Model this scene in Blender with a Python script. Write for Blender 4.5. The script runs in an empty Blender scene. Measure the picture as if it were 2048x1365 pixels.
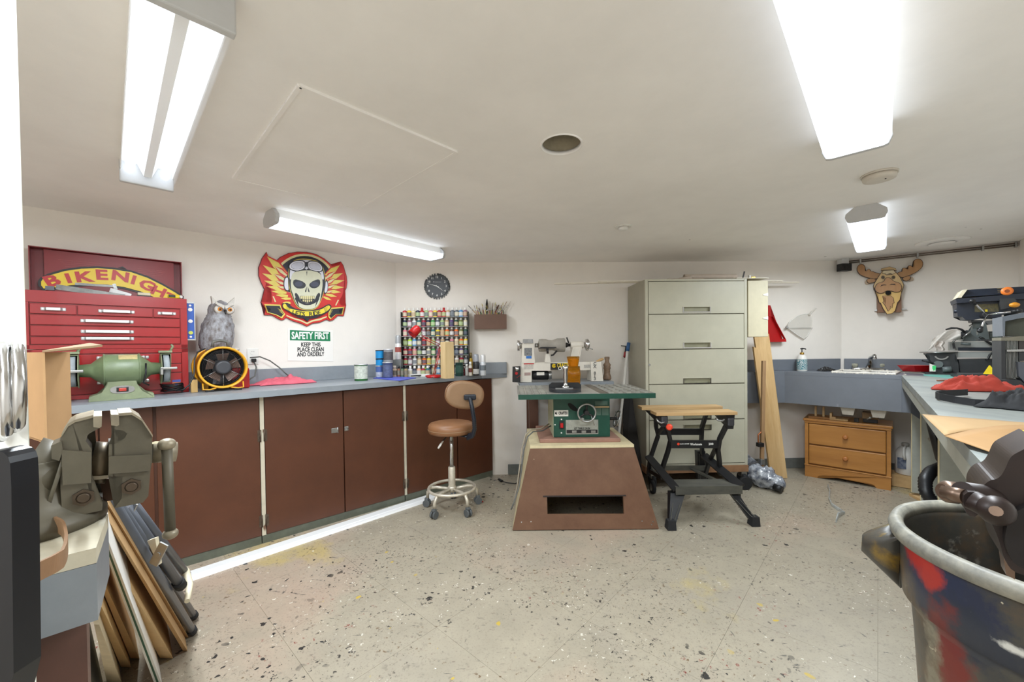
import bpy, bmesh, math, random
from mathutils import Matrix, Vector, noise
random.seed(7)
PI = math.pi
C = bpy.context.scene.collection
# ------------------------------------------------------------------ camera
FPX, HCAM = 796.0, 1.18                     # focal length in pixels of a 2048 wide frame, camera height
ROLL, PITCH = math.radians(.72), math.radians(-.8)
fwd = Vector((0, math.cos(PITCH), math.sin(PITCH)))
_r0 = Vector((1, 0, 0)); _u0 = _r0.cross(fwd)
rgt = (_r0*math.cos(ROLL) - _u0*math.sin(ROLL)).normalized(); upv = rgt.cross(fwd).normalized()
cd = bpy.data.cameras.new('camera'); cam = bpy.data.objects.new('camera', cd); C.objects.link(cam)
cam.matrix_world = Matrix(((rgt.x, upv.x, -fwd.x, 0), (rgt.y, upv.y, -fwd.y, 0), (rgt.z, upv.z, -fwd.z, HCAM), (0, 0, 0, 1)))
cd.sensor_fit = 'HORIZONTAL'; cd.sensor_width = 36.0; cd.lens = 36.0*FPX/2048
cd.shift_y = (705.2-682.5)/2048; cd.clip_start = .02
bpy.context.scene.camera = cam
# ------------------------------------------------------------------ world, exposure, lamps' strength
sc = bpy.context.scene
sc.view_settings.view_transform = 'Standard'; sc.view_settings.look = 'None'
sc.view_settings.gamma = 1; sc.view_settings.use_curve_mapping = False
sc.cycles.max_bounces = 16; sc.cycles.diffuse_bounces = 12; sc.cycles.glossy_bounces = 6; sc.cycles.transparent_max_bounces = 12
sc.view_settings.exposure = .36
w = bpy.data.worlds.new('world'); sc.world = w; w.use_nodes = True
w.node_tree.nodes['Background'].inputs[0].default_value = (.8, .78, .75, 1)
w.node_tree.nodes['Background'].inputs[1].default_value = .05
LENS_EMIT = 4.4          # radiance of the diffusers and tubes of the ceiling lights
TUBE_EMIT = 2.6
LAMP_W = 26.0              # power of the area lamp added just under each diffuser
# ------------------------------------------------------------------ measuring helpers: a sight line met with a true plane of the room
CAMP = Vector((0, 0, HCAM))
def ray(x, y): return rgt*((x-1024)/FPX) + upv*((705.2-y)/FPX) + fwd
def onz(x, y, z=0.0):
    d = ray(x, y); return CAMP + d*((z-HCAM)/d.z)
def ony(x, y, Y):
    d = ray(x, y); return CAMP + d*(Y/d.y)
class Frame:
    """vertical frame: x along a wall, y into the wall, z up; m = distance out from the wall"""
    def __init__(s, o, deg):
        s.M = Matrix.Translation((o[0], o[1], 0)) @ Matrix.Rotation(math.radians(deg), 4, 'Z')
        s.I = s.M.inverted(); s.a = math.radians(deg)
    def px(s, x, y, m=0.0):
        c = s.I @ CAMP; d = s.I.to_3x3() @ ray(x, y); t = (-m-c.y)/d.y
        p = c + d*t; return (p.x, p.z)
    def pxs(s, pts, m=0.0): return [s.px(x, y, m) for x, y in pts]
    def w(s, x, y, z): return s.M @ Vector((x, y, z))
WL = Frame((-1.05, 3.63), 45.4)             # left wall
WB = Frame((-1.05, 3.63), 1.92)             # back wall
WR = Frame((3.12, 3.77), -37.4)             # right wall over the sink
WF = Frame((0, 0), 0)                       # frontal frame
# ------------------------------------------------------------------ materials
def lin(c): 
    return tuple((v/255/12.92 if v/255 <= .04045 else ((v/255+.055)/1.055)**2.4) for v in c)+(1,)
_mats = {}
def mat(name, rgb, rough=.55, metal=0.0, var=.06, scale=14, bump=0.0, bscale=60, spec=.5, rgb2=None, stretch=None, emit=None, alpha=None, coat=0, trans=0, space='Object'):
    if name in _mats: return _mats[name]
    m = bpy.data.materials.new(name); _mats[name] = m; m.use_nodes = True
    nt = m.node_tree; b = nt.nodes['Principled BSDF']; L = nt.links
    c = lin(rgb); b.inputs['Base Color'].default_value = c
    b.inputs['Roughness'].default_value = rough; b.inputs['Metallic'].default_value = metal
    b.inputs['Specular IOR Level'].default_value = spec
    if coat: b.inputs['Coat Weight'].default_value = coat
    if trans: b.inputs['Transmission Weight'].default_value = trans
    if alpha is not None: b.inputs['Alpha'].default_value = alpha
    if emit:
        b.inputs['Emission Color'].default_value = lin(emit[0]); b.inputs['Emission Strength'].default_value = emit[1]
    if var or rgb2:
        tc = nt.nodes.new('ShaderNodeTexCoord'); mp = nt.nodes.new('ShaderNodeMapping')
        if stretch: mp.inputs['Scale'].default_value = stretch
        L.new(tc.outputs[space], mp.inputs[0])
        n = nt.nodes.new('ShaderNodeTexNoise'); n.inputs['Scale'].default_value = scale; n.inputs['Detail'].default_value = 5
        n.inputs['Roughness'].default_value = .65
        L.new(mp.outputs[0], n.inputs['Vector'])
        r = nt.nodes.new('ShaderNodeValToRGB'); r.color_ramp.elements[0].position = .3; r.color_ramp.elements[1].position = .7
        if rgb2: c2 = lin(rgb2); c1 = c
        else:
            c1 = tuple(v*(1-var*2) for v in c[:3])+(1,); c2 = tuple(min(1, v*(1+var*1.6)) for v in c[:3])+(1,)
        r.color_ramp.elements[0].color = c1; r.color_ramp.elements[1].color = c2
        L.new(n.outputs[0], r.inputs[0]); L.new(r.outputs[0], b.inputs['Base Color'])
        if bump:
            n2 = nt.nodes.new('ShaderNodeTexNoise'); n2.inputs['Scale'].default_value = bscale; n2.inputs['Detail'].default_value = 4
            L.new(mp.outputs[0], n2.inputs['Vector'])
            bp = nt.nodes.new('ShaderNodeBump'); bp.inputs['Strength'].default_value = bump; bp.inputs['Distance'].default_value = .004
            L.new(n2.outputs[0], bp.inputs['Height']); L.new(bp.outputs[0], b.inputs['Normal'])
    return m
def wood(name, a, b, rough=.5, along='X', scale=9):
    st = {'X': (.12, 1, 1), 'Y': (1, .12, 1), 'Z': (1, 1, .12)}[along]
    return mat(name, a, rough, rgb2=b, scale=scale*2.2, stretch=st, bump=.15, bscale=90)
def spots(m, layers, space='Position'):
    """adds paint drips / dirt with shapes of their own on top of a material's base colour; layers = (scale, threshold, rgb, stretch, seed, mask)"""
    nt = m.node_tree; L = nt.links; b = nt.nodes['Principled BSDF']
    if space == 'Position': g = nt.nodes.new('ShaderNodeNewGeometry'); src = g.outputs['Position']
    else: g = nt.nodes.new('ShaderNodeTexCoord'); src = g.outputs[space]
    cur = b.inputs['Base Color'].links[0].from_socket if b.inputs['Base Color'].links else None
    for (scl, th, rgb, stretch, seed, mask) in layers:
        mp = nt.nodes.new('ShaderNodeMapping'); mp.inputs['Location'].default_value = (seed, seed*.7, seed*.3)
        if stretch: mp.inputs['Scale'].default_value = stretch[:3]; 
        if stretch and len(stretch) > 3: mp.inputs['Rotation'].default_value = (0, 0, stretch[3])
        L.new(src, mp.inputs[0])
        ns = nt.nodes.new('ShaderNodeTexNoise'); ns.inputs['Scale'].default_value = scl*1.6; L.new(mp.outputs[0], ns.inputs['Vector'])
        ad = nt.nodes.new('ShaderNodeMix'); ad.data_type = 'VECTOR'; ad.inputs[0].default_value = .035
        L.new(mp.outputs[0], ad.inputs[4]); L.new(ns.outputs[1], ad.inputs[5])
        v = nt.nodes.new('ShaderNodeTexVoronoi'); v.inputs['Scale'].default_value = scl; L.new(ad.outputs[1], v.inputs['Vector'])
        # random radius per cell
        sep = nt.nodes.new('ShaderNodeSeparateColor'); L.new(v.outputs['Color'], sep.inputs[0])
        pw = nt.nodes.new('ShaderNodeMath'); pw.operation = 'POWER'; L.new(sep.outputs[0], pw.inputs[0]); pw.inputs[1].default_value = 4
        ml = nt.nodes.new('ShaderNodeMath'); ml.operation = 'MULTIPLY'; L.new(pw.outputs[0], ml.inputs[0]); ml.inputs[1].default_value = th
        sb = nt.nodes.new('ShaderNodeMath'); sb.operation = 'SUBTRACT'; L.new(ml.outputs[0], sb.inputs[0]); L.new(v.outputs['Distance'], sb.inputs[1])
        mr = nt.nodes.new('ShaderNodeMapRange'); mr.inputs[1].default_value = 0; mr.inputs[2].default_value = .03; L.new(sb.outputs[0], mr.inputs[0])
        fac = mr.outputs[0]
        if mask:
            nm = nt.nodes.new('ShaderNodeTexNoise'); nm.inputs['Scale'].default_value = mask[0]; nm.inputs['Detail'].default_value = 2
            mp2 = nt.nodes.new('ShaderNodeMapping'); mp2.inputs['Location'].default_value = (seed*3, 1, 0); L.new(src, mp2.inputs[0]); L.new(mp2.outputs[0], nm.inputs['Vector'])
            r2 = nt.nodes.new('ShaderNodeMapRange'); r2.inputs[1].default_value = mask[1]; r2.inputs[2].default_value = mask[1]+.06; L.new(nm.outputs[0], r2.inputs[0])
            mm = nt.nodes.new('ShaderNodeMath'); mm.operation = 'MULTIPLY'; L.new(fac, mm.inputs[0]); L.new(r2.outputs[0], mm.inputs[1]); fac = mm.outputs[0]
        mx = nt.nodes.new('ShaderNodeMix'); mx.data_type = 'RGBA'; L.new(fac, mx.inputs[0])
        if cur: L.new(cur, mx.inputs[6])
        else: mx.inputs[6].default_value = b.inputs['Base Color'].default_value
        mx.inputs[7].default_value = lin(rgb); cur = mx.outputs[2]
    L.new(cur, b.inputs['Base Color'])
    return m
def stain(m, col, scl, lo, hi, strength, seed, stretch=None, space='Position'):
    """broad soft stain of another colour, laid by noise"""
    nt = m.node_tree; L = nt.links; b = nt.nodes['Principled BSDF']
    if space == 'Position': src = nt.nodes.new('ShaderNodeNewGeometry').outputs['Position']
    else: src = nt.nodes.new('ShaderNodeTexCoord').outputs[space]
    mp = nt.nodes.new('ShaderNodeMapping'); mp.inputs['Location'].default_value = (seed, seed*.37, seed*.11)
    if stretch: mp.inputs['Scale'].default_value = stretch[:3]
    if stretch and len(stretch) > 3: mp.inputs['Rotation'].default_value = (0, 0, stretch[3])
    L.new(src, mp.inputs[0])
    n = nt.nodes.new('ShaderNodeTexNoise'); n.inputs['Scale'].default_value = scl; n.inputs['Detail'].default_value = 6; n.inputs['Roughness'].default_value = .62
    L.new(mp.outputs[0], n.inputs['Vector'])
    r = nt.nodes.new('ShaderNodeMapRange'); r.inputs[1].default_value = lo; r.inputs[2].default_value = hi; r.inputs[4].default_value = strength; L.new(n.outputs[0], r.inputs[0])
    mx = nt.nodes.new('ShaderNodeMix'); mx.data_type = 'RGBA'; L.new(r.outputs[0], mx.inputs[0])
    if b.inputs['Base Color'].links: L.new(b.inputs['Base Color'].links[0].from_socket, mx.inputs[6])
    else: mx.inputs[6].default_value = b.inputs['Base Color'].default_value
    mx.inputs[7].default_value = lin(col); L.new(mx.outputs[2], b.inputs['Base Color']); return m
def blob(m, c, r, col, seed=0, soft=.3, amp=.75):
    """one paint splash of its own shape at point c (object space), half-sizes r"""
    nt = m.node_tree; L = nt.links; b = nt.nodes['Principled BSDF']
    tc = nt.nodes.new('ShaderNodeTexCoord'); sb = nt.nodes.new('ShaderNodeVectorMath'); sb.operation = 'SUBTRACT'; sb.inputs[1].default_value = c
    L.new(tc.outputs['Object'], sb.inputs[0]); dv = nt.nodes.new('ShaderNodeVectorMath'); dv.operation = 'DIVIDE'; dv.inputs[1].default_value = r; L.new(sb.outputs[0], dv.inputs[0])
    ln = nt.nodes.new('ShaderNodeVectorMath'); ln.operation = 'LENGTH'; L.new(dv.outputs[0], ln.inputs[0])
    n = nt.nodes.new('ShaderNodeTexNoise'); n.inputs['Scale'].default_value = 17; n.inputs['Detail'].default_value = 9; n.inputs['Roughness'].default_value = .7
    mp = nt.nodes.new('ShaderNodeMapping'); mp.inputs['Location'].default_value = (seed, seed, 0); L.new(tc.outputs['Object'], mp.inputs[0]); L.new(mp.outputs[0], n.inputs['Vector'])
    ml = nt.nodes.new('ShaderNodeMath'); ml.operation = 'MULTIPLY_ADD'; ml.inputs[1].default_value = amp*4; ml.inputs[2].default_value = -amp*2; L.new(n.outputs[0], ml.inputs[0])
    ad = nt.nodes.new('ShaderNodeMath'); ad.operation = 'ADD'; L.new(ln.outputs['Value'], ad.inputs[0]); L.new(ml.outputs[0], ad.inputs[1])
    mr = nt.nodes.new('ShaderNodeMapRange'); mr.inputs[1].default_value = 1+soft; mr.inputs[2].default_value = 1-soft; mr.inputs[4].default_value = .9; L.new(ad.outputs[0], mr.inputs[0])
    mx = nt.nodes.new('ShaderNodeMix'); mx.data_type = 'RGBA'; L.new(mr.outputs[0], mx.inputs[0]); L.new(b.inputs['Base Color'].links[0].from_socket, mx.inputs[6]); mx.inputs[7].default_value = lin(col); L.new(mx.outputs[2], b.inputs['Base Color'])
# ------------------------------------------------------------------ mesh builder
def frame_from(p0, p1):
    z = (Vector(p1)-Vector(p0)); l = z.length; z = z.normalized() if l else Vector((0, 0, 1))
    a = Vector((1, 0, 0)) if abs(z.x) < .8 else Vector((0, 1, 0))
    x = a.cross(z).normalized(); y = z.cross(x)
    return Matrix(((x.x, y.x, z.x, p0[0]), (x.y, y.y, z.y, p0[1]), (x.z, y.z, z.z, p0[2]), (0, 0, 0, 1))), l
class B:
    def __init__(s, fr=None):
        s.bm = bmesh.new(); s.fr = fr.M if isinstance(fr, Frame) else fr; s.mi = 0; s.sm = False
    def _f(s, vs):
        try:
            f = s.bm.faces.new(vs); f.material_index = s.mi; f.smooth = s.sm; return f
        except ValueError: return None
    def box(s, c, d, rot=None, bev=0):
        M = Matrix.Translation(c)
        if rot is not None: M = M @ (Matrix.Rotation(rot, 4, 'Z') if isinstance(rot, (int, float)) else rot.to_4x4())
        M = M @ Matrix.Diagonal((d[0], d[1], d[2], 1))
        r = bmesh.ops.create_cube(s.bm, size=1, matrix=M)
        vs = r['verts']; fs = {f for v in vs for f in v.link_faces}
        for f in fs: f.material_index = s.mi
        if bev:
            es = list({e for v in vs for e in v.link_edges})
            o = bmesh.ops.bevel(s.bm, geom=es, offset=bev, segments=2, affect='EDGES', profile=.5)
            for f in o['faces']: f.material_index = s.mi
        return s
    def bx(s, x0, x1, y0, y1, z0, z1, bev=0): return s.box(((x0+x1)/2, (y0+y1)/2, (z0+z1)/2), (abs(x1-x0), abs(y1-y0), abs(z1-z0)), bev=bev)
    def rings(s, rings, caps=(True, True), closed=False):
        V = [[s.bm.verts.new(p) for p in r] for r in rings]; n = len(V[0])
        m = len(V)
        for i in range(m if closed else m-1):
            a, b = V[i], V[(i+1) % m]
            for k in range(n): s._f((a[k], a[(k+1) % n], b[(k+1) % n], b[k]))
        if not closed:
            sm = s.sm; s.sm = False
            if caps[0]: s._f(V[0][::-1])
            if caps[1]: s._f(V[-1])
            s.sm = sm
        return s
    def lathe(s, prof, c=(0, 0, 0), ax=(0, 0, 1), n=20, smooth=True, caps=(True, True), sq=(1, 1)):
        c = Vector(c); M, _ = frame_from(c, c+Vector(ax)); sm = s.sm; s.sm = smooth
        s.rings([[M @ Vector((max(r, 1e-4)*sq[0]*math.cos(2*PI*k/n), max(r, 1e-4)*sq[1]*math.sin(2*PI*k/n), z)) for k in range(n)] for r, z in prof], caps)
        s.sm = sm; return s
    def cyl(s, p0, p1, r, r1=None, n=14, smooth=True, caps=(True, True)):
        M, l = frame_from(p0, p1); r1 = r if r1 is None else r1; sm = s.sm; s.sm = smooth
        s.rings([[M @ Vector((q*math.cos(2*PI*k/n), q*math.sin(2*PI*k/n), z)) for k in range(n)] for q, z in ((r, 0), (r1, l))], caps)
        s.sm = sm; return s
    def tube(s, pts, r, n=8, closed=False, smooth=True, flat=None):
        P = [Vector(p) for p in pts]; m = len(P); rr = r if isinstance(r, (list, tuple)) else [r]*m
        rings = []; x = None
        for i in range(m):
            if closed: t = P[(i+1) % m]-P[i-1]
            else: t = P[min(i+1, m-1)]-P[max(i-1, 0)]
            t.normalize()
            if x is None:
                a = Vector((0, 0, 1)) if abs(t.z) < .8 else Vector((1, 0, 0)); x = a.cross(t).normalized()
            else: x = (x-t*x.dot(t)).normalized()
            y = t.cross(x); fl = flat or (1, 1)
            rings.append([P[i]+x*(rr[i]*fl[0]*math.cos(2*PI*k/n))+y*(rr[i]*fl[1]*math.sin(2*PI*k/n)) for k in range(n)])
        sm = s.sm; s.sm = smooth; s.rings(rings, closed=closed); s.sm = sm; return s
    def ribbon(s, pts, wd, th, up=(0, 0, 1)):
        """flat strap along a path; wd across (along up-ish), th thick"""
        P = [Vector(p) for p in pts]; m = len(P); R = []; up = Vector(up)
        for i in range(m):
            t = (P[min(i+1, m-1)]-P[max(i-1, 0)]).normalized(); nn = t.cross(up).normalized(); u2 = nn.cross(t)
            a = u2*wd/2; b = nn*th/2
            R.append([P[i]+a+b, P[i]+a-b, P[i]-a-b, P[i]-a+b])
        s.rings(R); return s
    def sphere(s, c, r, n=14, m=9, smooth=True):
        r = (r, r, r) if isinstance(r, (int, float)) else r
        rings = []
        for i in range(m+1):
            a = -PI/2+PI*i/m; q = max(math.cos(a), 1e-3)
            rings.append([(c[0]+r[0]*q*math.cos(2*PI*k/n), c[1]+r[1]*q*math.sin(2*PI*k/n), c[2]+r[2]*math.sin(a)) for k in range(n)])
        sm = s.sm; s.sm = smooth; s.rings(rings); s.sm = sm; return s
    def plate(s, poly, y0, y1, M=None):
        """outline in (x, z), extruded between y0 and y1"""
        if y0 > y1: y0, y1 = y1, y0
        a = [Vector((p[0], y0, p[1])) for p in poly]; b = [Vector((p[0], y1, p[1])) for p in poly]
        return s._pr(a, b, M)
    def slab(s, poly, z0, z1, M=None):
        a = [Vector((p[0], p[1], z0)) for p in poly]; b = [Vector((p[0], p[1], z1)) for p in poly]
        return s._pr(a, b, M)
    def _pr(s, a, b, M=None):
        if M is not None: a = [M @ v for v in a]; b = [M @ v for v in b]
        A = [s.bm.verts.new(v) for v in a]; Bv = [s.bm.verts.new(v) for v in b]; n = len(A)
        for i in range(n): s._f((A[i], A[(i+1) % n], Bv[(i+1) % n], Bv[i]))
        for loop in (A[::-1], Bv):
            f = s._f(loop)
            if f and n > 4: bmesh.ops.triangulate(s.bm, faces=[f])
        return s
    def hexa(s, lo, hi):
        """box from two 4-point loops"""
        return s.rings([[Vector(p) for p in lo], [Vector(p) for p in hi]])
    def sheet(s, fn, nu, nv, th=.002):
        """cloth / paper: fn(u,v)->point, given thickness"""
        G = [[Vector(fn(i/nu, j/nv)) for j in range(nv+1)] for i in range(nu+1)]
        N = [[None]*(nv+1) for _ in range(nu+1)]
        for i in range(nu+1):
            for j in range(nv+1):
                du = G[min(i+1, nu)][j]-G[max(i-1, 0)][j]; dv = G[i][min(j+1, nv)]-G[i][max(j-1, 0)]
                nn = du.cross(dv); N[i][j] = nn.normalized() if nn.length > 1e-9 else Vector((0, 0, 1))
        T = [[s.bm.verts.new(G[i][j]+N[i][j]*th/2) for j in range(nv+1)] for i in range(nu+1)]
        Bo = [[s.bm.verts.new(G[i][j]-N[i][j]*th/2) for j in range(nv+1)] for i in range(nu+1)]
        sm = s.sm; s.sm = True
        for i in range(nu):
            for j in range(nv):
                s._f((T[i][j], T[i+1][j], T[i+1][j+1], T[i][j+1])); s._f((Bo[i][j], Bo[i][j+1], Bo[i+1][j+1], Bo[i+1][j]))
        s.sm = False
        for i in range(nu):
            s._f((T[i][0], Bo[i][0], Bo[i+1][0], T[i+1][0])); s._f((T[i][nv], T[i+1][nv], Bo[i+1][nv], Bo[i][nv]))
        for j in range(nv):
            s._f((T[0][j], T[0][j+1], Bo[0][j+1], Bo[0][j])); s._f((T[nu][j], Bo[nu][j], Bo[nu][j+1], T[nu][j+1]))
        s.sm = sm; return s
    def mesh(s, name, mats, M=None):
        bmesh.ops.recalc_face_normals(s.bm, faces=s.bm.faces)
        if M is not None: s.bm.transform(M)
        me = bpy.data.meshes.new(name); s.bm.to_mesh(me); s.bm.free()
        for m in (mats if isinstance(mats, (list, tuple)) else [mats]): me.materials.append(m)
        return me
    def obj(s, name, mats, parent=None, label=None):
        M = s.fr
        if parent is not None:
            W = world_of(parent)
            M = (W.inverted() @ M) if M is not None else None
        elif M is not None:                                   # top-level: origin at the base of the thing
            s.bm.transform(M); M = None
            vs = [v.co for v in s.bm.verts]
            o = Vector((sum(v.x for v in vs)/len(vs), sum(v.y for v in vs)/len(vs), min(v.z for v in vs)))
            s.bm.transform(Matrix.Translation(-o)); me = s.mesh(name, mats)
            ob = bpy.data.objects.new(name, me); C.objects.link(ob); ob.location = o
            return ob
        me = s.mesh(name, mats, M); ob = bpy.data.objects.new(name, me); C.objects.link(ob)
        ob.parent = parent
        if label: ob['label'] = label
        return ob
_W = {}
def world_of(o):
    while o is not None and o.name not in _W: o = o.parent
    return _W[o.name] if o is not None else Matrix.Identity(4)
def thing(name, label, cat, loc=(0, 0, 0), rz=0, group=None, rot=None):
    o = bpy.data.objects.new(name, None); C.objects.link(o); o.empty_display_size = .05
    R = Matrix.Rotation(rz, 4, 'Z') if rot is None else rot.to_4x4()
    M = Matrix.Translation(loc) @ R; o.matrix_world = M; _W[o.name] = M.copy()
    o['label'] = label; o['category'] = cat
    if group: o['group'] = group
    return o
def tag(o, label, cat, group=None):
    o['label'] = label; o['category'] = cat
    if group: o['group'] = group
    return o
def struct(o): o['kind'] = 'structure'; return o
def lettering(txt, size, mt, parent, M, name='lettering', depth=.0015, bold=0, align='CENTER', sx=1, space=1):
    """text standing in the x,z plane of matrix M (faces -y)"""
    cu = bpy.data.curves.new(name, 'FONT'); cu.body = txt; cu.size = size; cu.extrude = depth; cu.offset = bold
    cu.align_x = align; cu.align_y = 'CENTER'; cu.resolution_u = 2; cu.space_character = space
    tmp = bpy.data.objects.new('tmp', cu); C.objects.link(tmp)
    dg = bpy.context.evaluated_depsgraph_get(); me = bpy.data.meshes.new_from_object(tmp.evaluated_get(dg))
    bpy.data.objects.remove(tmp); bpy.data.curves.remove(cu)
    me.transform(M @ Matrix.Rotation(PI/2, 4, 'X') @ Matrix.Diagonal((sx, 1, 1, 1)))
    if parent is not None: me.transform(world_of(parent).inverted())
    me.materials.clear(); me.materials.append(mt)
    ob = bpy.data.objects.new(name, me); C.objects.link(ob); ob.parent = parent; return ob
def at(fr, x, y, z, tilt=0): return fr.M @ Matrix.Translation((x, y, z)) @ Matrix.Rotation(-tilt, 4, 'Y')
def copy_tree(o, parent=None):
    c = o.copy(); C.objects.link(c); c.parent = parent
    for ch in list(o.children): copy_tree(ch, c)
    return c
def zp(x0, y0, k, pts): return [(x0+x/k, y0+y/k) for x, y in pts]
def smoothpoly(pts, it=2):
    for _ in range(it):
        q = []
        n = len(pts)
        for i in range(n):
            a, b = pts[i], pts[(i+1) % n]
            q += [(a[0]*.75+b[0]*.25, a[1]*.75+b[1]*.25), (a[0]*.25+b[0]*.75, a[1]*.25+b[1]*.75)]
        pts = q
    return pts
def arcpts(cx, cz, r, a0, a1, n, rz=None):
    rz = rz or r
    return [(cx+r*math.cos(math.radians(a0+(a1-a0)*i/n)), cz+rz*math.sin(math.radians(a0+(a1-a0)*i/n))) for i in range(n+1)]
def fbm(x, y, z=0, s=1): return noise.noise(Vector((x*s, y*s, z*s)))
# shared materials
m_wall = mat('painted_wall', (234, 228, 220), .75, var=.02, scale=3, bump=.1, bscale=120, space='Object')
m_ceil = mat('painted_ceiling', (244, 241, 237), .7, var=.025, scale=2.2, bump=.15, bscale=40)
m_black = mat('black_plastic', (24, 24, 26), .45)
m_dark = mat('dark_iron', (48, 46, 46), .45, .5, var=.15)
m_chrome = mat('chrome', (205, 205, 205), .18, 1, var=.03)
m_steel = mat('brushed_steel', (170, 170, 168), .35, .9, var=.08, scale=30)
m_white = mat('white_plastic', (228, 226, 220), .4, var=.02)
m_grey = mat('grey_worktop_paint', (134, 140, 146), .38, var=.05, scale=9, bump=.08)
spots(m_grey, [(9, .20, (205, 208, 210), None, 2.1, (2, .52))])
m_brown = mat('brown_door_paint', (84, 47, 29), .42, var=.07, scale=5, bump=.06)
spots(m_brown, [(6, .10, (205, 190, 170), (1, 1, .6), 4.4, (1.5, .56))])
m_red = mat('red_enamel', (152, 12, 18), .3, var=.05, scale=6, coat=.3)
m_redpl = mat('red_plastic', (176, 16, 20), .35, var=.04)
m_cream = mat('cream_paint', (212, 202, 176), .5, var=.08, scale=12)
m_yellow = mat('yellow_plastic', (222, 196, 20), .4, var=.03)
m_orange = mat('orange_plastic', (236, 92, 30), .4, var=.03)
m_blue = mat('blue_plastic', (40, 84, 170), .4, var=.03)
m_pine = wood('pine_board', (196, 158, 104), (222, 190, 140), .6, 'Z', 8)
m_pinex = wood('pine_board_flat', (186, 150, 102), (214, 180, 130), .6, 'X', 8)
m_brass = mat('brass', (190, 150, 70), .3, 1)
m_rubber = mat('rubber', (32, 32, 34), .8)
m_paper = mat('paper_white', (226, 222, 212), .7, var=.02)
# ================================================================== the room
CEIL = 1.955
P0, P1, P2 = (-1.05, 3.63), (3.12, 3.77), (3.97, 3.12)
ROOM = [P0, P1, P2, (.62, -.70), (-2.4, -.85), (-3.75, .892)]
m_floor = mat('vinyl_floor', (161, 152, 134), .4, var=.05, scale=5, bump=.03, space='Object')
nt = m_floor.node_tree
g_ = nt.nodes.new('ShaderNodeNewGeometry')
for l in list(nt.links):
    if l.from_node.type == 'TEX_COORD': nt.links.new(g_.outputs['Position'], l.to_socket)
stain(m_floor, (182, 152, 134), .9, .48, .7, .6, 3.3)
stain(m_floor, (150, 142, 130), 2.2, .52, .72, .5, 8.1)
stain(m_floor, (188, 166, 84), 1.3, .63, .70, .5, 21.7)
stain(m_floor, (104, 100, 92), 40, .58, .72, .6, 5.0)
stain(m_floor, (120, 112, 100), 120, .55, .68, .5, 15.0)
stain(m_floor, (52, 54, 56), 11, .66, .70, .85, 13.0, (1, 6, 1, .7))
stain(m_floor, (66, 68, 68), 8, .67, .72, .75, 33.0, (5, 1, 1, .4))
stain(m_floor, (96, 74, 70), 30, .64, .70, .6, 43.0, (1, 2, 1, .2))
spots(m_floor, [(26, .40, (48, 46, 44), None, 1.3, (1.3, .50)), (58, .42, (56, 52, 48), None, 7.7, (1.2, .47)), (90, .42, (84, 76, 66), None, 2.2, (1.6, .47)), (44, .34, (112, 92, 70), (1, 1.6, 1, .5), 11.0, (2, .47)),
                (14, .20, (186, 160, 70), None, 17.0, (1.4, .54)), (55, .34, (214, 208, 194), None, 19.0, (2, .5)), (50, .34, (128, 66, 58), None, 27.0, (1.3, .55)), (16, .24, (36, 40, 42), (1, 1.8, 1), 31.0, (1, .52))])
m_joint = mat('floor_joint', (140, 130, 114), .8)
b = B(); b.slab(ROOM, -.06, -.004); fl = struct(b.obj('floor', m_joint))
# vinyl tiles laid along the bench direction, each one its own piece
TS = .457; ta = math.radians(47.4); ca, sa = math.cos(ta), math.sin(ta)
org = Vector((1.294, 1.407))
def inroom(x, y):
    c = False; n = len(ROOM); j = n-1
    for i in range(n):
        xi, yi = ROOM[i]; xj, yj = ROOM[j]
        if (yi > y) != (yj > y) and x < (xj-xi)*(y-yi)/(yj-yi)+xi: c = not c
        j = i
    return c
b = B(); b.box((0, 0, -.002), (TS-.0009, TS-.0009, .004)); tile_me = b.mesh('floor_tile', m_floor)
for i in range(-13, 14):
    for j in range(-13, 14):
        px_ = org.x + ca*(i+.5)*TS - sa*(j+.5)*TS; py_ = org.y + sa*(i+.5)*TS + ca*(j+.5)*TS
        cs = [inroom(px_+dx, py_+dy) for dx in (-.22, .22) for dy in (-.22, .22)]
        if not all(cs):
            if not any(cs): continue
            # cut tile at the wall
            bm = bmesh.new(); M = Matrix.Translation((px_, py_, -.002)) @ Matrix.Rotation(ta, 4, 'Z') @ Matrix.Diagonal((TS-.0016, TS-.0016, .004, 1))
            bmesh.ops.create_cube(bm, size=1, matrix=M)
            for k in range(len(ROOM)):
                a_, b_ = Vector(ROOM[k]), Vector(ROOM[(k+1) % len(ROOM)]); d_ = b_-a_
                nn = Vector((-d_.y, d_.x, 0)).normalized()
                r = bmesh.ops.bisect_plane(bm, geom=bm.verts[:]+bm.edges[:]+bm.faces[:], plane_co=(a_.x, a_.y, 0), plane_no=nn, clear_outer=True, clear_inner=False)
                es = [e for e in r['geom_cut'] if isinstance(e, bmesh.types.BMEdge)]
                if es: bmesh.ops.holes_fill(bm, edges=bm.edges[:], sides=0)
            if len(bm.faces) >= 4:
                me = bpy.data.meshes.new('floor_tile'); bm.to_mesh(me); me.materials.append(m_floor)
                o = bpy.data.objects.new('floor_tile', me); C.objects.link(o); o.parent = fl
            bm.free(); continue
        o = bpy.data.objects.new('floor_tile', tile_me); C.objects.link(o); o.parent = fl; o.location = (px_, py_, 0); o.rotation_euler = (0, 0, ta)
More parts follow.
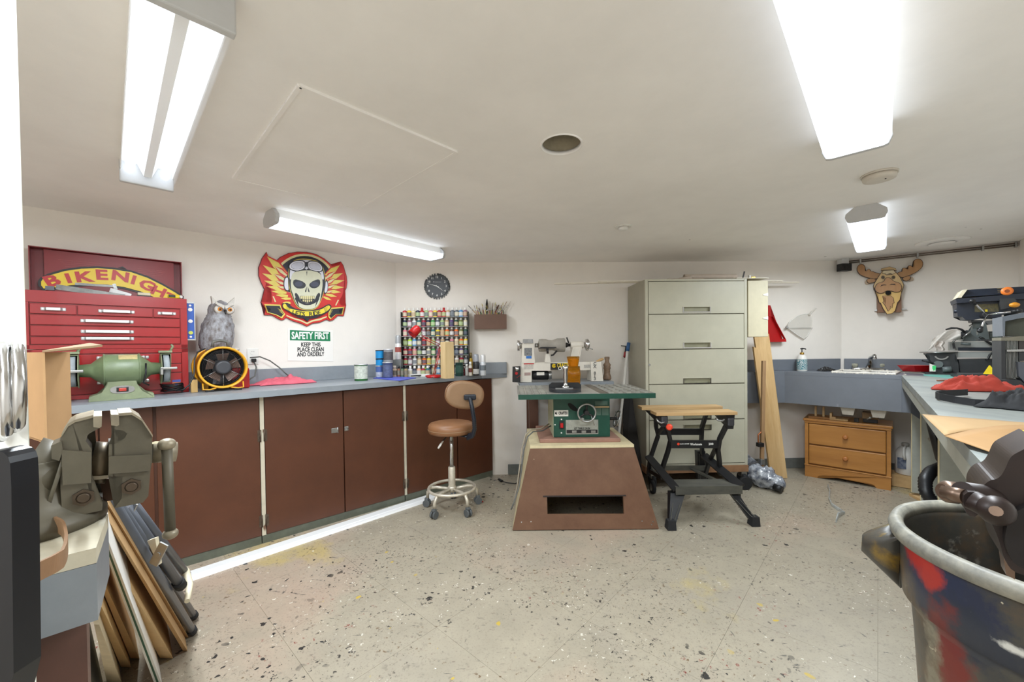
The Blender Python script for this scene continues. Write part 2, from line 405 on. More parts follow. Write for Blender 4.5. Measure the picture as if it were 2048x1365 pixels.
# ceiling with the round duct opening
HC = (.2, 1.543); HR = .077
bm = bmesh.new()
def loop(pts, z): 
    vs = [bm.verts.new((x, y, z)) for x, y in pts]; return vs, [bm.edges.new((vs[i], vs[(i+1) % len(vs)])) for i in range(len(vs))]
circ = [(HC[0]+HR*math.cos(2*PI*k/28), HC[1]+HR*math.sin(2*PI*k/28)) for k in range(28)]
lo = []
for z in (CEIL, CEIL+.05):
    v1, e1 = loop(ROOM, z); v2, e2 = loop(circ, z)
    bmesh.ops.triangle_fill(bm, use_beauty=True, edges=e1+e2); lo.append(v2)
for k in range(28): bm.faces.new((lo[0][k], lo[0][(k+1) % 28], lo[1][(k+1) % 28], lo[1][k]))
bmesh.ops.recalc_face_normals(bm, faces=bm.faces)
spots(m_ceil, [(7, .09, (110, 102, 92), None, 5.0, (1.2, .5))])
me = bpy.data.meshes.new('ceiling'); bm.to_mesh(me); me.materials.append(m_ceil)
ce = bpy.data.objects.new('ceiling', me); C.objects.link(ce); struct(ce)
names = ['wall_back', 'wall_right', 'wall_right_bench', 'wall_front', 'wall_front_left', 'wall_left']
for k, nme in enumerate(names):
    a_, b_ = Vector(ROOM[k]), Vector(ROOM[(k+1) % 6]); d_ = (b_-a_).normalized(); nn = Vector((-d_.y, d_.x))*.1
    b = B(); b.slab([a_-d_*.0, b_+d_*.0, b_+nn+d_*.04, a_+nn-d_*.04], -.05, CEIL+.05); struct(b.obj(nme, m_wall))
# grey cove baseboards on the back wall
m_base = mat('grey_baseboard', (116, 120, 116), .5, var=.1)
m_basel = mat('pale_baseboard', (150, 146, 138), .5, var=.1)
b = B(WB); b.bx(1.0, 4.17, -.012, -.001, 0, .095, bev=.003); struct(b.obj('baseboard_back', m_base))
b = B(WR); b.bx(.02, 1.0, -.012, -.001, 0, .095, bev=.003); struct(b.obj('baseboard_right', m_base))
# raised hatch in the ceiling
hp = [(-.61, 1.173), (-.209, 1.579), (-.838, 2.207), (-1.243, 1.799)]
hatch = thing('ceiling_hatch', 'large square painted access panel set flush in the ceiling', 'hatch', (-.72, 1.69, CEIL-.006))
b = B(Matrix.Identity(4)); b.slab(hp, CEIL-.005, CEIL); b.obj('panel', m_ceil, hatch)
for k in range(4):
    a_, b_ = Vector(hp[k]), Vector(hp[(k+1) % 4]); d_ = (b_-a_).normalized(); nn = Vector((-d_.y, d_.x))*.006
    b = B(Matrix.Identity(4)); b.slab([a_-nn, b_-nn, b_+nn, a_+nn], CEIL-.009 if k in (0, 3) else CEIL-.0065, CEIL-.0002); b.obj('trim_strip', m_ceil, hatch)
# duct sleeve in the hole
m_duct = mat('dusty_duct_inside', (150, 140, 118), .7, var=.12)
dk = thing('duct_sleeve', 'open round duct hole in the middle of the ceiling', 'duct', (HC[0], HC[1], CEIL))
b = B(Matrix.Translation((HC[0], HC[1], 0)))
n = 28
def ringp(r, z): return [(r*math.cos(2*PI*k/n), r*math.sin(2*PI*k/n), z) for k in range(n)]
b.sm = True; b.rings([ringp(.0765, CEIL+.002), ringp(.0765, CEIL+.26), ringp(.079, CEIL+.26), ringp(.079, CEIL+.002)], closed=True); b.obj('sleeve', m_duct, dk)
b = B(Matrix.Translation((HC[0], HC[1], 0))); b.lathe([(.078, CEIL+.26), (.078, CEIL+.27)], n=28); b.obj('back_plate', m_duct, dk)
b = B(Matrix.Translation((HC[0], HC[1], 0))); b.sm = True
b.rings([ringp(.074, CEIL-.001), ringp(.074, CEIL+.012), ringp(.0765, CEIL+.012), ringp(.083, CEIL-.001), ringp(.080, CEIL-.004)], closed=True)
b.obj('plaster_collar', m_ceil, dk)
b = B(Matrix.Translation((HC[0], HC[1], 0))); b.sm = True; b.rings([ringp(.0762, CEIL+.09), ringp(.0715, CEIL+.095), ringp(.0762, CEIL+.10)], closed=False, caps=(False, False)); b.obj('joint_ring', m_duct, dk)
# round diffuser, smoke alarm, detector
dv = thing('round_air_diffuser', 'round white ceiling vent near the wall with the moose head', 'vent', (3.338, 3.093, CEIL-.02))
b = B(); b.sm = True
b.rings([[(r*math.cos(2*PI*k/32), r*math.sin(2*PI*k/32), z) for k in range(32)] for r, z in ((.15, .02), (.145, .012), (.085, .004), (.08, .0195), (.075, .0195))], caps=(True, False)); b.obj('flared_ring', m_ceil, dv)
b = B(); b.lathe([(.02, .0), (.07, -.001), (.074, .004), (.06, .008)], n=28); b.obj('centre_disc', m_ceil, dv)
b = B(); b.lathe([(.078, .0185), (.078, .0197)], n=28); b.obj('dark_throat', m_black, dv)
sd = thing('smoke_alarm', 'round off-white smoke alarm on the ceiling between two lights', 'alarm', (1.70, 1.842, CEIL-.03))
m_alarm = mat('aged_plastic', (214, 206, 194), .5, var=.02)
b = B(); b.lathe([(.066, .022), (.066, .03)], n=28); b.obj('base_ring', m_alarm, sd)
b = B(); b.lathe([(.045, .0), (.058, .003), (.061, .012), (.061, .021)], n=28); b.obj('cover', m_alarm, sd)
b = B(); b.lathe([(.003, -.002), (.003, 0)], c=(.01, -.02, 0), n=8); b.obj('test_light', m_dark, sd)
ds = thing('ceiling_detector', 'small round white detector on the ceiling near the back wall', 'detector', (.732, 2.6, CEIL-.028))
b = B(); b.lathe([(.052, .02), (.052, .028)], n=24); b.obj('base_ring', m_white, ds)
b = B(); b.lathe([(.016, 0), (.03, .004), (.034, .0195)], n=20); b.obj('sensor_head', m_white, ds)
# ------------------------------------------------------------------ ceiling lights
m_lens = mat('lit_diffuser', (250, 250, 250), .5, var=0, emit=((224, 238, 255), LENS_EMIT))
m_tube = mat('lit_fluorescent_tube', (255, 255, 255), .5, var=0, emit=((224, 238, 255), TUBE_EMIT))
m_cap = mat('light_end_cap', (196, 196, 196), .5, var=.02)
m_refl = mat('white_reflector', (236, 234, 230), .45, var=0)
m_clear = bpy.data.materials.new('clear_ribbed_lens'); m_clear.use_nodes = True
t_ = m_clear.node_tree; t_.nodes.clear(); o_ = t_.nodes.new('ShaderNodeOutputMaterial'); x_ = t_.nodes.new('ShaderNodeMixShader'); tr = t_.nodes.new('ShaderNodeBsdfTransparent')
tl = t_.nodes.new('ShaderNodeBsdfTranslucent'); tl.inputs[0].default_value = (.95, .95, .95, 1); x_.inputs[0].default_value = .07
t_.links.new(tr.outputs[0], x_.inputs[1]); t_.links.new(tl.outputs[0], x_.inputs[2]); t_.links.new(x_.outputs[0], o_.inputs[0])
PROF = [(-.045, .085), (-.085, .05), (-.088, .03), (-.078, .004), (-.066, 0), (.066, 0), (.078, .004), (.088, .03), (.085, .05), (.045, .085)]
def wrap_light(c, ang, L, label, wd=1.0, k=1.0, kd=None):
    kd = kd or k
    ml = m_lens if kd == 1 else mat('lit_diffuser_%d' % (kd*100), (250, 250, 250), .5, var=0, emit=((224, 238, 255), LENS_EMIT*kd))
    t = thing('ceiling_light', label, 'light', (c[0], c[1], CEIL-.085), math.radians(ang), 'ceiling wrap lights')
    pr = [(x*wd, z) for x, z in PROF]
    def ext(poly, x0, x1, nm, m):
        b = B(); b.rings([[(x0, p[0], p[1]) for p in poly], [(x1, p[0], p[1]) for p in poly]]); return b.obj(nm, m, t)
    ext(pr[2:8], -L/2+.02, L/2-.02, 'diffuser', ml)
    ext([(-.06*wd, .031), (.06*wd, .031), (.045*wd, .0848), (-.045*wd, .0848)], -L/2+.02, L/2-.02, 'housing', m_refl)
    for s in (-1, 1):
        e = ext([(x*1.03, z*1.0) for x, z in pr], s*(L/2-.02), s*L/2, 'end_cap', m_cap)
    lamp(t, L-.06, .13*wd, LAMP_W*k); return t
def lamp(t, L, W, power):
    ld = bpy.data.lights.new('lamp', 'AREA'); ld.shape = 'RECTANGLE'; ld.size = L; ld.size_y = W; ld.energy = power; ld.color = (.86, .94, 1)
    lo = bpy.data.objects.new('lamp', ld); C.objects.link(lo); lo.parent = t; lo.location = (0, 0, -.002)
wrap_light((-.953, 2.674), 50.6, 1.2, 'white wrap light with a lit diffuser above the left worktop', 1.0, .30, .36)
wrap_light((.86, 1.03), 46.9, 1.2, 'broad bright light at the top right, nearest of the right-hand lights', 1.08, .95, .36)
wrap_light((2.37, 2.645), 46.9, 1.08, 'short-looking bright light with a grey end cap, by the wall above the sink', 1.0, .6, .36)
wrap_light((-.9, -.2), -44.7, 1.2, 'unseen white ceiling light added behind the viewpoint', 1.0, .75, .8)  # unseen fixture, added to brighten the near floor
# the two-tube light with a clear lens
ft = thing('ceiling_light', 'two-tube strip light with clear lens at the top left', 'light', (-1.085, 1.248, CEIL-.085), math.radians(-44.7), 'ceiling wrap lights')
L = 1.2
b = B(); b.bx(-L/2, L/2, -.08, .08, .078, .0848); b.bx(-L/2, L/2, -.081, -.078, .045, .08); b.bx(-L/2, L/2, .078, .081, .045, .08); b.obj('housing', m_refl, ft)
b = B(); b.rings([[(x, -.032, .077), (x, -.012, .03), (x, .012, .03), (x, .032, .077)] for x in (-L/2+.02, L/2-.02)]); b.obj('reflector', m_refl, ft)
for s in (-1, 1):
    b = B(); b.cyl((-L/2+.03, s*.054, .045), (L/2-.03, s*.054, .045), .0145, n=12); b.obj('fluorescent_tube', m_tube, ft)
    b = B(); b.bx(s*L/2-.012, s*L/2+.012, -.084, .084, -.003, .0848, bev=.004); b.obj('end_cap', m_cap, ft)
    b = B(); b.bx(-L/2+.02, L/2-.02, s*.0785, s*.080, .0, .045); b.obj('lens_side', m_clear, ft)
b = B(); b.bx(-L/2+.012, L/2-.012, -.0775, .0775, 0, .0015); b.obj('lens', m_clear, ft)
for s in (-1, 1):
    ld = bpy.data.lights.new('lamp', 'AREA'); ld.shape = 'RECTANGLE'; ld.size = L-.08; ld.size_y = .026; ld.energy = 15; ld.color = (.86, .94, 1)
    lo = bpy.data.objects.new('lamp', ld); C.objects.link(lo); lo.parent = ft; lo.location = (0, s*.054, -.0012)
# ================================================================== left worktop and its brown cupboards
CT = .935                                     # worktop height
U0, U1 = -3.1, .78
def wl(u, n, z): return WL.w(u, -n, z)
# end of the worktop at the back wall: clip the far end along the back wall
def backclip(u, n):                            # shortens u so that the point stays in front of the back wall
    p = WL.w(u, -n, 0); l = WB.I @ p
    return l.y
wt = thing('worktop', 'long grey painted worktop along the left wall', 'worktop', (-1.9, 1.6, CT-.034))
def wpt(x, y): return (x, y)
e_far = WB.w(1.0, -.004, 0); corner = WB.w(.004, -.004, 0)
f0 = WL.w(U0, -.58, 0); w0 = WL.w(U0, -.003, 0)
fm_ = WL.w(.5, -.60, 0); fe = WB.w(.975, -.012, 0)
b = B(Matrix.Identity(4)); b.slab([(w0.x, w0.y), (f0.x, f0.y), (fm_.x, fm_.y), (fe.x, fe.y), (e_far.x, e_far.y), (corner.x, corner.y)], CT-.036, CT); b.obj('slab', m_grey, wt)
b = B(WL); b.bx(U0, -.003, -.022, -.002, CT, CT+.108, bev=.002); b.obj('backsplash', m_grey, wt)
b = B(WB); b.bx(.024, 1.0, -.026, -.004, CT, CT+.104, bev=.002); b.obj('backsplash', m_grey, wt)
# cupboards: front plane runs from n=.50 (near) to n=.56 (far)
fa = math.degrees(math.atan2(3.655-2.15, -.165+1.805))
WC = Frame((-1.805, 2.15), fa)                # origin at pixel (366,1136); x along the fronts
def cx(x, y=850): return WC.px(x, y, 0)[0]
m_brown2 = mat('brown_carcass', (84, 52, 38), .5)
m_strip = mat('cream_stile', (196, 188, 168), .5, var=.05); spots(m_strip, [(14, .3, (110, 80, 60), (1, 1, .4), 2.0, (3, .52))])
m_hinge = mat('rusty_hinge', (92, 78, 66), .5, .6, var=.2, scale=60)
m_toe = mat('green_grey_toe_kick', (92, 96, 84), .5, var=.1)
zt, zb = CT-.04, .05
units = [([(-1.1, cx(196)), (cx(198), cx(306)), (cx(312), cx(519))], 'brown cupboard behind the vise, nearest of the left cupboards', -1.12, cx(519)),
         ([(cx(529), cx(686.5)), (cx(688), cx(807))], 'brown double-door cupboard with a metal hasp under the worktop', cx(520), cx(808)),
         ([(cx(813), cx(914)), (cx(915.5), cx(987))], 'brown cupboard behind the stool at the far end of the worktop', cx(809), cx(988))]
for ui, (doors, lab, ua, ub) in enumerate(units):
    o = WC.w(ua, 0, 0); t = thing('base_cabinet', lab, 'cabinet', (o.x, o.y, 0), WC.a, 'brown cupboards under the left worktop')
    b = B(WC); b.bx(ua+.001, ub-(.001 if ui < 2 else .15), .019, .42 if ui < 2 else .12, .0, zt, bev=0); b.obj('carcass', m_brown2, t)
    b = B(WC); b.bx(ua+.001, ub-(.001 if ui < 2 else .02), .004, .0185, 0, zb); b.obj('toe_kick', m_toe, t)
    for di, (a_, c_) in enumerate(doors):
        b = B(WC); b.bx(a_+.001, c_-(.001 if (ui, di) != (2, 1) else .016), -.001, .018, zb+.002, zt-.004, bev=.002); d = b.obj('door', m_brown, t)
        if ui == 1:                            # hasp: leaf on the left door, staple plate on the right one
            zc_ = WC.px(680, 860, .004)[1]
            if di == 0:
                x_ = WC.px(672, 860, .004)[0]; b = B(WC); b.bx(x_-.03, x_+.012, -.005, -.001, zc_-.016, zc_+.016, bev=.002); b.cyl((x_+.012, -.004, zc_-.02), (x_+.012, -.004, zc_+.02), .004); b.obj('hasp', m_steel, d)
            else:
                x_ = WC.px(693, 856, .004)[0]; b = B(WC); b.bx(x_-.014, x_+.014, -.005, -.001, zc_-.014, zc_+.016, bev=.002); b.tube([(x_-.01, -.005, zc_), (x_-.01, -.016, zc_), (x_+.002, -.018, zc_), (x_+.01, -.005, zc_)], .003); b.obj('staple', m_steel, d)
        hx = a_ if (ui, di) in ((1, 0), (2, 0)) else (c_ if (ui, di) in ((0, 2), (1, 1)) else None)
        if hx is not None:
            for hz in (.66, .14):
                s_ = 1 if hx == a_ else -1
                b = B(WC); b.bx(hx, hx+s_*.012, -.004, -.001, hz-.035, hz+.035); b.cyl((hx-s_*.003, -.004, hz-.036), (hx-s_*.003, -.004, hz+.036), .004); b.obj('hinge', m_hinge, d)
    if ui < 2:
        xs = {0: (cx(519.5), cx(528.5)), 1: (cx(807.5), cx(812.5))}[ui]
        b = B(WC); b.bx(xs[0]+.001, xs[1]-.001, .0005, .0185, zb, zt-.002); b.obj('stile', m_strip, t)
# white baseboard moulding lying on the floor along the cupboards
m_trimw = mat('white_moulding', (240, 240, 240), .35, var=.01)
tr_ = thing('trim_board', 'long white baseboard moulding lying on the floor along the brown cupboards', 'trim board', wl(-.9, .6, 0), WL.a)
b = B(WL); prof = [(-.585, 0), (-.585, .006), (-.66, .012), (-.664, .0095), (-.668, .012), (-.695, .012), (-.70, 0)]
b.rings([[WLp for WLp in [(x, y, z) for y, z in prof]] for x in (-1.95, -.06)]); b.obj('board', m_trimw, tr_)
# ------------------------------------------------------------------ red tool chests
def LWt(name, label, cat, u, n, z=CT, group=None): return thing(name, label, cat, wl(u, n, z), WL.a, group)
N_ = .27
def handle(b, x, z, w, y):
    b.bx(x-w/2, x+w/2, y-.016, y-.012, z-.008, z+.008, bev=.002)
    for s in (-1, 1):
        b.bx(x+s*(w/2+.008)-.009, x+s*(w/2+.008)+.009, y-.003, y-.0005, z-.008, z+.008, bev=.003)
        b.hexa([(x+s*w/2-.003, y-.016, z-.008), (x+s*w/2-.003, y-.016, z+.008), (x+s*w/2-.003, y-.012, z+.008), (x+s*w/2-.003, y-.012, z-.008)],
               [(x+s*(w/2+.006), y-.003, z-.008), (x+s*(w/2+.006), y-.003, z+.008), (x+s*(w/2+.006), y-.0005, z+.008), (x+s*(w/2+.006), y-.0005, z-.008)])
        b.cyl((x+s*(w/2+.01), y-.005, z), (x+s*(w/2+.01), y-.001, z), .003, n=8)
m_alu = mat('aluminium_handle', (205, 205, 205), .3, .85, var=.03)
XL, XR = -2.128, -1.516
zs = lambda y, x=215: WL.px(x, y, N_)[1]
# lower chest
Z1 = 1.195
lc = LWt('tool_chest', 'lower red tool chest with wide drawers, standing on the worktop', 'tool chest', -1.82, .15)
y0 = -N_
b = B(WL); b.bx(XL, XR, y0+.012, y0+.26, CT+.002, Z1); b.bx(XL, XL+.02, y0, y0+.012, CT+.002, Z1); b.bx(XR-.028, XR, y0, y0+.012, CT+.002, Z1); b.bx(XL, XR, y0, y0+.012, Z1-.022, Z1); b.bx(XL, XR, y0, y0+.012, CT+.002, CT+.022); b.obj('body', m_red, lc)
for za, zb_, hd in ((CT+.026, CT+.118, .17), (CT+.122, CT+.17, .17), (CT+.174, CT+.232, .17)):
    b = B(WL); b.bx(XL+.023, XR-.031, y0-.002, y0+.011, za, zb_, bev=.002); d = b.obj('drawer', m_red, lc)
    b = B(WL); handle(b, -1.79, (za+zb_)/2+.01, hd, y0-.002); b.obj('handle', m_alu, d)
m_sticker = mat('sticker', (226, 120, 60), .5, var=0)
b = B(WL); b.bx(-1.59, -1.553, y0-.0035, y0-.002, CT+.03, CT+.078); b.obj('orange_sticker', m_sticker, lc)
b = B(WL); b.bx(-1.59, -1.553, y0-.0042, y0-.0034, CT+.064, CT+.078); b.bx(-1.578, -1.565, y0-.0042, y0-.0034, CT+.04, CT+.054); b.obj('sticker_print', mat('sticker_print', (70, 86, 160), .5, var=0), lc)
# upper chest with raised lid
uc = LWt('tool_chest', 'upper red tool chest with raised lid and silver drawer handles', 'tool chest', -1.82, .15, Z1+.002)
zt2, zr = 1.487, 1.428
b = B(WL); zbt = Z1+.002
b.bx(XL, XR, y0+.012, y0+.255, zbt, zr); b.bx(XL, XR, y0, y0+.012, zr+.001, zt2); b.bx(XL, XL+.01, y0+.012, y0+.255, zr, zt2); b.bx(XR-.01, XR, y0+.012, y0+.255, zr, zt2)
b.bx(XL, XR, y0+.25, y0+.255, zr, zt2); b.bx(XL, XL+.012, y0, y0+.012, zbt, zr); b.bx(XR-.03, XR, y0, y0+.012, zbt, zr); b.bx(XL, XR, y0, y0+.012, zbt, zbt+.02)
b.obj('body', m_red, uc)
m_redi = mat('dark_red_lid_inside', (128, 20, 26), .35, var=.08, scale=5)
rows = [(zr-.006, 1.372), (1.368, 1.318), (1.314, 1.262), (1.258, zbt+.024)]
xa, xb = XL+.015, XR-.033
for ri, (za, zb_) in enumerate(rows):
    cells = [(xa, xa+.155, .05), (xa+.158, xb-.118, .105), (xb-.115, xb, .045)] if ri == 0 else [(xa, xb, .165)]
    for (c0, c1, hw) in cells:
        b = B(WL); b.bx(c0+.001, c1-.001, y0-.002, y0+.011, zb_+.001, za-.001, bev=.0015); d = b.obj('drawer', m_red, uc)
        b = B(WL); handle(b, (c0+c1)/2 - (0 if ri == 0 else .015), (za+zb_)/2 + (.012 if ri == 3 else 0), hw, y0-.002); b.obj('handle', m_alu, d)
b = B(WL); y1 = y0+.22                          # lid stands up at the back
lidz = 1.735
b.bx(XL, XR, y1+.03, y1+.034, zt2-.03, lidz); b.bx(XL, XL+.004, y1-.03, y1+.03, zt2-.01, lidz); b.bx(XR-.004, XR, y1-.03, y1+.03, zt2-.01, lidz); b.bx(XL, XR, y1-.03, y1+.03, lidz-.004, lidz); d = b.obj('lid', m_redi, uc)
b = B(WL); b.bx(XL+.05, XR-.035, y1+.002, y1+.01, zt2-.04, lidz-.006); b.obj('liner', mat('dark_red_liner', (134, 24, 28), .4, var=.06, scale=4), d)
for k in range(4):
    b = B(WL); z_ = 1.68-k*.011; b.bx(XL+.10+k*.008, XL+.26, y1+.0005, y1+.002, z_, z_+.002); b.obj('embossed_line', mat('pale_red_line', (160, 60, 60), .4, var=0), d); b = B(WL); b.bx(XR-.20, XR-.075-k*.006, y1+.0005, y1+.002, z_-.008, z_-.006); b.obj('embossed_line', mat('pale_red_line', (160, 60, 60), .4, var=0), d)
# BIKE NIGHT banner sign leaning in the lid
m_signy = mat('sign_yellow', (238, 205, 30), .4, var=.02); m_signr = mat('sign_red', (190, 30, 34), .4, var=.02); m_signk = mat('sign_black', (26, 24, 26), .45, var=.02)
bn = LWt('banner_sign', 'arched yellow sign reading BIKE NIGHT inside the raised red lid', 'sign', -1.8, .08, 1.5)
ms = N_-.22+.004
top = zp(0, 380, 4, [(330, 735), (345, 712), (400, 685), (520, 650), (650, 632), (780, 628), (900, 636), (1050, 660), (1180, 705), (1300, 765), (1400, 822), (1455, 858)])
bot = zp(0, 380, 4, [(1455, 905), (1330, 905), (1260, 872), (1130, 815), (1000, 780), (860, 758), (700, 752), (560, 765), (440, 782), (350, 790), (330, 765)])
P = WL.pxs(top+bot, ms)
cxm = sum(p[0] for p in P)/len(P); czm = sum(p[1] for p in P)/len(P)
def grow(P, d):
    n = len(P); out = []
    A = sum(P[i][0]*P[(i+1) % n][1]-P[(i+1) % n][0]*P[i][1] for i in range(n)); s = 1 if A > 0 else -1
    for i in range(n):
        a_, c_ = Vector(P[i-1]), Vector(P[(i+1) % n]); t = (c_-a_).normalized(); out.append((P[i][0]+s*t.y*d, P[i][1]-s*t.x*d))
    return out
Pk = grow(P, .011); ti = 6
pk = WL.px(245, 534, ms)
b = B(WL); b.plate(Pk, -ms, -ms+.002); b.plate([(pk[0]-.018, pk[1]-.008), (pk[0], pk[1]+.002), (pk[0]+.018, pk[1]-.012)], -ms, -ms+.002); b.obj('black_backing', m_signk, bn)
b = B(WL); b.plate(P, -ms-.004, -ms-.0002); b.obj('yellow_face', m_signy, bn)
for ch, x, y, rot, sz in (('B', 104, 563, -33, .058), ('I', 137, 558, -20, .052), ('K', 167, 555, -12, .058), ('E', 203, 551, -4, .058), ('N', 241, 554, 10, .058), ('I', 267, 561, 18, .052), ('G', 294, 572, 26, .058), ('H', 317, 584, 30, .056), ('T', 341, 597, 34, .054)):
    c_ = WL.px(x, y, ms+.004); lettering(ch, sz*1.32, m_signr, bn, at(WL, c_[0], -ms-.0045, c_[1], -math.radians(rot)*.75), bold=.003, sx=1.3)
# loose tools on the chest's top tray
m_tool = mat('worn_grey_steel', (120, 120, 118), .35, .8, var=.15, scale=30)
def pxw(fr, x, y, m): p = fr.px(x, y, m); return Vector((p[0], -m, p[1]))
t = LWt('steel_rule', 'long grey steel bar lying across the tool chest tray', 'tool', -1.9, .2, zt2)
b = B(WL); p = [pxw(WL, 112, 574, .2), pxw(WL, 250, 594, .24)]; b.ribbon(p, .026, .004); b.obj('bar', m_tool, t)
b = B(WL); b.box(pxw(WL, 100, 577, .2), (.03, .03, .02)); b.obj('head', mat('grey_tool_head', (84, 86, 92), .4, .6), t)
t = LWt('square_tool', 'flat grey steel square propped on the tool chest tray', 'tool', -1.8, .18, zt2)
b = B(WL); b.ribbon([pxw(WL, 150, 568, .16), pxw(WL, 228, 573, .17)], .012, .003); b.obj('blade', m_tool, t)
b = B(WL); b.ribbon([pxw(WL, 228, 568, .17), pxw(WL, 232, 580, .17)], .014, .004); b.obj('tongue', m_tool, t)
t = LWt('putty_knife', 'silver scraper lying on top of the tool chest', 'tool', -1.72, .2, zt2)
b = B(WL); b.ribbon([pxw(WL, 220, 580, .2), pxw(WL, 262, 592, .22)], .022, .003); b.obj('blade', mat('bright_steel', (190, 190, 192), .3, .9), t)
b = B(WL); b.box(pxw(WL, 270, 597, .22), (.03, .02, .012)); b.obj('handle', m_black, t)
t = LWt('abrasive_block', 'small beige sanding block on the tool chest tray', 'tool', -1.66, .2, zt2)
b = B(WL); p = pxw(WL, 288, 589, .2); b.box(p, (.055, .03, .016), bev=.003); b.obj('block', m_cream, t)
b = B(WL); b.box(p+Vector((0, 0, -.013)), (.06, .032, .008)); b.obj('backing', m_dark, t)
t = LWt('tape_measure', 'yellow and black measuring tool on the right of the tool chest top', 'tape measure', -1.55, .2, zt2)
p = pxw(WL, 349, 594, .22); b = B(WL); b.box(p, (.06, .03, .022), bev=.006); b.obj('case', m_yellow, t)
b = B(WL); b.box(p+Vector((-.012, -.014, .002)), (.03, .008, .014), bev=.002); b.obj('grip', m_black, t); b = B(WL); b.cyl(p+Vector((.026, -.016, 0)), p+Vector((.03, -.02, .0)), .009, n=12); b.obj('end_hook', m_white, t)
# spirit level hung beside the chest
t = LWt('spirit_level', 'blue spirit level hanging upright on the side of the red tool chest', 'spirit level', -1.49, .2, 1.25)
xl = XR+.004; b = B(WL); b.bx(xl, xl+.038, y0+.06, y0+.085, 1.25, 1.47); b.obj('body', m_blue, t)
b = B(WL); b.bx(xl-.002, xl+.042, y0+.058, y0+.087, 1.468, 1.476); b.bx(xl-.002, xl+.042, y0+.058, y0+.087, 1.244, 1.252); b.bx(xl+.036, xl+.041, y0+.058, y0+.087, 1.25, 1.47); b.obj('rail', m_steel, t)
for z_ in (1.43, 1.36, 1.29, 1.455, 1.265):
    b = B(WL); b.cyl((xl+.018, y0+.0598, z_), (xl+.018, y0+.057, z_), .011 if z_ in (1.43, 1.36, 1.29) else .006, n=14); b.obj('vial', m_white if z_ != 1.29 else mat('yellow_vial', (200, 210, 90), .3), t)
# ================================================================== things on the left worktop and left wall
# bench grinder, axis along the wall
m_gr = mat('green_grinder_enamel', (104, 118, 86), .42, var=.12, scale=10, bump=.1)
m_grd = mat('dusty_green_casting', (122, 130, 100), .6, var=.12, scale=12)
ng = .41; gx = -1.80
gz = WL.px(237, 740, ng)[1]
g = LWt('bench_grinder', 'green bench grinder with a red switch, standing in front of the red tool chests', 'bench grinder', gx, ng)
b = B(WL); b.lathe([(.03, -.155), (.034, -.11), (.05, -.095), (.068, -.072), (.078, -.066), (.08, -.06), (.08, .062), (.078, .068), (.066, .078), (.048, .098), (.034, .112), (.03, .155)], c=(gx, -ng, gz), ax=(1, 0, 0), n=28); b.obj('motor_body', m_gr, g)
for s in (-.064, .066):
    b = B(WL); b.lathe([(.0815, -.003), (.083, 0), (.0815, .003)], c=(gx+s, -ng, gz), ax=(1, 0, 0), n=28); b.obj('end_bell_ring', m_gr, g)
b = B(WL); zb0 = CT+.001
b.plate([(gx-.12, zb0), (gx-.118, zb0+.022), (gx-.075, zb0+.04), (gx-.055, zb0+.075), (gx-.05, gz-.05), (gx+.05, gz-.05), (gx+.055, zb0+.075), (gx+.072, zb0+.04), (gx+.118, zb0+.022), (gx+.12, zb0)], -ng-.055, -ng+.055); b.obj('pedestal', m_grd, g)
b = B(WL); c_ = (gx+.0, zb0+.052); b.plate([(c_[0]+.045*math.copysign(abs(math.cos(a))**.8, math.cos(a)), c_[1]+.02*math.copysign(abs(math.sin(a))**.8, math.sin(a))) for a in [2*PI*k/20 for k in range(20)]], -ng-.058, -ng-.0552); b.obj('switch_plate', m_steel, g)
b = B(WL); b.bx(c_[0]-.022, c_[0]+.022, -ng-.0605, -ng-.0582, c_[1]-.012, c_[1]+.012, bev=.002); sw = b.obj('switch_frame', m_black, g)
b = B(WL); b.bx(c_[0]-.014, c_[0]+.014, -ng-.065, -ng-.0607, c_[1]-.008, c_[1]+.008, bev=.002); b.obj('rocker', mat('switch_red', (176, 58, 46), .35, var=0), sw)
b = B(WL)
for k in range(9):
    for _ in (0,):
        a0 = math.radians(42+k*3.0); a1 = math.radians(42+(k+1)*3.0); r = .0812
        b.hexa([(gx-.012, -ng-r*math.cos(a0), gz+r*math.sin(a0)), (gx+.058, -ng-r*math.cos(a0), gz+r*math.sin(a0)), (gx+.058, -ng-r*math.cos(a1), gz+r*math.sin(a1)), (gx-.012, -ng-r*math.cos(a1), gz+r*math.sin(a1))],
               [(gx-.012, -ng-.0795*math.cos(a0), gz+.0795*math.sin(a0)), (gx+.058, -ng-.0795*math.cos(a0), gz+.0795*math.sin(a0)), (gx+.058, -ng-.0795*math.cos(a1), gz+.0795*math.sin(a1)), (gx-.012, -ng-.0795*math.cos(a1), gz+.0795*math.sin(a1))])
b.obj('name_plate', mat('gold_plate', (196, 180, 130), .35, .3, var=.1, scale=60), g)
m_stone = mat('grinding_stone', (140, 146, 150), .8, var=.08, scale=40)
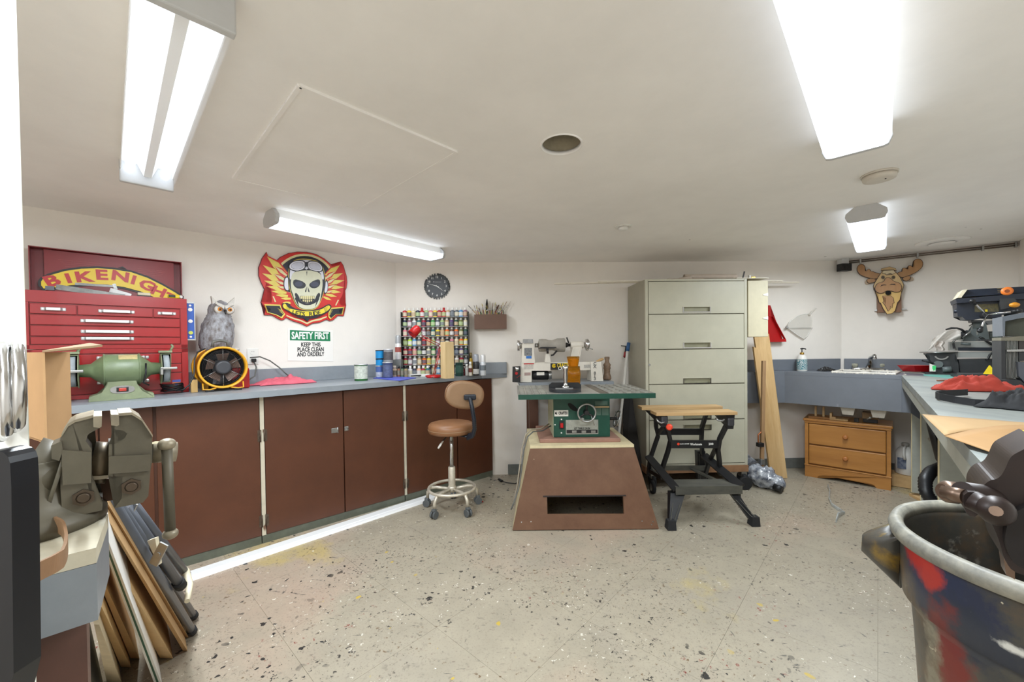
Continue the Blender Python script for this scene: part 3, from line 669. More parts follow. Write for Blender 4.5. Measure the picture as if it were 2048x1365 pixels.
for s in (-1, 1):
    xx = gx+s*.172
    b = B(WL); b.cyl((xx-.012, -ng, gz), (xx+.012, -ng, gz), .074, n=32); b.obj('grinding_wheel', m_stone, g)
    b = B(WL); b.cyl((xx-.05*s, -ng, gz), (xx-.018*s, -ng, gz), .024); b.obj('shaft', m_grd, g)
    # guard: inner disc, outer disc (rear half) and rim over the back and top
    b = B(WL); b.cyl((xx-s*.022, -ng, gz), (xx-s*.019, -ng, gz), .084, n=32); b.obj('guard_cheek', m_grd, g)
    b = B(WL); pts = arcpts(0, 0, .084, -70, 110, 16)
    b.rings([[(xx-.021, -ng+q[0], gz+q[1]), (xx+.021, -ng+q[0], gz+q[1]), (xx+.021, -ng+q[0]*.96, gz+q[1]*.96), (xx-.021, -ng+q[0]*.96, gz+q[1]*.96)] for q in pts]); b.obj('guard_band', m_grd, g)
    b = B(WL); pts = arcpts(0, 0, .082, -60, 110, 12)+[(-.02, .03), (.0, -.02)]
    b.slab([(-ng+q[0], gz+q[1]) for q in pts], xx+s*.019, xx+s*.022, Matrix(((0, 0, 1, 0), (1, 0, 0, 0), (0, 1, 0, 0), (0, 0, 0, 1)))); b.obj('outer_guard', m_grd, g)
    b = B(WL); b.bx(xx-.03, xx+.026, -ng-.035, -ng+.0, gz+.085, gz+.096); b.tube([(xx+.018, -ng-.02, gz+.09), (xx+.03, -ng-.02, gz+.12), (xx+.022, -ng-.02, gz+.128)], .006); b.obj('spark_arrestor', m_grd, g)
    b = B(WL); b.bx(xx-.028, xx+.04, -ng-.104, -ng-.078, gz-.004, gz+.008, bev=.002); b.bx(xx-.028, xx-.018, -ng-.104, -ng-.02, gz-.03, gz+.006); b.obj('tool_rest', m_steel, g)
b = B(WL); b.tube([(gx+.09, -ng-.05, gz+.03), (gx+.088, -ng-.075, gz-.02), (gx+.078, -ng-.06, gz-.07), (gx+.1, -ng-.05, gz-.085)], .004); b.obj('power_lead', m_black, g)
# coil of black cord
t = LWt('power_cord', 'black power cord coiled in a bundle between the grinder and the yellow fan', 'cord', -1.56, .42)
b = B(WL); c0 = WL.I @ onz(345, 788, CT); pts = []
for k in range(90):
    a = k*.42; pts.append((c0.x+(.045+.008*math.sin(k*1.3))*math.cos(a), c0.y+.02+(.028+.006*math.cos(k*.9))*math.sin(a), CT+.008+.0005*k+.006*abs(math.sin(k*.7))))
b.tube(pts, .0042, n=6); b.obj('coil', m_black, t)
b = B(WL); a = pxw(WL, 352, 782, .42); b.tube([a, pxw(WL, 366, 780, .43), pxw(WL, 379, 770, .43), pxw(WL, 388, 750, .42), pxw(WL, 389, 720, .40), pxw(WL, 395, 705, .36), pxw(WL, 410, 698, .3)], .0042, n=6); b.obj('lead', m_black, t)
# portable ventilator fan
nf = .375; fx, fz = WL.px(447, 740, nf); R = (WL.px(499, 739, nf)[0]-WL.px(397, 739, nf)[0])/2
zf = CT+R+.016; 
m_fan = mat('yellow_fan_housing', (222, 158, 36), .38, var=.06, scale=8)
fn = LWt('ventilator_fan', 'round yellow portable ventilator fan with a black grille', 'fan', fx, nf-.1)
yf = -nf
b = B(WL); b.sm = True
rp = lambda r, y: [(fx+r*math.cos(2*PI*k/40), y, zf+r*math.sin(2*PI*k/40)) for k in range(40)]
b.rings([rp(R, yf), rp(R-.004, yf-.006), rp(R-.012, yf-.002), rp(R-.014, yf+.02), rp(R-.016, yf+.20), rp(R-.010, yf+.20), rp(R-.008, yf+.02), rp(R, yf+.012)], closed=True); b.obj('housing', m_fan, fn)
b = B(WL); b.sm = True; b.rings([rp(R-.002, yf+.19), rp(R+.004, yf+.2), rp(R-.002, yf+.21), rp(R-.014, yf+.2)], closed=True); b.obj('rear_rim', m_fan, fn)
for k in range(9):
    r = .042+k*(R-.06)/9
    b = B(WL); b.tube([(fx+r*math.cos(2*PI*q/32), yf+.004+.0*k, zf+r*math.sin(2*PI*q/32)) for q in range(32)], .0011, n=5, closed=True); b.obj('grille_ring', m_black, fn)
for k in range(6):
    a = math.radians(30+60*k); b = B(WL); b.cyl((fx+.03*math.cos(a), yf+.006, zf+.03*math.sin(a)), (fx+(R-.014)*math.cos(a), yf+.006, zf+(R-.014)*math.sin(a)), .0016, n=6); b.obj('grille_spoke', m_steel, fn)
b = B(WL); b.lathe([(.041, 0), (.04, -.006), (.03, -.01)], c=(fx, yf+.004, zf), ax=(0, 1, 0), n=24); b.cyl((fx, yf, zf), (fx, yf+.003, zf), .04, n=24); b.obj('hub_cap', mat('dark_hub', (56, 56, 60), .5), fn)
b = B(WL); b.cyl((fx, yf+.03, zf), (fx, yf+.16, zf), .05, n=20); b.obj('motor', m_black, fn)
b = B(WL); b.cyl((fx, yf+.185, zf), (fx, yf+.19, zf), R-.018, n=36); b.obj('rear_shade_disc', m_black, fn)  # black disc stands in for the dark inside the fan
b = B(WL); b.sm = True; b.rings([rp(R-.0165, yf+.022), rp(R-.0165, yf+.18), rp(R-.0175, yf+.18), rp(R-.0175, yf+.022)], closed=True); b.obj('shade_liner', m_black, fn)  # black sleeve over the yellow inside, shade put in as colour
m_blade = mat('fan_blade', (120, 96, 84), .5, .3)
for k in range(5):
    a = 2*PI*k/5; M = Matrix.Translation((fx, yf+.06, zf)) @ Matrix.Rotation(a, 4, 'Y') @ Matrix.Rotation(.6, 4, 'X')
    b = B(WL.M @ M); b.plate([(-.018, .045), (-.035, R-.03), (.03, R-.025), (.02, .045)], -.001, .001); b.obj('blade', m_blade, fn)
for s in (-1, 1):
    b = B(WL); x_ = fx+s*.07; b.tube([(x_+s*.03, yf+.01, zf-R*.72), (x_+s*.03, yf+.0, CT+.016), (x_, yf-.01, CT+.014), (x_-s*.03, yf-.0, CT+.02), (x_-s*.035, yf+.01, zf-R*.95)], .004, n=6); b.obj('wire_foot', m_fan, fn)
    b = B(WL); b.bx(x_-.02, x_+.02, yf-.012, yf+.006, CT+.0005, CT+.012, bev=.002); b.obj('rubber_pad', m_rubber, fn)
    b = B(WL); b.bx(x_-.015, x_+.015, yf+.14, yf+.18, CT+.0005, zf-R*.8); b.obj('rear_foot', m_fan, fn)
b = B(WL); b.bx(fx+.06, fx+.155, yf+.10, yf+.18, CT+.002, CT+.13, bev=.006); b.obj('control_box', m_redpl, fn)
b = B(WL); zt_ = zf+R; b.tube([(fx-.04, yf+.08, zt_-.004), (fx-.035, yf+.08, zt_+.03), (fx, yf+.08, zt_+.038), (fx+.035, yf+.08, zt_+.03), (fx+.04, yf+.08, zt_-.004)], .009, n=8); b.obj('carry_handle', mat('grey_handle', (96, 96, 92), .5), fn)
b = B(WL); b.bx(fx-.15, fx-.12, yf+.04, yf+.07, CT+.001, CT+.075); b.obj('side_plate', mat('tan_block', (196, 160, 100), .6), fn)
# owl decoy: lathed body with feather relief
m_owl = mat('owl_grey_feathers', (168, 170, 176), .5, rgb2=(84, 70, 64), scale=42, bump=.6, bscale=80, stretch=(1, 1, .55))
m_owlf = mat('owl_pale_face', (196, 190, 182), .5, var=.15, scale=40)
ow = LWt('owl_decoy', 'grey plastic owl decoy with orange eyes standing behind the yellow fan', 'ornament', -1.345, .12, CT)
ox, oz0, oz1 = -1.33, 1.165, 1.535
b = B(WL); b.sm = True; rings = []
prof = [(0, .055, .05), (.05, .075, .062), (.15, .088, .075), (.35, .092, .08), (.55, .082, .07), (.68, .066, .058), (.74, .061, .055), (.82, .064, .058), (.90, .058, .052), (.96, .035, .032), (1.0, .006, .006)]
n = 48
fine = []
for i in range(len(prof)-1):
    for q in range(4):
        f = q/4; fine.append(tuple(prof[i][k]*(1-f)+prof[i+1][k]*f for k in range(3)))
fine.append(prof[-1])
for i, (t_, rx, ry) in enumerate(fine):
    rr = []
    for k in range(n):
        a = 2*PI*k/n
        fe = 0
        if t_ < .72:                        # overlapping scale-like feathers in rows
            row = t_*22; ph = (k/n*24 + (.5 if int(row) % 2 else 0)) % 1
            fe = .005*(1-(row % 1))*(1-abs(ph-.5)*1.4)
        lean = -.035*(1-t_)
        rr.append((ox+lean+(rx+fe)*math.cos(a), -.14+(ry+fe)*math.sin(a), oz0+t_*(oz1-.03-oz0)))
    rings.append(rr)
b.rings(rings); b.obj('body', m_owl, ow)
hz = oz0+.815*(oz1-.03-oz0)
for s in (-1, 1):
    b = B(WL); b.lathe([(.030, 0), (.026, -.012), (.014, -.016)], c=(ox+.01+s*.027, -.14-.042, hz), ax=(s*.25, 1, 0), n=20); d = b.obj('eye_disc', m_owlf, ow)
    b = B(WL); b.sphere((ox+.012+s*.027, -.14-.059, hz), (.0125, .006, .0125)); e = b.obj('eye', mat('owl_orange_eye', (214, 132, 40), .2, var=0), d)
    b = B(WL); b.sphere((ox+.013+s*.027, -.14-.0645, hz), (.0065, .003, .0065)); b.obj('pupil', m_black, ow)
    b = B(WL); b.plate([(ox+.01+s*.012, hz+.028), (ox+.01+s*.035, hz+.055), (ox+.01+s*.062, hz+.085), (ox+.01+s*.056, hz+.03)], -.165, -.125); b.obj('ear_tuft', m_owlf, ow)
    b = B(WL); b.plate([(ox+.01+s*.004, hz+.002), (ox+.01+s*.05, hz+.034), (ox+.01+s*.045, hz+.045), (ox+.01, hz+.024)], -.208, -.19); b.obj('brow', m_owlf, ow)
    b = B(WL); b.sphere((ox+s*.05+.02, -.17, oz0+.02), (.022, .03, .012)); b.obj('foot', m_owlf, ow)
b = B(WL); b.cyl((ox+.012, -.205, hz-.006), (ox+.012, -.212, hz-.032), .009, .002, n=10); b.obj('beak', m_dark, ow)
b = B(WL); b.lathe([(.07, 0), (.06, .01), (.05, .2), (.056, .235)], c=(ox-.03, -.14, CT+.001)); b.obj('perch_base', m_owl, ow)
# outlet and its cable
t = LWt('wall_outlet', 'white double power outlet on the wall beside the yellow fan', 'outlet', -1.12, .004, 1.08)
x_ = -1.128; b = B(WL); b.bx(x_-.035, x_+.035, -.007, -.001, 1.078, 1.192, bev=.003); b.obj('cover_plate', m_white, t)
for z_ in (1.165, 1.108):
    b = B(WL); b.cyl((x_, -.009, z_), (x_, -.0072, z_), .017, n=20); s_ = b.obj('socket', m_white, t)
    for dx_ in (-.006, .006):
        b = B(WL); b.bx(x_+dx_-.001, x_+dx_+.001, -.0096, -.0091, z_, z_+.008); b.obj('slot', m_black, s_)
t = LWt('fan_cable', 'grey cable plugged into the outlet, looping above the worktop to the pink rag', 'cord', -1.0, .08)
b = B(WL); b.bx(x_-.014, x_+.014, -.04, -.0105, 1.095, 1.12, bev=.004); b.obj('plug', m_dark, t)
b = B(WL); pts = [pxw(WL, 500, 716, .05), pxw(WL, 520, 714, .08), pxw(WL, 540, 722, .12), pxw(WL, 558, 735, .18), pxw(WL, 573, 749, .24)]; c1 = WL.I @ onz(585, 757, CT+.006); pts.append(c1)
b.tube(pts, .0045, n=7); b.obj('cable', mat('grey_cable', (92, 92, 88), .6), t)
b = B(WL); b.tube([(x_, -.03, 1.096), (x_+.01, -.045, 1.06), (x_-.01, -.09, 1.0), (x_-.06, -.16, .98)], .0045, n=7); b.obj('cable', mat('grey_cable', (92, 92, 88), .6), t)
# crumpled pink rag
m_pink = mat('pink_cloth', (206, 96, 112), .9, var=.1, scale=20)
def rag(name, label, cat, c, sx, sy, hgt, rot, mt, seed, z=CT, pts=9):
    t = None
    M = Matrix.Translation((c[0], c[1], z)) @ Matrix.Rotation(rot, 4, 'Z')
    def fn(u, v):
        x = (u-.5)*2; y = (v-.5)*2; r = max(abs(x), abs(y))
        a = math.atan2(y, x); rad = 1+.35*fbm(math.cos(a)*1.4+seed, math.sin(a)*1.4, seed)
        h = (1-r**2.2)*hgt*(.55+.6*abs(fbm(x*1.6+seed, y*1.6, 3)))+hgt*(1.1*(.5-abs(fbm(x*2.0+seed, y*2.0, 7)*1.6))**2+.35*abs(fbm(x*4, y*4+seed, 3)))*(1-r**3)+.0035
        return M @ Vector((x*sx*rad*.5, y*sy*rad*.5, h))
    b = B(Matrix.Identity(4)); b.sheet(fn, 40, 40, .0025); o = b.obj(name, mt); return tag(o, label, cat)
cr = onz(572, 768, CT); rag('rag', 'crumpled pink rag lying on the grey worktop under the safety sign', 'rag', cr, .34, .17, .05, .75, m_pink, 4.2)
cr = onz(525, 771, CT); rag('rag', 'thin pink strip of cloth trailing left of the crumpled pink rag', 'rag', cr, .2, .035, .012, .75, m_pink, 9.4)
# ------------------------------------------------------------------ safety sign
sg = LWt('safety_sign', 'white and green SAFETY FIRST sign on the left wall', 'sign', -.735, .002, 1.09)
q = WL.pxs([(575, 656.5), (665.5, 661), (666, 723.5), (575, 722)])
b = B(WL); b.plate(q, -.003, -.0005); b.obj('panel', mat('sign_white', (236, 232, 226), .45, var=0), sg)
q2 = WL.pxs([(579.5, 660.5), (660, 664.5), (660.5, 683), (579.5, 681)])
b = B(WL); b.plate(q2, -.0036, -.0031); b.obj('green_band', mat('sign_green', (20, 122, 78), .4, var=0), sg)
m_sw = mat('print_white', (240, 240, 236), .5, var=0); m_sk = mat('print_black', (22, 22, 24), .5, var=0)
def wtext(fr, txt, x0, x1, y, m, mt, parent, h, bold=.001, base_w=None, tilt=0, name='lettering'):
    a = fr.px(x0, y, m); c = fr.px(x1, y, m); W = c[0]-a[0]; cxx = (a[0]+c[0])/2; zz = fr.px((x0+x1)/2, y, m)[1]
    o = lettering(txt, h, mt, parent, Matrix.Identity(4) if False else at(fr, cxx, -m-.0006, zz, tilt), name, .0006, bold)
    xs = [v.co.x for v in o.data.vertices]
    Mi = (world_of(parent) if parent is not None else Matrix.Identity(4)); L = fr.I @ Mi
    lx = [(L @ v.co).x for v in o.data.vertices]; w0_ = max(lx)-min(lx); k = W/w0_; Li = L.inverted()
    for v in o.data.vertices:
        p = L @ v.co; p.x = cxx+(p.x-cxx)*k; v.co = Li @ p
    return o
wtext(WL, 'SAFETY FIRST', 583, 657.5, 672.5, .0036, m_sw, sg, .075, .0022)
wtext(WL, 'KEEP THIS', 602, 641, 690, .003, m_sk, sg, .045, .0012)
wtext(WL, 'PLACE CLEAN', 595, 647.5, 699.8, .003, m_sk, sg, .045, .0012)
wtext(WL, 'AND ORDERLY', 594, 648.5, 709.3, .003, m_sk, sg, .045, .0012)
# ------------------------------------------------------------------ winged skull sign: stacked painted layers
Zs = lambda pts: WL.pxs(zp(500, 490, 5.46, pts), .012)
sk = LWt('skull_sign', 'cut-out winged skull sign with aviator goggles reading LETS RIDE', 'sign', -.77, .006, 1.37)
lay = [0.012]
def layer(pts, mt, nm, lv, mirror=None, sm=0):
    pts = smoothpoly(pts, sm) if sm else pts
    b = B(WL); b.plate(Zs(pts), -.012-.0007*lv, -.012-.0007*(lv-1)+.0001); return b.obj(nm, mt, sk)
m_sr = mat('skull_sign_red', (206, 40, 32), .4, var=.04); m_sy = mat('skull_sign_yellow', (226, 206, 96), .4, var=.05); m_sc = mat('skull_sign_cream', (222, 212, 158), .4, var=.03)
m_sb = mat('skull_sign_black', (34, 36, 44), .42, var=.02); m_sbone = mat('skull_bone', (214, 214, 188), .45, var=.04); m_sgw = mat('goggle_white', (222, 222, 232), .35, var=.04); m_smar = mat('maroon_edge', (110, 26, 40), .5, var=0)
outline = [(182, 82), (196, 150), (222, 190), (236, 178), (268, 205), (330, 140), (420, 96), (520, 80), (620, 82), (720, 105), (810, 155), (880, 215), (925, 272), (965, 250), (975, 215), (990, 186), (1015, 225), (1035, 290), (1052, 345), (1058, 410), (1050, 470), (1025, 520), (1010, 548), (985, 590), (975, 640), (1005, 668), (1045, 664), (1022, 706), (1020, 776), (960, 770), (905, 820), (868, 828), (835, 812), (760, 845), (680, 855), (622, 888), (560, 858), (470, 830), (392, 790), (370, 815), (340, 820), (300, 800), (240, 765), (160, 765), (172, 700), (125, 625), (170, 632), (240, 634), (215, 540), (160, 480), (125, 410), (100, 340), (98, 250), (118, 200), (135, 150)]
b = B(WL); b.plate(grow(Zs(outline), .004), -.012, -.001); b.obj('backing_board', m_smar, sk)
layer(outline, m_sr, 'red_ground', 1)
layer(arcpts(590, 470, 362, 0, 180, 26, -372)+[(590, 560)], m_sc, 'cream_ring', 2)
layer(arcpts(590, 470, 335, 0, 180, 26, -348)+[(590, 560)], m_sb, 'black_disc', 3)
# feathers of the two wings
def feather(p, q_, w, nm='feather'):
    (x0, y0), (x1, y1) = p, q_; dx, dy = x1-x0, y1-y0; l = math.hypot(dx, dy); nx, ny = -dy/l*w, dx/l*w
    red = [(x0+nx*.7, y0+ny*.7), (x0+dx*.5+nx*1.3, y0+dy*.5+ny*1.3), (x1, y1), (x0+dx*.5-nx*1.3, y0+dy*.5-ny*1.3), (x0-nx*.7, y0-ny*.7)]
    return red
wl_ = [((395, 330), (160, 105), 34), ((380, 375), (112, 205), 32), ((370, 415), (104, 300), 28), ((380, 455), (125, 385), 24), ((390, 490), (165, 450), 22), ((405, 525), (215, 505), 19), ((420, 560), (262, 548), 16), ((450, 590), (320, 585), 14)]
for (p_, q_, w_) in wl_: layer(feather(p_, q_, w_*1.25), m_sr, 'wing_feather_edge', 3.5)
for (p_, q_, w_) in wl_: layer(feather((p_[0]*.96+q_[0]*.04, p_[1]*.96+q_[1]*.04), (q_[0]+(p_[0]-q_[0])*.1, q_[1]+(p_[1]-q_[1])*.1), w_*.86), m_sy, 'wing_feather', 5)
for (p_, q_, w_) in [((400, 340), (270, 235), 16), ((395, 395), (262, 320), 16), ((400, 440), (275, 395), 13), ((410, 480), (290, 452), 12)]:
    layer(feather(p_, q_, w_*1.7), m_sr, 'inner_feather_edge', 6); layer(feather(p_, q_, w_*.8), m_sc, 'inner_feather', 7)
wr_ = [((830, 340), (995, 210), 30), ((840, 385), (1032, 300), 26), ((845, 425), (1048, 385), 23), ((845, 465), (1042, 465), 20), ((838, 505), (1010, 520), 18), ((825, 540), (960, 570), 15), ((800, 570), (900, 610), 13)]
for (p_, q_, w_) in wr_: layer(feather(p_, q_, w_*1.25), m_sr, 'wing_feather_edge', 3.5)
for (p_, q_, w_) in wr_: layer(feather(p_, (q_[0]+(p_[0]-q_[0])*.1, q_[1]+(p_[1]-q_[1])*.1), w_*.84), m_sy, 'wing_feather', 5)
for (p_, q_, w_) in [((815, 375), (930, 290), 14), ((820, 430), (935, 365), 13), ((820, 480), (925, 440), 12), ((815, 520), (905, 510), 10)]:
    layer(feather(p_, q_, w_*1.7), m_sr, 'inner_feather_edge', 6); layer(feather(p_, q_, w_*.8), m_sc, 'inner_feather', 7)
# helmet, ear cups, skull
hel = [(415, 300), (430, 215), (480, 165), (560, 152), (640, 156), (730, 175), (790, 225), (812, 300), (828, 420), (800, 540), (770, 620), (740, 680), (690, 712), (620, 718), (550, 705), (500, 670), (465, 590), (440, 520), (415, 420)]
layer(hel, m_sy, 'yellow_outline', 8, sm=2)
layer([(617+(x-617)*.975, 430+(y-430)*.975) for x, y in hel], m_sb, 'black_helmet', 9, sm=2)
layer([(432, 300), (445, 225), (490, 178), (560, 165), (640, 168), (720, 185), (775, 235), (797, 300), (805, 380), (785, 380), (765, 300), (700, 262), (620, 262), (540, 262), (470, 300), (447, 380), (430, 380)], m_sgw, 'helmet_cap', 10, sm=1)
for pts in ([(395, 345), (370, 365), (360, 430), (370, 490), (410, 515), (430, 500), (415, 420), (420, 350)], [(820, 385), (845, 395), (852, 450), (845, 510), (820, 540), (800, 525), (815, 460)]):
    layer([(x, y) for x, y in pts], m_sb, 'ear_cup', 10, sm=1); mx = sum(p[0] for p in pts)/len(pts); my = sum(p[1] for p in pts)/len(pts)
    layer([(mx+(x-mx)*.72, my+(y-my)*.84) for x, y in pts], m_sgw, 'ear_cup_pad', 11, sm=1)
layer([(447, 350), (470, 300), (540, 285), (620, 280), (700, 285), (765, 315), (785, 370), (790, 430), (782, 500), (770, 560), (760, 620), (735, 670), (690, 700), (620, 706), (560, 696), (510, 660), (480, 600), (462, 530), (447, 500), (440, 430)], m_sbone, 'skull', 12, sm=2)
for pts in ([(430, 215), (480, 178), (575, 176), (600, 210), (590, 262), (520, 288), (450, 275), (425, 250)], [(625, 205), (650, 180), (740, 190), (785, 240), (780, 290), (720, 290), (650, 272), (628, 240)]):
    mx = sum(p[0] for p in pts)/len(pts); my = sum(p[1] for p in pts)/len(pts)
    layer([(mx+(x-mx)*1.12, my+(y-my)*1.15) for x, y in pts], m_sb, 'goggle_rim', 13, sm=2); layer([(mx+(x-mx)*1.0, my+(y-my)*.98) for x, y in pts], m_sgw, 'goggle_frame', 14, sm=2)
    layer([(mx+(x-mx)*.80, my+(y-my)*.74) for x, y in pts], m_sb, 'goggle_line', 15, sm=2); layer([(mx+(x-mx)*.77, my+(y-my)*.70) for x, y in pts], mat('goggle_glass', (196, 198, 212), .2, var=.06), 'goggle_glass', 16, sm=2)
layer([(590, 190), (632, 190), (632, 240), (590, 240)], m_sb, 'goggle_bridge', 14); layer(arcpts(611, 262, 10, 0, 360, 12), m_sgw, 'rivet', 15)
layer([(612, 292), (617, 345), (622, 292)], m_sb, 'forehead_crack', 13)
layer([(475, 375), (560, 395), (608, 430), (600, 465), (560, 482), (500, 476), (462, 430)], m_sb, 'brow_shadow', 13, sm=1)
layer([(755, 375), (690, 392), (640, 430), (648, 462), (690, 480), (740, 465), (765, 425)], m_sb, 'brow_shadow', 13, sm=1)
for cx_, cy_ in ((528, 430), (702, 432)): layer(arcpts(cx_, cy_, 44, 0, 360, 20, 28), mat('eye_socket', (62, 64, 84), .4, var=0), 'eye_socket', 14)
layer([(618, 455), (598, 500), (596, 520), (610, 515), (612, 485)], m_sb, 'nostril', 13); layer([(624, 455), (643, 500), (646, 520), (632, 515), (628, 485)], m_sb, 'nostril', 13)
layer([(480, 545), (498, 520), (530, 560), (545, 615), (600, 640), (660, 635), (705, 600), (722, 550), (750, 520), (765, 545), (745, 600), (705, 640), (640, 662), (580, 658), (520, 625)], m_sb, 'jaw_shadow', 13, sm=1)
layer([(540, 560), (700, 560), (700, 600), (665, 635), (575, 635), (545, 605)], m_sb, 'mouth', 13.5)
for k in range(7):
    x0 = 546+k*22; dz = 8*math.cos((k-3)*.5)
    layer([(x0, 558+abs(k-3)*2), (x0+19, 558+abs(k-3)*2), (x0+18, 590+dz), (x0+2, 590+dz)], m_sc, 'tooth', 15)
    if 0 < k < 6: layer([(x0+2, 596+dz), (x0+18, 596+dz), (x0+16, 622+dz-abs(k-3)*3), (x0+4, 622+dz-abs(k-3)*3)], m_sc, 'tooth', 15)
for pts in ([(485, 590), (500, 560), (520, 620), (530, 680)], [(752, 590), (738, 570), (716, 640), (705, 685)]): layer(pts, m_sb, 'cheek_line', 14)
# ribbon
rb = [(345, 640), (375, 625), (420, 625), (440, 640), (420, 650), (470, 690), (540, 712), (620, 718), (700, 712), (780, 690), (850, 645), (885, 665), (880, 705), (820, 755), (740, 782), (640, 795), (560, 790), (470, 765), (390, 720), (345, 690)]
layer(rb, m_sb, 'ribbon_edge', 17, sm=1)
layer([(352, 655), (380, 640), (410, 690), (470, 708), (540, 724), (620, 730), (700, 724), (780, 705), (845, 660), (872, 672), (866, 700), (812, 742), (740, 768), (640, 780), (560, 776), (470, 750), (400, 712), (358, 690)], mat('ribbon_yellow', (232, 212, 60), .4, var=.03), 'ribbon_face', 18, sm=1)
layer([(345, 640), (375, 622), (425, 622), (445, 642), (425, 650), (405, 634), (375, 636)], m_sy, 'ribbon_curl', 18, sm=1)
for pts, pin in (([(150, 650), (325, 655), (350, 720), (380, 760), (345, 805), (280, 770), (180, 740), (215, 700)], .9), ([(1025, 678), (880, 690), (850, 745), (850, 790), (872, 815), (935, 760), (1005, 762), (965, 715)], .9)):
    layer(pts, m_sy, 'ribbon_tail_edge', 16.5); mx = sum(p[0] for p in pts)/len(pts); my = sum(p[1] for p in pts)/len(pts)
    layer([(mx+(x-mx)*.86, my+(y-my)*.8) for x, y in pts], m_sb, 'ribbon_tail', 17)
for k in range(4):
    layer([(290+k*8, 690+k*13), (335+k*8, 715+k*13), (332+k*8, 719+k*13)], m_sy, 'ribbon_stroke', 18.4); layer([(905-k*8, 705+k*16), (865-k*4, 730+k*14), (866-k*4, 736+k*14)], m_sy, 'ribbon_stroke', 18.4)
    layer([(375+k*4, 660+k*12), (440-k*4, 690+k*12), (438-k*4, 694+k*12)], m_sb, 'ribbon_shade_line', 19); layer([(855-k*4, 665+k*14), (800+k*4, 700+k*12), (802+k*4, 705+k*12)], m_sb, 'ribbon_shade_line', 19)
layer([(395, 765), (470, 795), (560, 822), (622, 850), (680, 822), (760, 805), (835, 780), (840, 790), (760, 826), (685, 838), (622, 868), (560, 838), (470, 812), (400, 780)], m_sc, 'cream_lower_band', 2.5)
layer([(440, 768), (530, 800), (600, 808), (622, 842), (645, 810), (720, 800), (800, 772), (740, 785), (640, 797), (560, 792)], m_sb, 'black_lower_band', 17.2)
for pts in ([(245, 565), (258, 562), (285, 625), (270, 628)], [(958, 600), (968, 605), (940, 665), (928, 660)]): layer(pts, m_sc, 'cream_bar', 5)
for ch, x, y, r_ in (('L', 470, 743, 10), ('E', 504, 751, 8), ('T', 541, 756, 5), ('S', 578, 760, 2), ('R', 656, 760, -3), ('I', 687, 756, -6), ('D', 712, 753, -8), ('E', 748, 746, -10)):
    c_ = Zs([(x, y)])[0]; lettering(ch, .046, m_sb, sk, at(WL, c_[0], -.0266, c_[1], math.radians(r_)*-1), bold=.0006, depth=.0006)
# ------------------------------------------------------------------ saw-blade clock on the back wall
ck = thing('wall_clock', 'black round clock shaped like a saw blade, above the paint rack', 'clock', WB.w(.373, -.01, 1.63), WB.a)
kc = WB.px(874, 573, .01); Rk = .104
b = B(WB); pts = []
for k in range(30):
    a = 2*PI*k/30; pts += [(kc[0]+Rk*math.cos(a), kc[1]+Rk*math.sin(a)), (kc[0]+(Rk+.016)*math.cos(a+.02), kc[1]+(Rk+.016)*math.sin(a+.02)), (kc[0]+(Rk+.012)*math.cos(a+.11), kc[1]+(Rk+.012)*math.sin(a+.11)), (kc[0]+(Rk-.004)*math.cos(a+.13), kc[1]+(Rk-.004)*math.sin(a+.13))]
b.plate(pts, -.008, -.001); b.obj('toothed_blade', mat('dark_grey_blade', (66, 66, 64), .4, .3), ck)
b = B(WB); b.plate(arcpts(kc[0], kc[1], .099, 0, 360, 40)[:-1], -.012, -.0081); b.obj('face', mat('clock_black', (36, 37, 40), .4, var=.02), ck)
for h in range(1, 13):
    a = math.radians(90-30*h); lettering(str(h), .027, m_sw, ck, at(WB, kc[0]+.083*math.cos(a), -.0124, kc[1]+.083*math.sin(a)), 'numeral', .0004, .0003)
for (dx_, dy_, l_, w_) in ((14.5, 10.5, 1, .0035), (-21, -6.5, 1, .0028)):
    e = WB.px(874+dx_, 573+dy_, .012); d_ = Vector((e[0]-kc[0], e[1]-kc[1])); nn = Vector((-d_.y, d_.x)).normalized()*w_
    b = B(WB); b.plate([(kc[0]-d_.x*.15+nn.x, kc[1]-d_.y*.15+nn.y), (kc[0]-d_.x*.15-nn.x, kc[1]-d_.y*.15-nn.y), (e[0], e[1])], -.0142, -.013); b.obj('hand', m_sw, ck)
b = B(WB); b.cyl((kc[0], -.015, kc[1]), (kc[0], -.0125, kc[1]), .004, n=12); b.obj('hand_boss', m_sw, ck)

b = B(WB); b.plate(arcpts(kc[0]-.028, kc[1]+.04, .006, 0, 360, 10)[:-1], -.0128, -.0121); b.bx(kc[0]-.018, kc[0]+.04, -.0128, -.0121, kc[1]+.0365, kc[1]+.0405); b.obj('maker_mark', mat('mark_grey', (150, 150, 150), .5, var=0), ck)
# ------------------------------------------------------------------ brush box and brushes
m_box = mat('brown_box', (104, 74, 58), .5, var=.05)
bb = thing('brush_box', 'brown wall box packed with paint brushes', 'box', WB.w(.858, -.05, 1.343), WB.a)
x0, x1, z0, z1 = .713, 1.003, 1.343, 1.474
b = B(WB); b.bx(x0, x1, -.085, -.08, z0, z1); b.obj('front_panel', m_box, bb)
b = B(WB); b.bx(x0, x1, -.006, -.001, z0, z1); b.obj('back_panel', m_box, bb)
b = B(WB); b.bx(x0, x0+.005, -.0798, -.0062, z0, z1); b.obj('side_panel', m_box, bb)
b = B(WB); b.bx(x1-.005, x1, -.0798, -.0062, z0, z1); b.obj('side_panel', m_box, bb)
b = B(WB); b.bx(x0+.0052, x1-.0052, -.0798, -.0062, z0, z0+.005); b.obj('bottom_panel', m_box, bb)
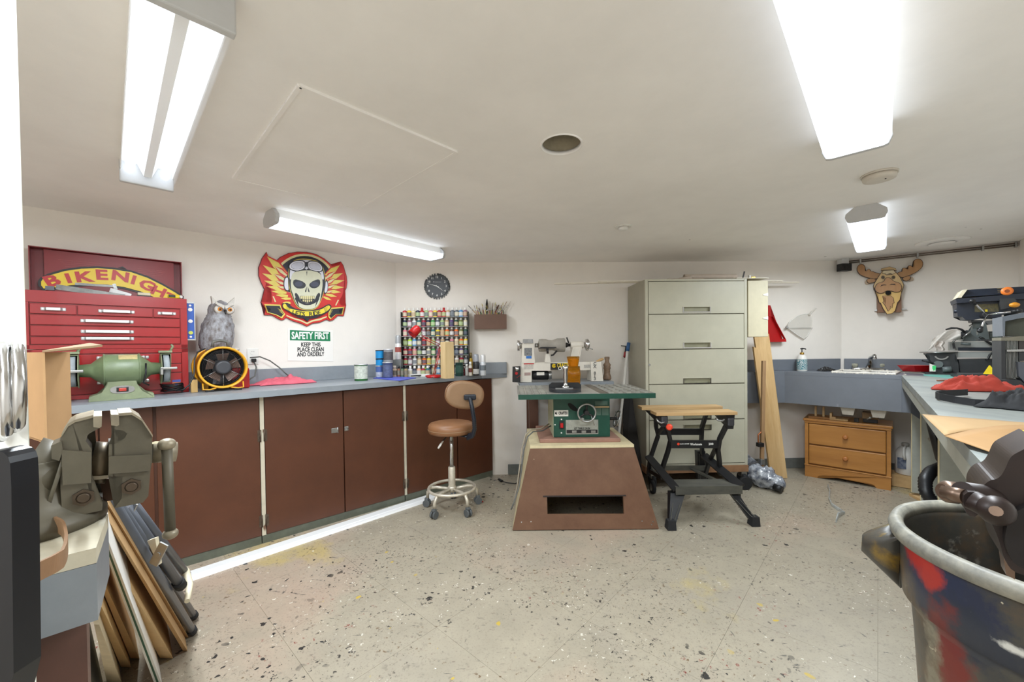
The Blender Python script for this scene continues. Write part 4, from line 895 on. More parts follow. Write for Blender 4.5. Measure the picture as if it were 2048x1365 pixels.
# every brush is a thing: handle, ferrule, bristles
bcol = {'black': (40, 38, 36), 'wooden': (176, 140, 90), 'white': (220, 216, 206), 'yellow': (206, 190, 70), 'red': (150, 52, 44), 'green': (96, 130, 70), 'silver': (170, 170, 170)}
br_specs = []
def brush(px0, px1, hcol, tip, label, wid=.008, dep=.04, group=None, big=False):
    a = pxw(WB, px0[0], px0[1], dep); e = pxw(WB, px1[0], px1[1], dep-.01 if dep > .03 else dep+.01)
    d = (e-a).normalized(); lo = a-d*.09
    if lo.z < z0+.008: lo = a-d*((a.z-z0-.008)/max(d.z, .2))
    lo.x = min(max(lo.x, x0+.012), x1-.012); lo.y = min(max(lo.y, -.07), -.015)
    wlo = WB.w(*lo)
    t = thing('paint_brush', label, 'brush', wlo, WB.a, None if group is None else group)
    L = (e-lo).length; d = (e-lo).normalized()
    cut = .80 if not big else .55
    b = B(WB); b.tube([lo, lo+d*L*(cut-.12)], [.0025, .0035], n=6); b.obj('handle', mat('brush_'+hcol, bcol[hcol], .45, var=.05), t)
    b = B(WB); b.cyl(lo+d*L*(cut-.12), lo+d*L*cut, .0036, wid*.6, n=8); b.obj('ferrule', m_chrome, t)
    b = B(WB); p_ = lo+d*L*cut; b.tube([p_, p_+d*L*(1-cut)*.6, e], [wid*.6, wid, wid*.35], n=8, flat=(1, .5)); b.obj('bristles', mat('bristle_'+tip, {'black': (34, 32, 30), 'tan': (150, 120, 80), 'white': (214, 208, 196), 'brown': (92, 62, 44), 'yellow': (200, 186, 90)}[tip], .9, var=.1, scale=60), t)
brush((952, 628), (936, 611), 'wooden', 'black', 'thin brush leaning out at the far left of the brush box', .006)
brush((973, 628), (974, 599), 'silver', 'black', 'fat black powder brush standing tallest in the brush box', .02, big=True)
brush((1005, 628), (1022, 602), 'white', 'white', 'white brush leaning out furthest right of the brush box', .007)
brush((1000, 628), (1014, 603), 'white', 'tan', 'white-handled brush leaning beside the rightmost one in the box', .006)
brush((995, 628), (1006, 606), 'white', 'white', 'white-handled brush, third from the right in the brush box', .006)
brush((988, 628), (998, 610), 'silver', 'brown', 'wide flat brown brush on the right half of the brush box', .016, big=True)
brush((988, 629), (988, 606), 'silver', 'white', 'wide silver and white brush right of the middle of the box', .018, .05, big=True)
kinds = ['wooden', 'red', 'yellow', 'black', 'green']; tips = ['brown', 'tan', 'yellow', 'white']
random.seed(3)
NB = 24
ORD = 'first second third fourth fifth sixth seventh eighth ninth tenth eleventh twelfth thirteenth fourteenth fifteenth sixteenth seventeenth eighteenth nineteenth twentieth twenty-first twenty-second twenty-third twenty-fourth'.split()
for k in range(NB):
    x = 954+k*(1008-954)/(NB-1); hc = kinds[k % 5]; tp = tips[k % 4]
    brush((x, 628), (x+random.uniform(-5, 6)+(-4 if k < 6 else 0), 628-random.uniform(10, 24)), hc, tp, 'short %s artist brush, %s tip, %s of the short ones from left' % (hc, tp, ORD[k]), random.uniform(.003, .007), random.choice([.03, .045, .06]), 'small brushes packed in the wall box')
# ================================================================== paint rack and cans at the back of the left worktop
m_shelf = mat('rack_shelf_grey', (120, 122, 120), .5, var=.05)
RX0, RX1 = .075, .655
rk = thing('paint_rack', 'tall stepped rack holding rows of craft paint bottles', 'rack', WB.w(.365, -.07, CT), WB.a)
rowz = [CT+.012+i*.0845 for i in range(7)]
b = B(WB); b.bx(RX0-.004, RX1+.004, -.032, -.028, CT+.001, 1.50); b.obj('back_board', mat('rack_back_pale', (196, 190, 180), .6), rk)
for s_ in (RX0-.009, RX1+.0045):
    b = B(WB); b.bx(s_, s_+.0045, -.115, -.028, CT+.001, 1.50); b.obj('side_board', mat('rack_side_dark', (54, 52, 50), .5), rk)
for i, z in enumerate(rowz):
    b = B(WB); b.bx(RX0-.0035, RX1+.0035, -.112, -.0325, z-.004, z-.0008); b.obj('shelf', mat('rack_shelf_pale', (176, 176, 170), .5), rk)
names_rgb = {'red': (188, 34, 40), 'yellow': (234, 206, 60), 'navy': (38, 44, 70), 'pale green': (170, 196, 130), 'crimson': (168, 30, 58), 'cream': (226, 214, 180), 'slate grey': (96, 104, 112), 'sky blue': (90, 150, 200), 'pink': (216, 130, 140),
             'dark green': (34, 76, 60), 'green': (70, 150, 76), 'orange': (236, 112, 34), 'brown': (112, 72, 52), 'purple': (96, 66, 122), 'white': (226, 224, 220), 'lime': (186, 220, 66), 'tan': (196, 164, 122), 'mauve': (150, 108, 124), 'black': (40, 40, 44), 'teal': (50, 110, 110), 'olive': (120, 124, 70), 'peach': (232, 176, 140)}
rowcols = [  # bottom row first
    ['teal', 'purple', 'olive', 'slate grey', 'lime', 'navy', 'tan', 'sky blue', 'peach', 'red', 'mauve', 'cream', 'dark green', 'brown'],
    ['crimson', 'mauve', 'white', 'tan', 'orange', 'yellow', 'cream', 'peach', 'pale green', 'red', 'brown', 'white', 'crimson', 'slate grey'],
    ['crimson', 'red', 'pink', 'slate grey', 'black', 'cream', 'green', 'mauve', 'yellow', 'purple', 'white', 'navy', 'purple', 'dark green'],
    ['olive', 'lime', 'sky blue', 'slate grey', 'red', 'peach', 'pale green', 'mauve', 'tan', 'black', 'pink', 'cream', 'orange', 'yellow'],
    ['pink', 'mauve', 'white', 'slate grey', 'mauve', 'brown', 'teal', 'yellow', 'tan', 'orange', 'brown', 'orange', 'olive', 'dark green'],
    ['navy', 'mauve', 'white', 'teal', 'crimson', 'navy', 'green', 'slate grey', 'pale green', 'tan', 'purple', 'dark green', 'olive', 'cream'],
    ['red', 'yellow', 'cream', 'navy', 'red', 'pale green', 'pink', 'yellow', 'crimson', 'red', 'tan', 'slate grey', 'slate grey', 'sky blue', 'mauve']]
rown = ['bottom row', 'second row from the bottom', 'third row from the bottom', 'middle row', 'third row from the top', 'second row from the top', 'top row']
ordn = ['leftmost', 'second from left', 'third from left', 'fourth from left', 'fifth from left', 'sixth from left', 'seventh from left', 'eighth from left', 'seventh from right', 'sixth from right', 'fifth from right', 'fourth from right', 'third from right', 'second from right', 'rightmost']
m_bcap = mat('bottle_cap_white', (226, 224, 218), .4, var=0); m_bcapr = mat('bottle_cap_red', (180, 40, 40), .4, var=0)
def bottle_mesh(r, h):
    b = B(); b.lathe([(r*.94, 0), (r, .003), (r, h*.62), (r*.95, h*.66), (r*.45, h*.72), (r*.42, h*.76)], n=14); body = b
    m1 = body.mesh('bottle', mat('bottle_white', names_rgb['white'], .35, var=0))
    b = B(); b.lathe([(r*.56, h*.74), (r*.56, h*.74+.001), (r*.5, h), (r*.3, h)], n=12); m2 = b.mesh('cap', m_bcap)
    b = B(); b.sm = True; n = 14; rr = lambda R_, z: [(R_*math.cos(2*PI*k/n), R_*math.sin(2*PI*k/n), z) for k in range(n)]
    b.rings([rr(r*1.02, h*.12), rr(r*1.02, h*.52)], caps=(False, False)); b.rings([rr(r*1.0, h*.12), rr(r*1.0, h*.52)], caps=(False, False)); m3 = b.mesh('label', m_bcap)
    return m1, m2, m3
BM = {False: bottle_mesh(.0192, .0795), True: bottle_mesh(.0198, .084)}
def lmat(cn):
    m = mat('paper_label_'+cn.replace(' ', '_'), names_rgb[cn], .5, rgb2=tuple(int(v*.5+100) for v in names_rgb[cn]), scale=30, stretch=(1, 1, 3)); return m
def bmat(cn): return mat('paint_'+cn.replace(' ', '_'), names_rgb[cn], .3, var=.03)
random.seed(11)
lk = ['cream', 'slate grey', 'white', 'pale green', 'tan', 'navy']
for ri, cols in enumerate(rowcols):
    n = len(cols)
    for ci, cn in enumerate(cols):
        x = RX0+.02+(RX1-RX0-.04)*ci/(n-1)
        o_ = ordn[ci] if n == 15 else ordn[ci if ci < 7 else ci+1]
        y = -.078+random.uniform(-.004, .004)
        tall = ri == 6
        t = thing('paint_bottle', '%s craft paint bottle, %s, %s of the rack' % (cn, o_, rown[ri]), 'paint bottle', WB.w(x, y, rowz[ri]), WB.a+random.uniform(-1, 1), 'craft paint bottles on the rack')
        for nm, me, mt in zip(('bottle', 'cap', 'label'), BM[tall], (bmat(cn), m_bcapr if (ri == 6 and ci in (4, 9)) else m_bcap, lmat(lk[(ci*5+ri*3) % 6] if cn not in ('sky blue',) else 'white'))):
            o = bpy.data.objects.new(nm, me); C.objects.link(o); o.parent = t
            o.material_slots[0].link = 'OBJECT'; o.material_slots[0].material = mt
# cans, tubs and sprays beside the rack.  pixel of base centre, top pixel y -> size
def can(x0, x1, ytop, ybase, zc, col, label, cat='paint can', lidc=None, kind='can', band=None, grp=None, z=None, name=None):
    """upright round container seen between pixel columns x0..x1, standing with its foot at ybase"""
    z = CT if z is None else z
    p = ony((x0+x1)/2, ybase, zc) if z != CT else None
    c = ony((x0+x1)/2, ybase, zc); c.z = z
    r = (ony(x1, ybase, zc).x-ony(x0, ybase, zc).x)/2
    h = ony((x0+x1)/2, ytop, zc).z-z
    t = thing(name or {'can': 'paint_can', 'spray': 'spray_can', 'tub': 'paint_tub', 'bottle': 'paint_bottle'}[kind], label, cat, c, 0, grp)
    if kind == 'can':
        b = B(); b.lathe([(r*.97, 0), (r, .003), (r, h-.004), (r*1.02, h-.002), (r*.98, h)], n=24); b.obj('body', mat('can_'+label[:14].replace(' ', '_'), col, .35, .1, var=.04), t)
        b = B(); b.lathe([(r*1.03, h-.006), (r*1.03, h+.002), (r*.8, h+.0015)], n=24); b.obj('lid', mat('can_lid_%d_%d_%d' % (lidc or (190, 190, 190)), lidc or (190, 190, 190), .35, .4, var=0), t)
    elif kind == 'spray':
        b = B(); b.lathe([(r*.95, 0), (r, .004), (r, h*.62), (r*.9, h*.66), (r*.6, h*.68)], n=20); b.obj('body', mat('spray_%d_%d_%d' % col, col, .3, .2, var=.05), t)
        b = B(); b.lathe([(r*.92, h*.655), (r*.92, h*.66), (r*.9, h*.93), (r*.8, h)], n=20); b.obj('cap', mat('spraycap_%d_%d_%d' % (lidc or (200, 200, 200)), lidc or (200, 200, 200), .35, .3, var=0), t)
    else:
        b = B(); b.lathe([(r*.94, 0), (r, .003), (r, h*.70), (r*.6, h*.76), (r*.55, h*.78)], n=18); b.obj('body', mat('tub_%d_%d_%d' % col, col, .4, var=.05), t)
        b = B(); b.lathe([(r*.66, h*.76), (r*.66, h), (r*.5, h)], n=16); b.obj('cap', mat('tubcap_%d_%d_%d' % (lidc or (222, 220, 214)), lidc or (222, 220, 214), .4, var=0), t)
    if band:
        q = band[1:]; zz0, zz1 = q if len(q) == 2 else (.2, .6)
        b = B(); b.lathe([(r*1.012, h*zz0), (r*1.012, h*zz1)], n=24, caps=(False, False)); b.lathe([(r*1.001, h*zz0), (r*1.001, h*zz1)], n=24, caps=(False, False)); b.obj('label', mat('band_%d_%d_%d' % band[0], band[0], .5, rgb2=tuple(int(v*.75) for v in band[0]), scale=60), t)
    return t, c, r, h
d1 = 3.28
can(709.5, 735, 729, 756, 3.05, (52, 110, 56), 'open green and white tin standing alone on the worktop', band=((216, 222, 210), .12, .9))
t, c, r, h = can(752, 766, 732, 757, d1, (92, 116, 176), 'blue-grey paint tin at the bottom of the left-hand stack', band=((200, 206, 220), .1, .5))
t2, c2, r2, h2 = can(752, 767, 718, 732, d1, (40, 150, 216), 'blue tub with a black lid, middle of the left-hand stack', lidc=(24, 26, 34), z=c.z+h+.003)
can(751.5, 767.5, 701, 717, d1, (40, 160, 224), 'blue tub with a black lid, topmost of the left-hand stack', lidc=(24, 26, 34), z=c2.z+h2+.003)
t, c, r, h = can(766, 785.5, 725, 757, d1-.03, (66, 78, 116), 'navy paint tin with a pale lid in front of the paint rack', band=((96, 106, 140), .1, .85))
can(768, 786, 699, 724.5, d1-.02, (150, 152, 156), 'silver-grey tin stacked on the navy paint tin', lidc=(214, 214, 214), band=((92, 88, 92), .15, .8), z=c.z+h+.003)
can(790.5, 802.5, 671, 712, 3.42, (224, 222, 218), 'spray can with silver cap, upper left beside the paint rack', 'spray can', (168, 170, 172), 'spray', band=((180, 90, 80), .3, .5), z=CT+.15)
st_ = thing('wooden_riser', 'small grey box raised behind the paint tins', 'box', (ony(796, 750, 3.42).x, 3.42, CT)); b = B(); b.bx(-.035, .035, -.03, .03, .001, .148, bev=.002); b.obj('block', m_shelf, st_)
for k, (xa_, xb_, col, nm) in enumerate(((785.5, 794, (206, 180, 150), 'tan'), (794.5, 801, (140, 90, 60), 'brown'), (801.5, 808, (90, 110, 80), 'green-labelled'), (808.5, 815.5, (150, 130, 90), 'olive'))):
    can(xa_, xb_, 732, 754, 3.36-.01*k, col, 'small %s paint bottle with %s cap, at the foot of the paint rack' % (nm, 'cream' if k == 0 else 'black'), 'paint bottle', (228, 214, 196) if k == 0 else (34, 34, 36), 'bottle', band=((150, 140, 120), .2, .6))
can(911, 926.5, 726, 754, 3.42, (32, 66, 58), 'dark green paint tin right of the wooden block', lidc=(40, 70, 62), band=((52, 92, 80), .25, .8))
can(927, 931, 733, 752, 3.46, (120, 40, 50), 'narrow dark red tube behind the dark green tin', 'paint bottle', (200, 190, 190), 'bottle')
can(930.5, 937, 729, 752, 3.44, (178, 178, 174), 'small grey bottle with white cap right of the dark green tin', 'paint bottle', (226, 226, 222), 'bottle')
can(937.5, 944.5, 724, 752, 3.43, (210, 204, 190), 'small white bottle with a red-brown label, beside the spray cans', 'paint bottle', (232, 232, 228), 'bottle', band=((120, 60, 50), .25, .55))
can(938, 945.5, 706, 730, 3.56, (190, 150, 40), 'yellow tube standing behind the right-hand bottles', 'paint bottle', (110, 90, 40), 'bottle')
can(946, 958.5, 709, 751.5, 3.44, (44, 42, 44), 'black and white spray can with a grey cap, right of the rack', 'spray can', (160, 164, 172), 'spray', band=((206, 204, 200), .08, .32))
can(960.5, 972, 710, 751, 3.44, (206, 210, 214), 'silver spray can with white cap, rightmost on the worktop', 'spray can', (222, 222, 222), 'spray', band=((120, 128, 134), .25, .5))
# pale tray of small bottles in front of rack
tr2 = thing('bottle_tray', 'low white tray in front of the paint rack', 'tray', (ony(838, 744, 3.40).x, 3.40, CT)); b = B(); b.bx(-.095, .095, -.022, .022, .001, .012); b.bx(-.095, .095, -.022, -.020, .012, .024); b.bx(-.095, .095, .020, .022, .012, .024); b.obj('tray', m_white, tr2)
for k in range(5):
    cn = ['white', 'navy', 'peach', 'crimson', 'teal'][k]
    t = thing('paint_bottle', '%s craft paint bottle, %s in the low white tray' % (cn, ['leftmost', 'second from left', 'middle one', 'second from right', 'rightmost'][k]), 'paint bottle', (ony(838, 744, 3.40).x-.074+k*.037, 3.40, CT+.0125), 0, 'craft paint bottles in the tray')
    for nm, me, mt in zip(('bottle', 'cap', 'label'), BM[False], (bmat(cn), m_bcap, lmat(lk[k]))):
        o = bpy.data.objects.new(nm, me); C.objects.link(o); o.parent = t; o.material_slots[0].link = 'OBJECT'; o.material_slots[0].material = mt
# wood block
wb = onz(893, 758.5, CT)
m_block = wood('pale_wood_block', (206, 176, 124), (224, 198, 150), .5, 'Z', 8)
t = tag(B(Matrix.Translation((wb.x, wb.y+.05, 0)) @ Matrix.Rotation(math.radians(38), 4, 'Z')).box((0, 0, CT+.001+.145), (.078, .078, .29), bev=.002).obj('wood_block', m_block), 'tall square block of pale wood standing on the worktop', 'wood block')
# red desk lamp on spring arms
dl = thing('desk_lamp', 'red spring-arm desk lamp in front of the paint rack', 'lamp', (ony(868, 750, 3.27).x, 3.27, CT))
lp = lambda x, y, d=3.27: ony(x, y, d)
I4 = Matrix.Identity(4)
b = B(I4); c_ = lp(868, 750); b.lathe([(.062, .001), (.062, .012), (.045, .02), (.015, .024)], c=(c_.x, c_.y, CT), n=24); b.obj('base', m_redpl, dl)
J = [Vector((c_.x, c_.y, CT+.024)), lp(881, 692, 3.3), lp(842, 673, 3.24)]
for dx in (-.006, .006):
    b = B(I4); b.cyl(J[0]+Vector((dx, 0, 0)), J[1]+Vector((dx, 0, 0)), .003, n=8); b.obj('lower_arm', m_redpl, dl)
    b = B(I4); b.cyl(J[1]+Vector((0, 0, dx*1.6)), J[2]+Vector((0, 0, dx*1.6)), .003, n=8); b.obj('upper_arm', m_redpl, dl)
for a_, e_ in ((J[0]+Vector((.02, -.01, .01)), J[0].lerp(J[1], .4)), (J[1]+Vector((-.01, -.012, -.01)), J[1].lerp(J[2], .5))):
    b = B(I4); d_ = e_-a_; pts = []
    M_, l_ = frame_from(a_, e_)
    for k in range(60): pts.append(M_ @ Vector((.005*math.cos(k*1.2), .005*math.sin(k*1.2), l_*k/59)))
    b.tube(pts, .0009, n=4); b.obj('spring', m_chrome, dl)
for p_ in J[1:]:
    b = B(I4); b.cyl(p_+Vector((0, -.012, 0)), p_+Vector((0, .012, 0)), .008, n=12); b.obj('joint', m_chrome, dl)
b = B(I4); s0, s1 = lp(836, 657, 3.24), lp(822, 671, 3.20); d_ = (s1-s0).normalized()
b.sm = True; M_, l_ = frame_from(s0, s0+d_*.1)
rr = lambda R_, z: [M_ @ Vector((R_*math.cos(2*PI*k/22), R_*math.sin(2*PI*k/22), z)) for k in range(22)]
b.rings([rr(.012, -.012), rr(.026, -.008), rr(.036, .004), rr(.039, .075), rr(.037, .075), rr(.034, .006), rr(.01, -.004)], caps=(True, True)); b.obj('lamp_shade', m_redpl, dl)
b = B(I4); b.tube([J[2], lp(846, 668, 3.24), s0], .004, n=6); b.obj('shade_bracket', m_chrome, dl)
# blue paper and scissors in front
t = thing('blue_folder', 'thin blue folder lying flat on the worktop before the paint tins', 'folder', onz(785, 757, CT)); b = B(I4)
q = [onz(746, 757.5, CT+.001), onz(800, 762.5, CT+.001), onz(832, 757, CT+.001), onz(776, 753, CT+.001)]; b.slab([(v.x, v.y) for v in q], CT+.0008, CT+.006); b.obj('cover', mat('folder_blue', (84, 94, 190), .5), t)
t = thing('craft_knife', 'dark craft knife lying flat, next to the blue folder', 'knife', onz(832, 753, CT+.001)); b = B(I4); b.ribbon([onz(822, 752.5, CT+.012), onz(852, 750.5, CT+.012)], .008, .01); b.obj('handle', m_black, t)
b = B(I4); b.ribbon([onz(852, 750.5, CT+.011), onz(868, 757, CT+.004)], .012, .002); b.obj('blade', m_steel, t)
t = thing('red_stapler', 'red tool lying beside the foot of the wooden block', 'tool', onz(866, 753, CT)); b = B(I4); q0, q1 = onz(851, 753, CT+.014), onz(880, 752, CT+.014); b.tube([q0, q0.lerp(q1, .3), q1], [.008, .014, .012], n=10, flat=(1.2, .8)); b.obj('body', m_redpl, t)
# ================================================================== lathe on its stand
FZ = lambda pts: zp(1000, 640, 5.25, pts)
m_lathe = mat('cream_machine_enamel', (222, 216, 204), .4, var=.03)
m_lprint = mat('grey_print', (96, 94, 92), .5, var=0)
ml = .36                                       # front plane of the castings, metres out from the back wall
def wpl(pts, m): return WB.pxs(FZ(pts), m)
st = thing('lathe_stand', 'grey-topped stand with brown legs under the wood lathe', 'stand', WB.w(1.48, -.25, 0), WB.a)
x0 = WB.px(1039.5, 766, ml+.03)[0]; x1 = WB.px(1228, 763, ml+.03)[0]; zl = WB.px(1130, 765, ml+.03)[1]
b = B(WB); b.bx(x0, x1, -ml-.03, -.02, zl-.035, zl, bev=.002); b.obj('top', m_grey, st)
xl0, xl1 = WB.px(1058.5, 850, ml)[0], WB.px(1077, 850, ml)[0]
for xx in (xl0, x1-.12):
    for yy in (-ml, -.08):
        b = B(WB); b.bx(xx, xx+(xl1-xl0), yy, yy+.045, 0, zl-.0355); b.obj('leg', m_brown2, st)
b = B(WB); b.bx(xl0+.02, x1-.1, -ml+.02, -ml+.04, .12, .2); b.obj('rail', m_brown2, st)
la = thing('wood_lathe', 'cream wood-turning lathe with a round blank between its centres', 'lathe', WB.w(1.45, -.2, zl), WB.a)
zl1 = zl+.001
def casting(pts, m, th, nm, mt=m_lathe, parent=la):
    b = B(WB); p = wpl(pts, m); p = [(x, max(z, zl1)) for x, z in p]; b.plate(p, -m, -m+th); return b.obj(nm, mt, parent)
casting([(228, 450), (1060, 442), (1062, 530), (960, 528), (228, 536)], ml-.02, .10, 'bed')
casting([(228, 450), (530, 455), (530, 535), (332, 535), (332, 655), (208, 655)], ml, .16, 'headstock_foot')
casting([(952, 442), (1062, 442), (1085, 645), (960, 645)], ml, .16, 'tail_foot')
casting([(232, 262), (350, 262), (368, 455), (228, 455)], ml+.005, .14, 'headstock')
casting([(232, 264), (246, 240), (345, 240), (362, 250), (350, 262)], ml+.005, .14, 'headstock_top')
ax = WB.px(*FZ([(500, 268)])[0], ml-.06); az = ax[1]; ay = -ml+.06
def X(zx, m=ml-.06): return WB.px(1000+zx/5.25, 692, m)[0]
def lax(prof, nm, mt, n=24, parent=la):        # turned part on the lathe axis; profile in zoom x, radius m
    b = B(WB); b.lathe([(r, X(x)) for x, r in prof], c=(0, ay, az), ax=(1, 0, 0), n=n); return b.obj(nm, mt, parent)
lax([(182, .040), (184, .046), (205, .046), (212, .03), (228, .02), (232, .02)], 'handwheel', m_chrome)
lax([(366, .018), (400, .018)], 'spindle', m_steel)
m_blank = mat('dusty_grey_blank', (162, 156, 146), .7, var=.06, scale=20)
lax([(402, .03), (410, .052), (440, .055), (478, .053), (510, .044), (545, .042), (575, .05), (600, .058), (676, .058), (680, .05)], 'turning_blank', m_blank)
lax([(682, .02), (700, .022), (715, .014), (738, .013)], 'live_centre', m_dark)
lax([(738, .026), (742, .03), (870, .03), (878, .026)], 'tailstock_barrel', m_lathe)
lax([(878, .02), (890, .026), (902, .05), (922, .052), (932, .04)], 'tailstock_handwheel', m_chrome)
casting([(762, 290), (860, 285), (830, 445), (742, 445)], ml-.02, .09, 'tailstock_column')
for q in ([(768, 290), (776, 290), (752, 385), (744, 385)], [(852, 290), (860, 288), (838, 400), (828, 400)]): casting(q, ml-.005, .02, 'rib')
def rod(pts, r, nm, mt, m, parent=la, n=8):
    b = B(WB); P = [pxw(WB, *FZ([q])[0], m) for q in pts]; b.tube(P, r, n=n); return b.obj(nm, mt, parent)
rod([(700, 185), (722, 245)], .006, 'clamp_lever', m_dark, ml-.06)
rod([(932, 300), (975, 310)], .004, 'crank_handle', m_steel, ml-.02)
rod([(498, 300), (500, 355)], .009, 'rest_post', m_dark, ml+.01)
b = B(WB); p = wpl([(405, 296), (440, 285), (560, 288), (590, 285), (592, 296), (560, 302), (440, 304), (406, 304)], ml+.02); b.plate(p, -ml-.02, -ml-.006); b.obj('tool_rest', m_dark, la)
casting([(482, 355), (520, 355), (532, 452), (470, 450)], ml+.0, .05, 'rest_base')
rod([(535, 375), (560, 368), (598, 325)], .007, 'rest_lever', m_dark, ml+.02)
b = B(WB); p = wpl([(246, 204), (346, 204), (350, 248), (246, 248)], ml+.012); b.plate(p, -ml-.012, -ml+.09); b.obj('display_hood', mat('clear_grey_hood', (150, 150, 150), .3, var=.15, scale=30), la)
def sticker(pts, m, mt, nm, parent=la, fr=WB, zz=FZ):
    b = B(fr); p = fr.pxs(zz(pts), m); b.plate(p, -m, -m+.0012); return b.obj(nm, mt, parent)
sticker([(256, 295), (336, 295), (336, 378), (256, 378)], ml+.0065, mat('dark_sticker', (70, 72, 74), .5, rgb2=(150, 150, 150), scale=90), 'speed_chart')
sticker([(274, 380), (332, 380), (332, 408), (274, 408)], ml+.0065, mat('sticker_blue', (40, 110, 190), .5, var=0), 'blue_sticker')
sticker([(250, 457), (356, 455), (356, 468), (250, 470)], ml+.0015, mat('sticker_red', (190, 50, 50), .5, var=0), 'red_label')
sticker([(250, 472), (350, 470), (350, 515), (250, 518)], ml+.0015, mat('sticker_pale', (206, 200, 190), .5, rgb2=(176, 170, 160), scale=90), 'warning_text')
sticker([(256, 555), (322, 553), (322, 585), (256, 587)], ml+.0015, mat('sticker_grey_pink', (180, 130, 120), .5, rgb2=(150, 150, 146), scale=80), 'warning_label')
sticker([(530, 457), (715, 457), (715, 525), (530, 525)], ml+.0015, m_signk, 'brand_band')
wtext(WB, 'CRAFTEX', 1000+600/5.25, 1000+745/5.25, 640+480/5.25, ml+.003, m_signy, la, .05, .001)
wtext(WB, 'CX-813', 1000+612/5.25, 1000+715/5.25, 640+511/5.25, ml+.003, m_sw, la, .04, .001)
for r0, r1 in ((.016, .011), (.007, .003)):
    b = B(WB); e = WB.px(*FZ([(566, 484)])[0], ml+.003); outp = arcpts(e[0], e[1], r0, 20, 340, 16)+arcpts(e[0], e[1], r1, 340, 20, 16); b.plate(outp, -ml-.004, -ml-.0016); b.obj('emblem', m_signy, la)
for ch, y in (('C', 463), ('X', 494), ('8', 562), ('1', 591), ('3', 620)):
    e = WB.px(*FZ([(996, y)])[0], ml+.001); lettering(ch, .036, m_lprint, la, at(WB, e[0], -ml-.001, e[1]), bold=.001, depth=.0006)
sticker([(882, 472), (950, 470), (950, 504), (882, 506)], ml-.0185, mat('sticker_print_grey', (150, 146, 140), .5, rgb2=(200, 196, 188), scale=120), 'specification_label')
b = B(WB); q = WB.px(*FZ([(345, 588)])[0], ml+.01); q2 = WB.px(*FZ([(550, 588)])[0], ml+.01); b.cyl((q[0], -ml-.0+.05, q[1]), (q2[0]-.03, -ml+.05, q2[1]), .038, n=24); mo = b.obj('motor', m_black, la)
b = B(WB); b.cyl((q2[0]-.0295, -ml+.05, q2[1]), (q2[0], -ml+.05, q2[1]), .034, n=24); b.obj('motor_end', m_steel, la)
b = B(WB); e = WB.px(*FZ([(428, 570)])[0], ml+.01); b.bx(e[0]-.032, e[0]+.032, -ml+.008, -ml+.013, e[1]-.012, e[1]+.014); b.obj('motor_label', m_paper, mo)
b = B(WB); p = wpl([(134, 494), (215, 490), (214, 660), (132, 655)], ml+.03); b.plate(p, -ml-.03, -ml+.03); cbx = b.obj('control_box', m_black, la)
b = B(WB); e = WB.px(*FZ([(179, 517)])[0], ml+.03); b.lathe([(.018, 0), (.016, -.008), (.004, -.009)], c=(e[0], -ml-.031, e[1]), ax=(0, 1, 0)); b.obj('dial', m_chrome, cbx)
b = B(WB); e = WB.px(*FZ([(172, 563)])[0], ml+.03); b.lathe([(.012, 0), (.012, -.006)], c=(e[0], -ml-.031, e[1]), ax=(0, 1, 0)); b.obj('stop_button', m_redpl, cbx)
b = B(WB); e = WB.px(*FZ([(195, 595)])[0], ml+.03); b.ribbon([(e[0]-.015, -ml-.033, e[1]-.012), (e[0]+.018, -ml-.033, e[1]+.012)], .003, .002, (0, 1, 0)); b.obj('red_stripe', m_redpl, cbx)
# turned spindle piece on the bed
t = thing('turning_chisel', 'turning chisel with pale wooden handle lying on the right of the lathe bed', 'chisel', WB.w(1.7, -ml+.05, zl+.24)); b = B(WB); b.tube([pxw(WB, *FZ([q])[0], ml-.05) for q in ((1010, 436), (1050, 422), (1085, 412))], [.004, .012, .010], n=12); b.obj('handle', m_pinex, t)
m_turn = mat('turned_dark_wood', (136, 112, 92), .5, var=.2, scale=40)
e = WB.px(1000+1125/5.25, 760, .22)
t = tag(B(WB.M @ Matrix.Translation((e[0], -.22, zl1))).lathe([(.030, 0), (.036, .008), (.034, .03), (.026, .055), (.026, .09), (.032, .1), (.028, .115), (.033, .13), (.02, .15), (.017, .165), (.023, .19), (.02, .2)], n=24).obj('turned_post', m_turn), 'small turned wooden post standing right of the lathe', 'turned wood')
# ================================================================== table saw
m_sg = mat('dark_green_enamel', (22, 70, 56), .38, var=.06)
m_cast = mat('worn_cast_table', (178, 176, 168), .35, .5, var=.1, scale=8)
TZ = .868
ts = thing('table_saw', 'dark green table saw with a cast grid table on a brown base', 'table saw', (.48, 2.9, .545))
tx = lambda x, Y=2.59: ony(x, 792, Y).x
tx0, tx1 = tx(1036.5), tx(1311); ty0, ty1 = 2.59, 3.2
sx0, sx1 = ony(1107, 840, 2.75).x, ony(1220, 840, 2.75).x
b = B(I4); b.bx(sx0, sx1, 2.75, 3.15, .5475, TZ-.032, bev=.004); body = b.obj('cabinet_body', m_sg, ts)
b = B(I4); b.bx(sx0-.0025, sx0-.0005, 2.752, 3.14, .55, TZ-.033); b.obj('worn_side_panel', mat('pale_green_side', (176, 176, 146), .5, var=.1), ts)
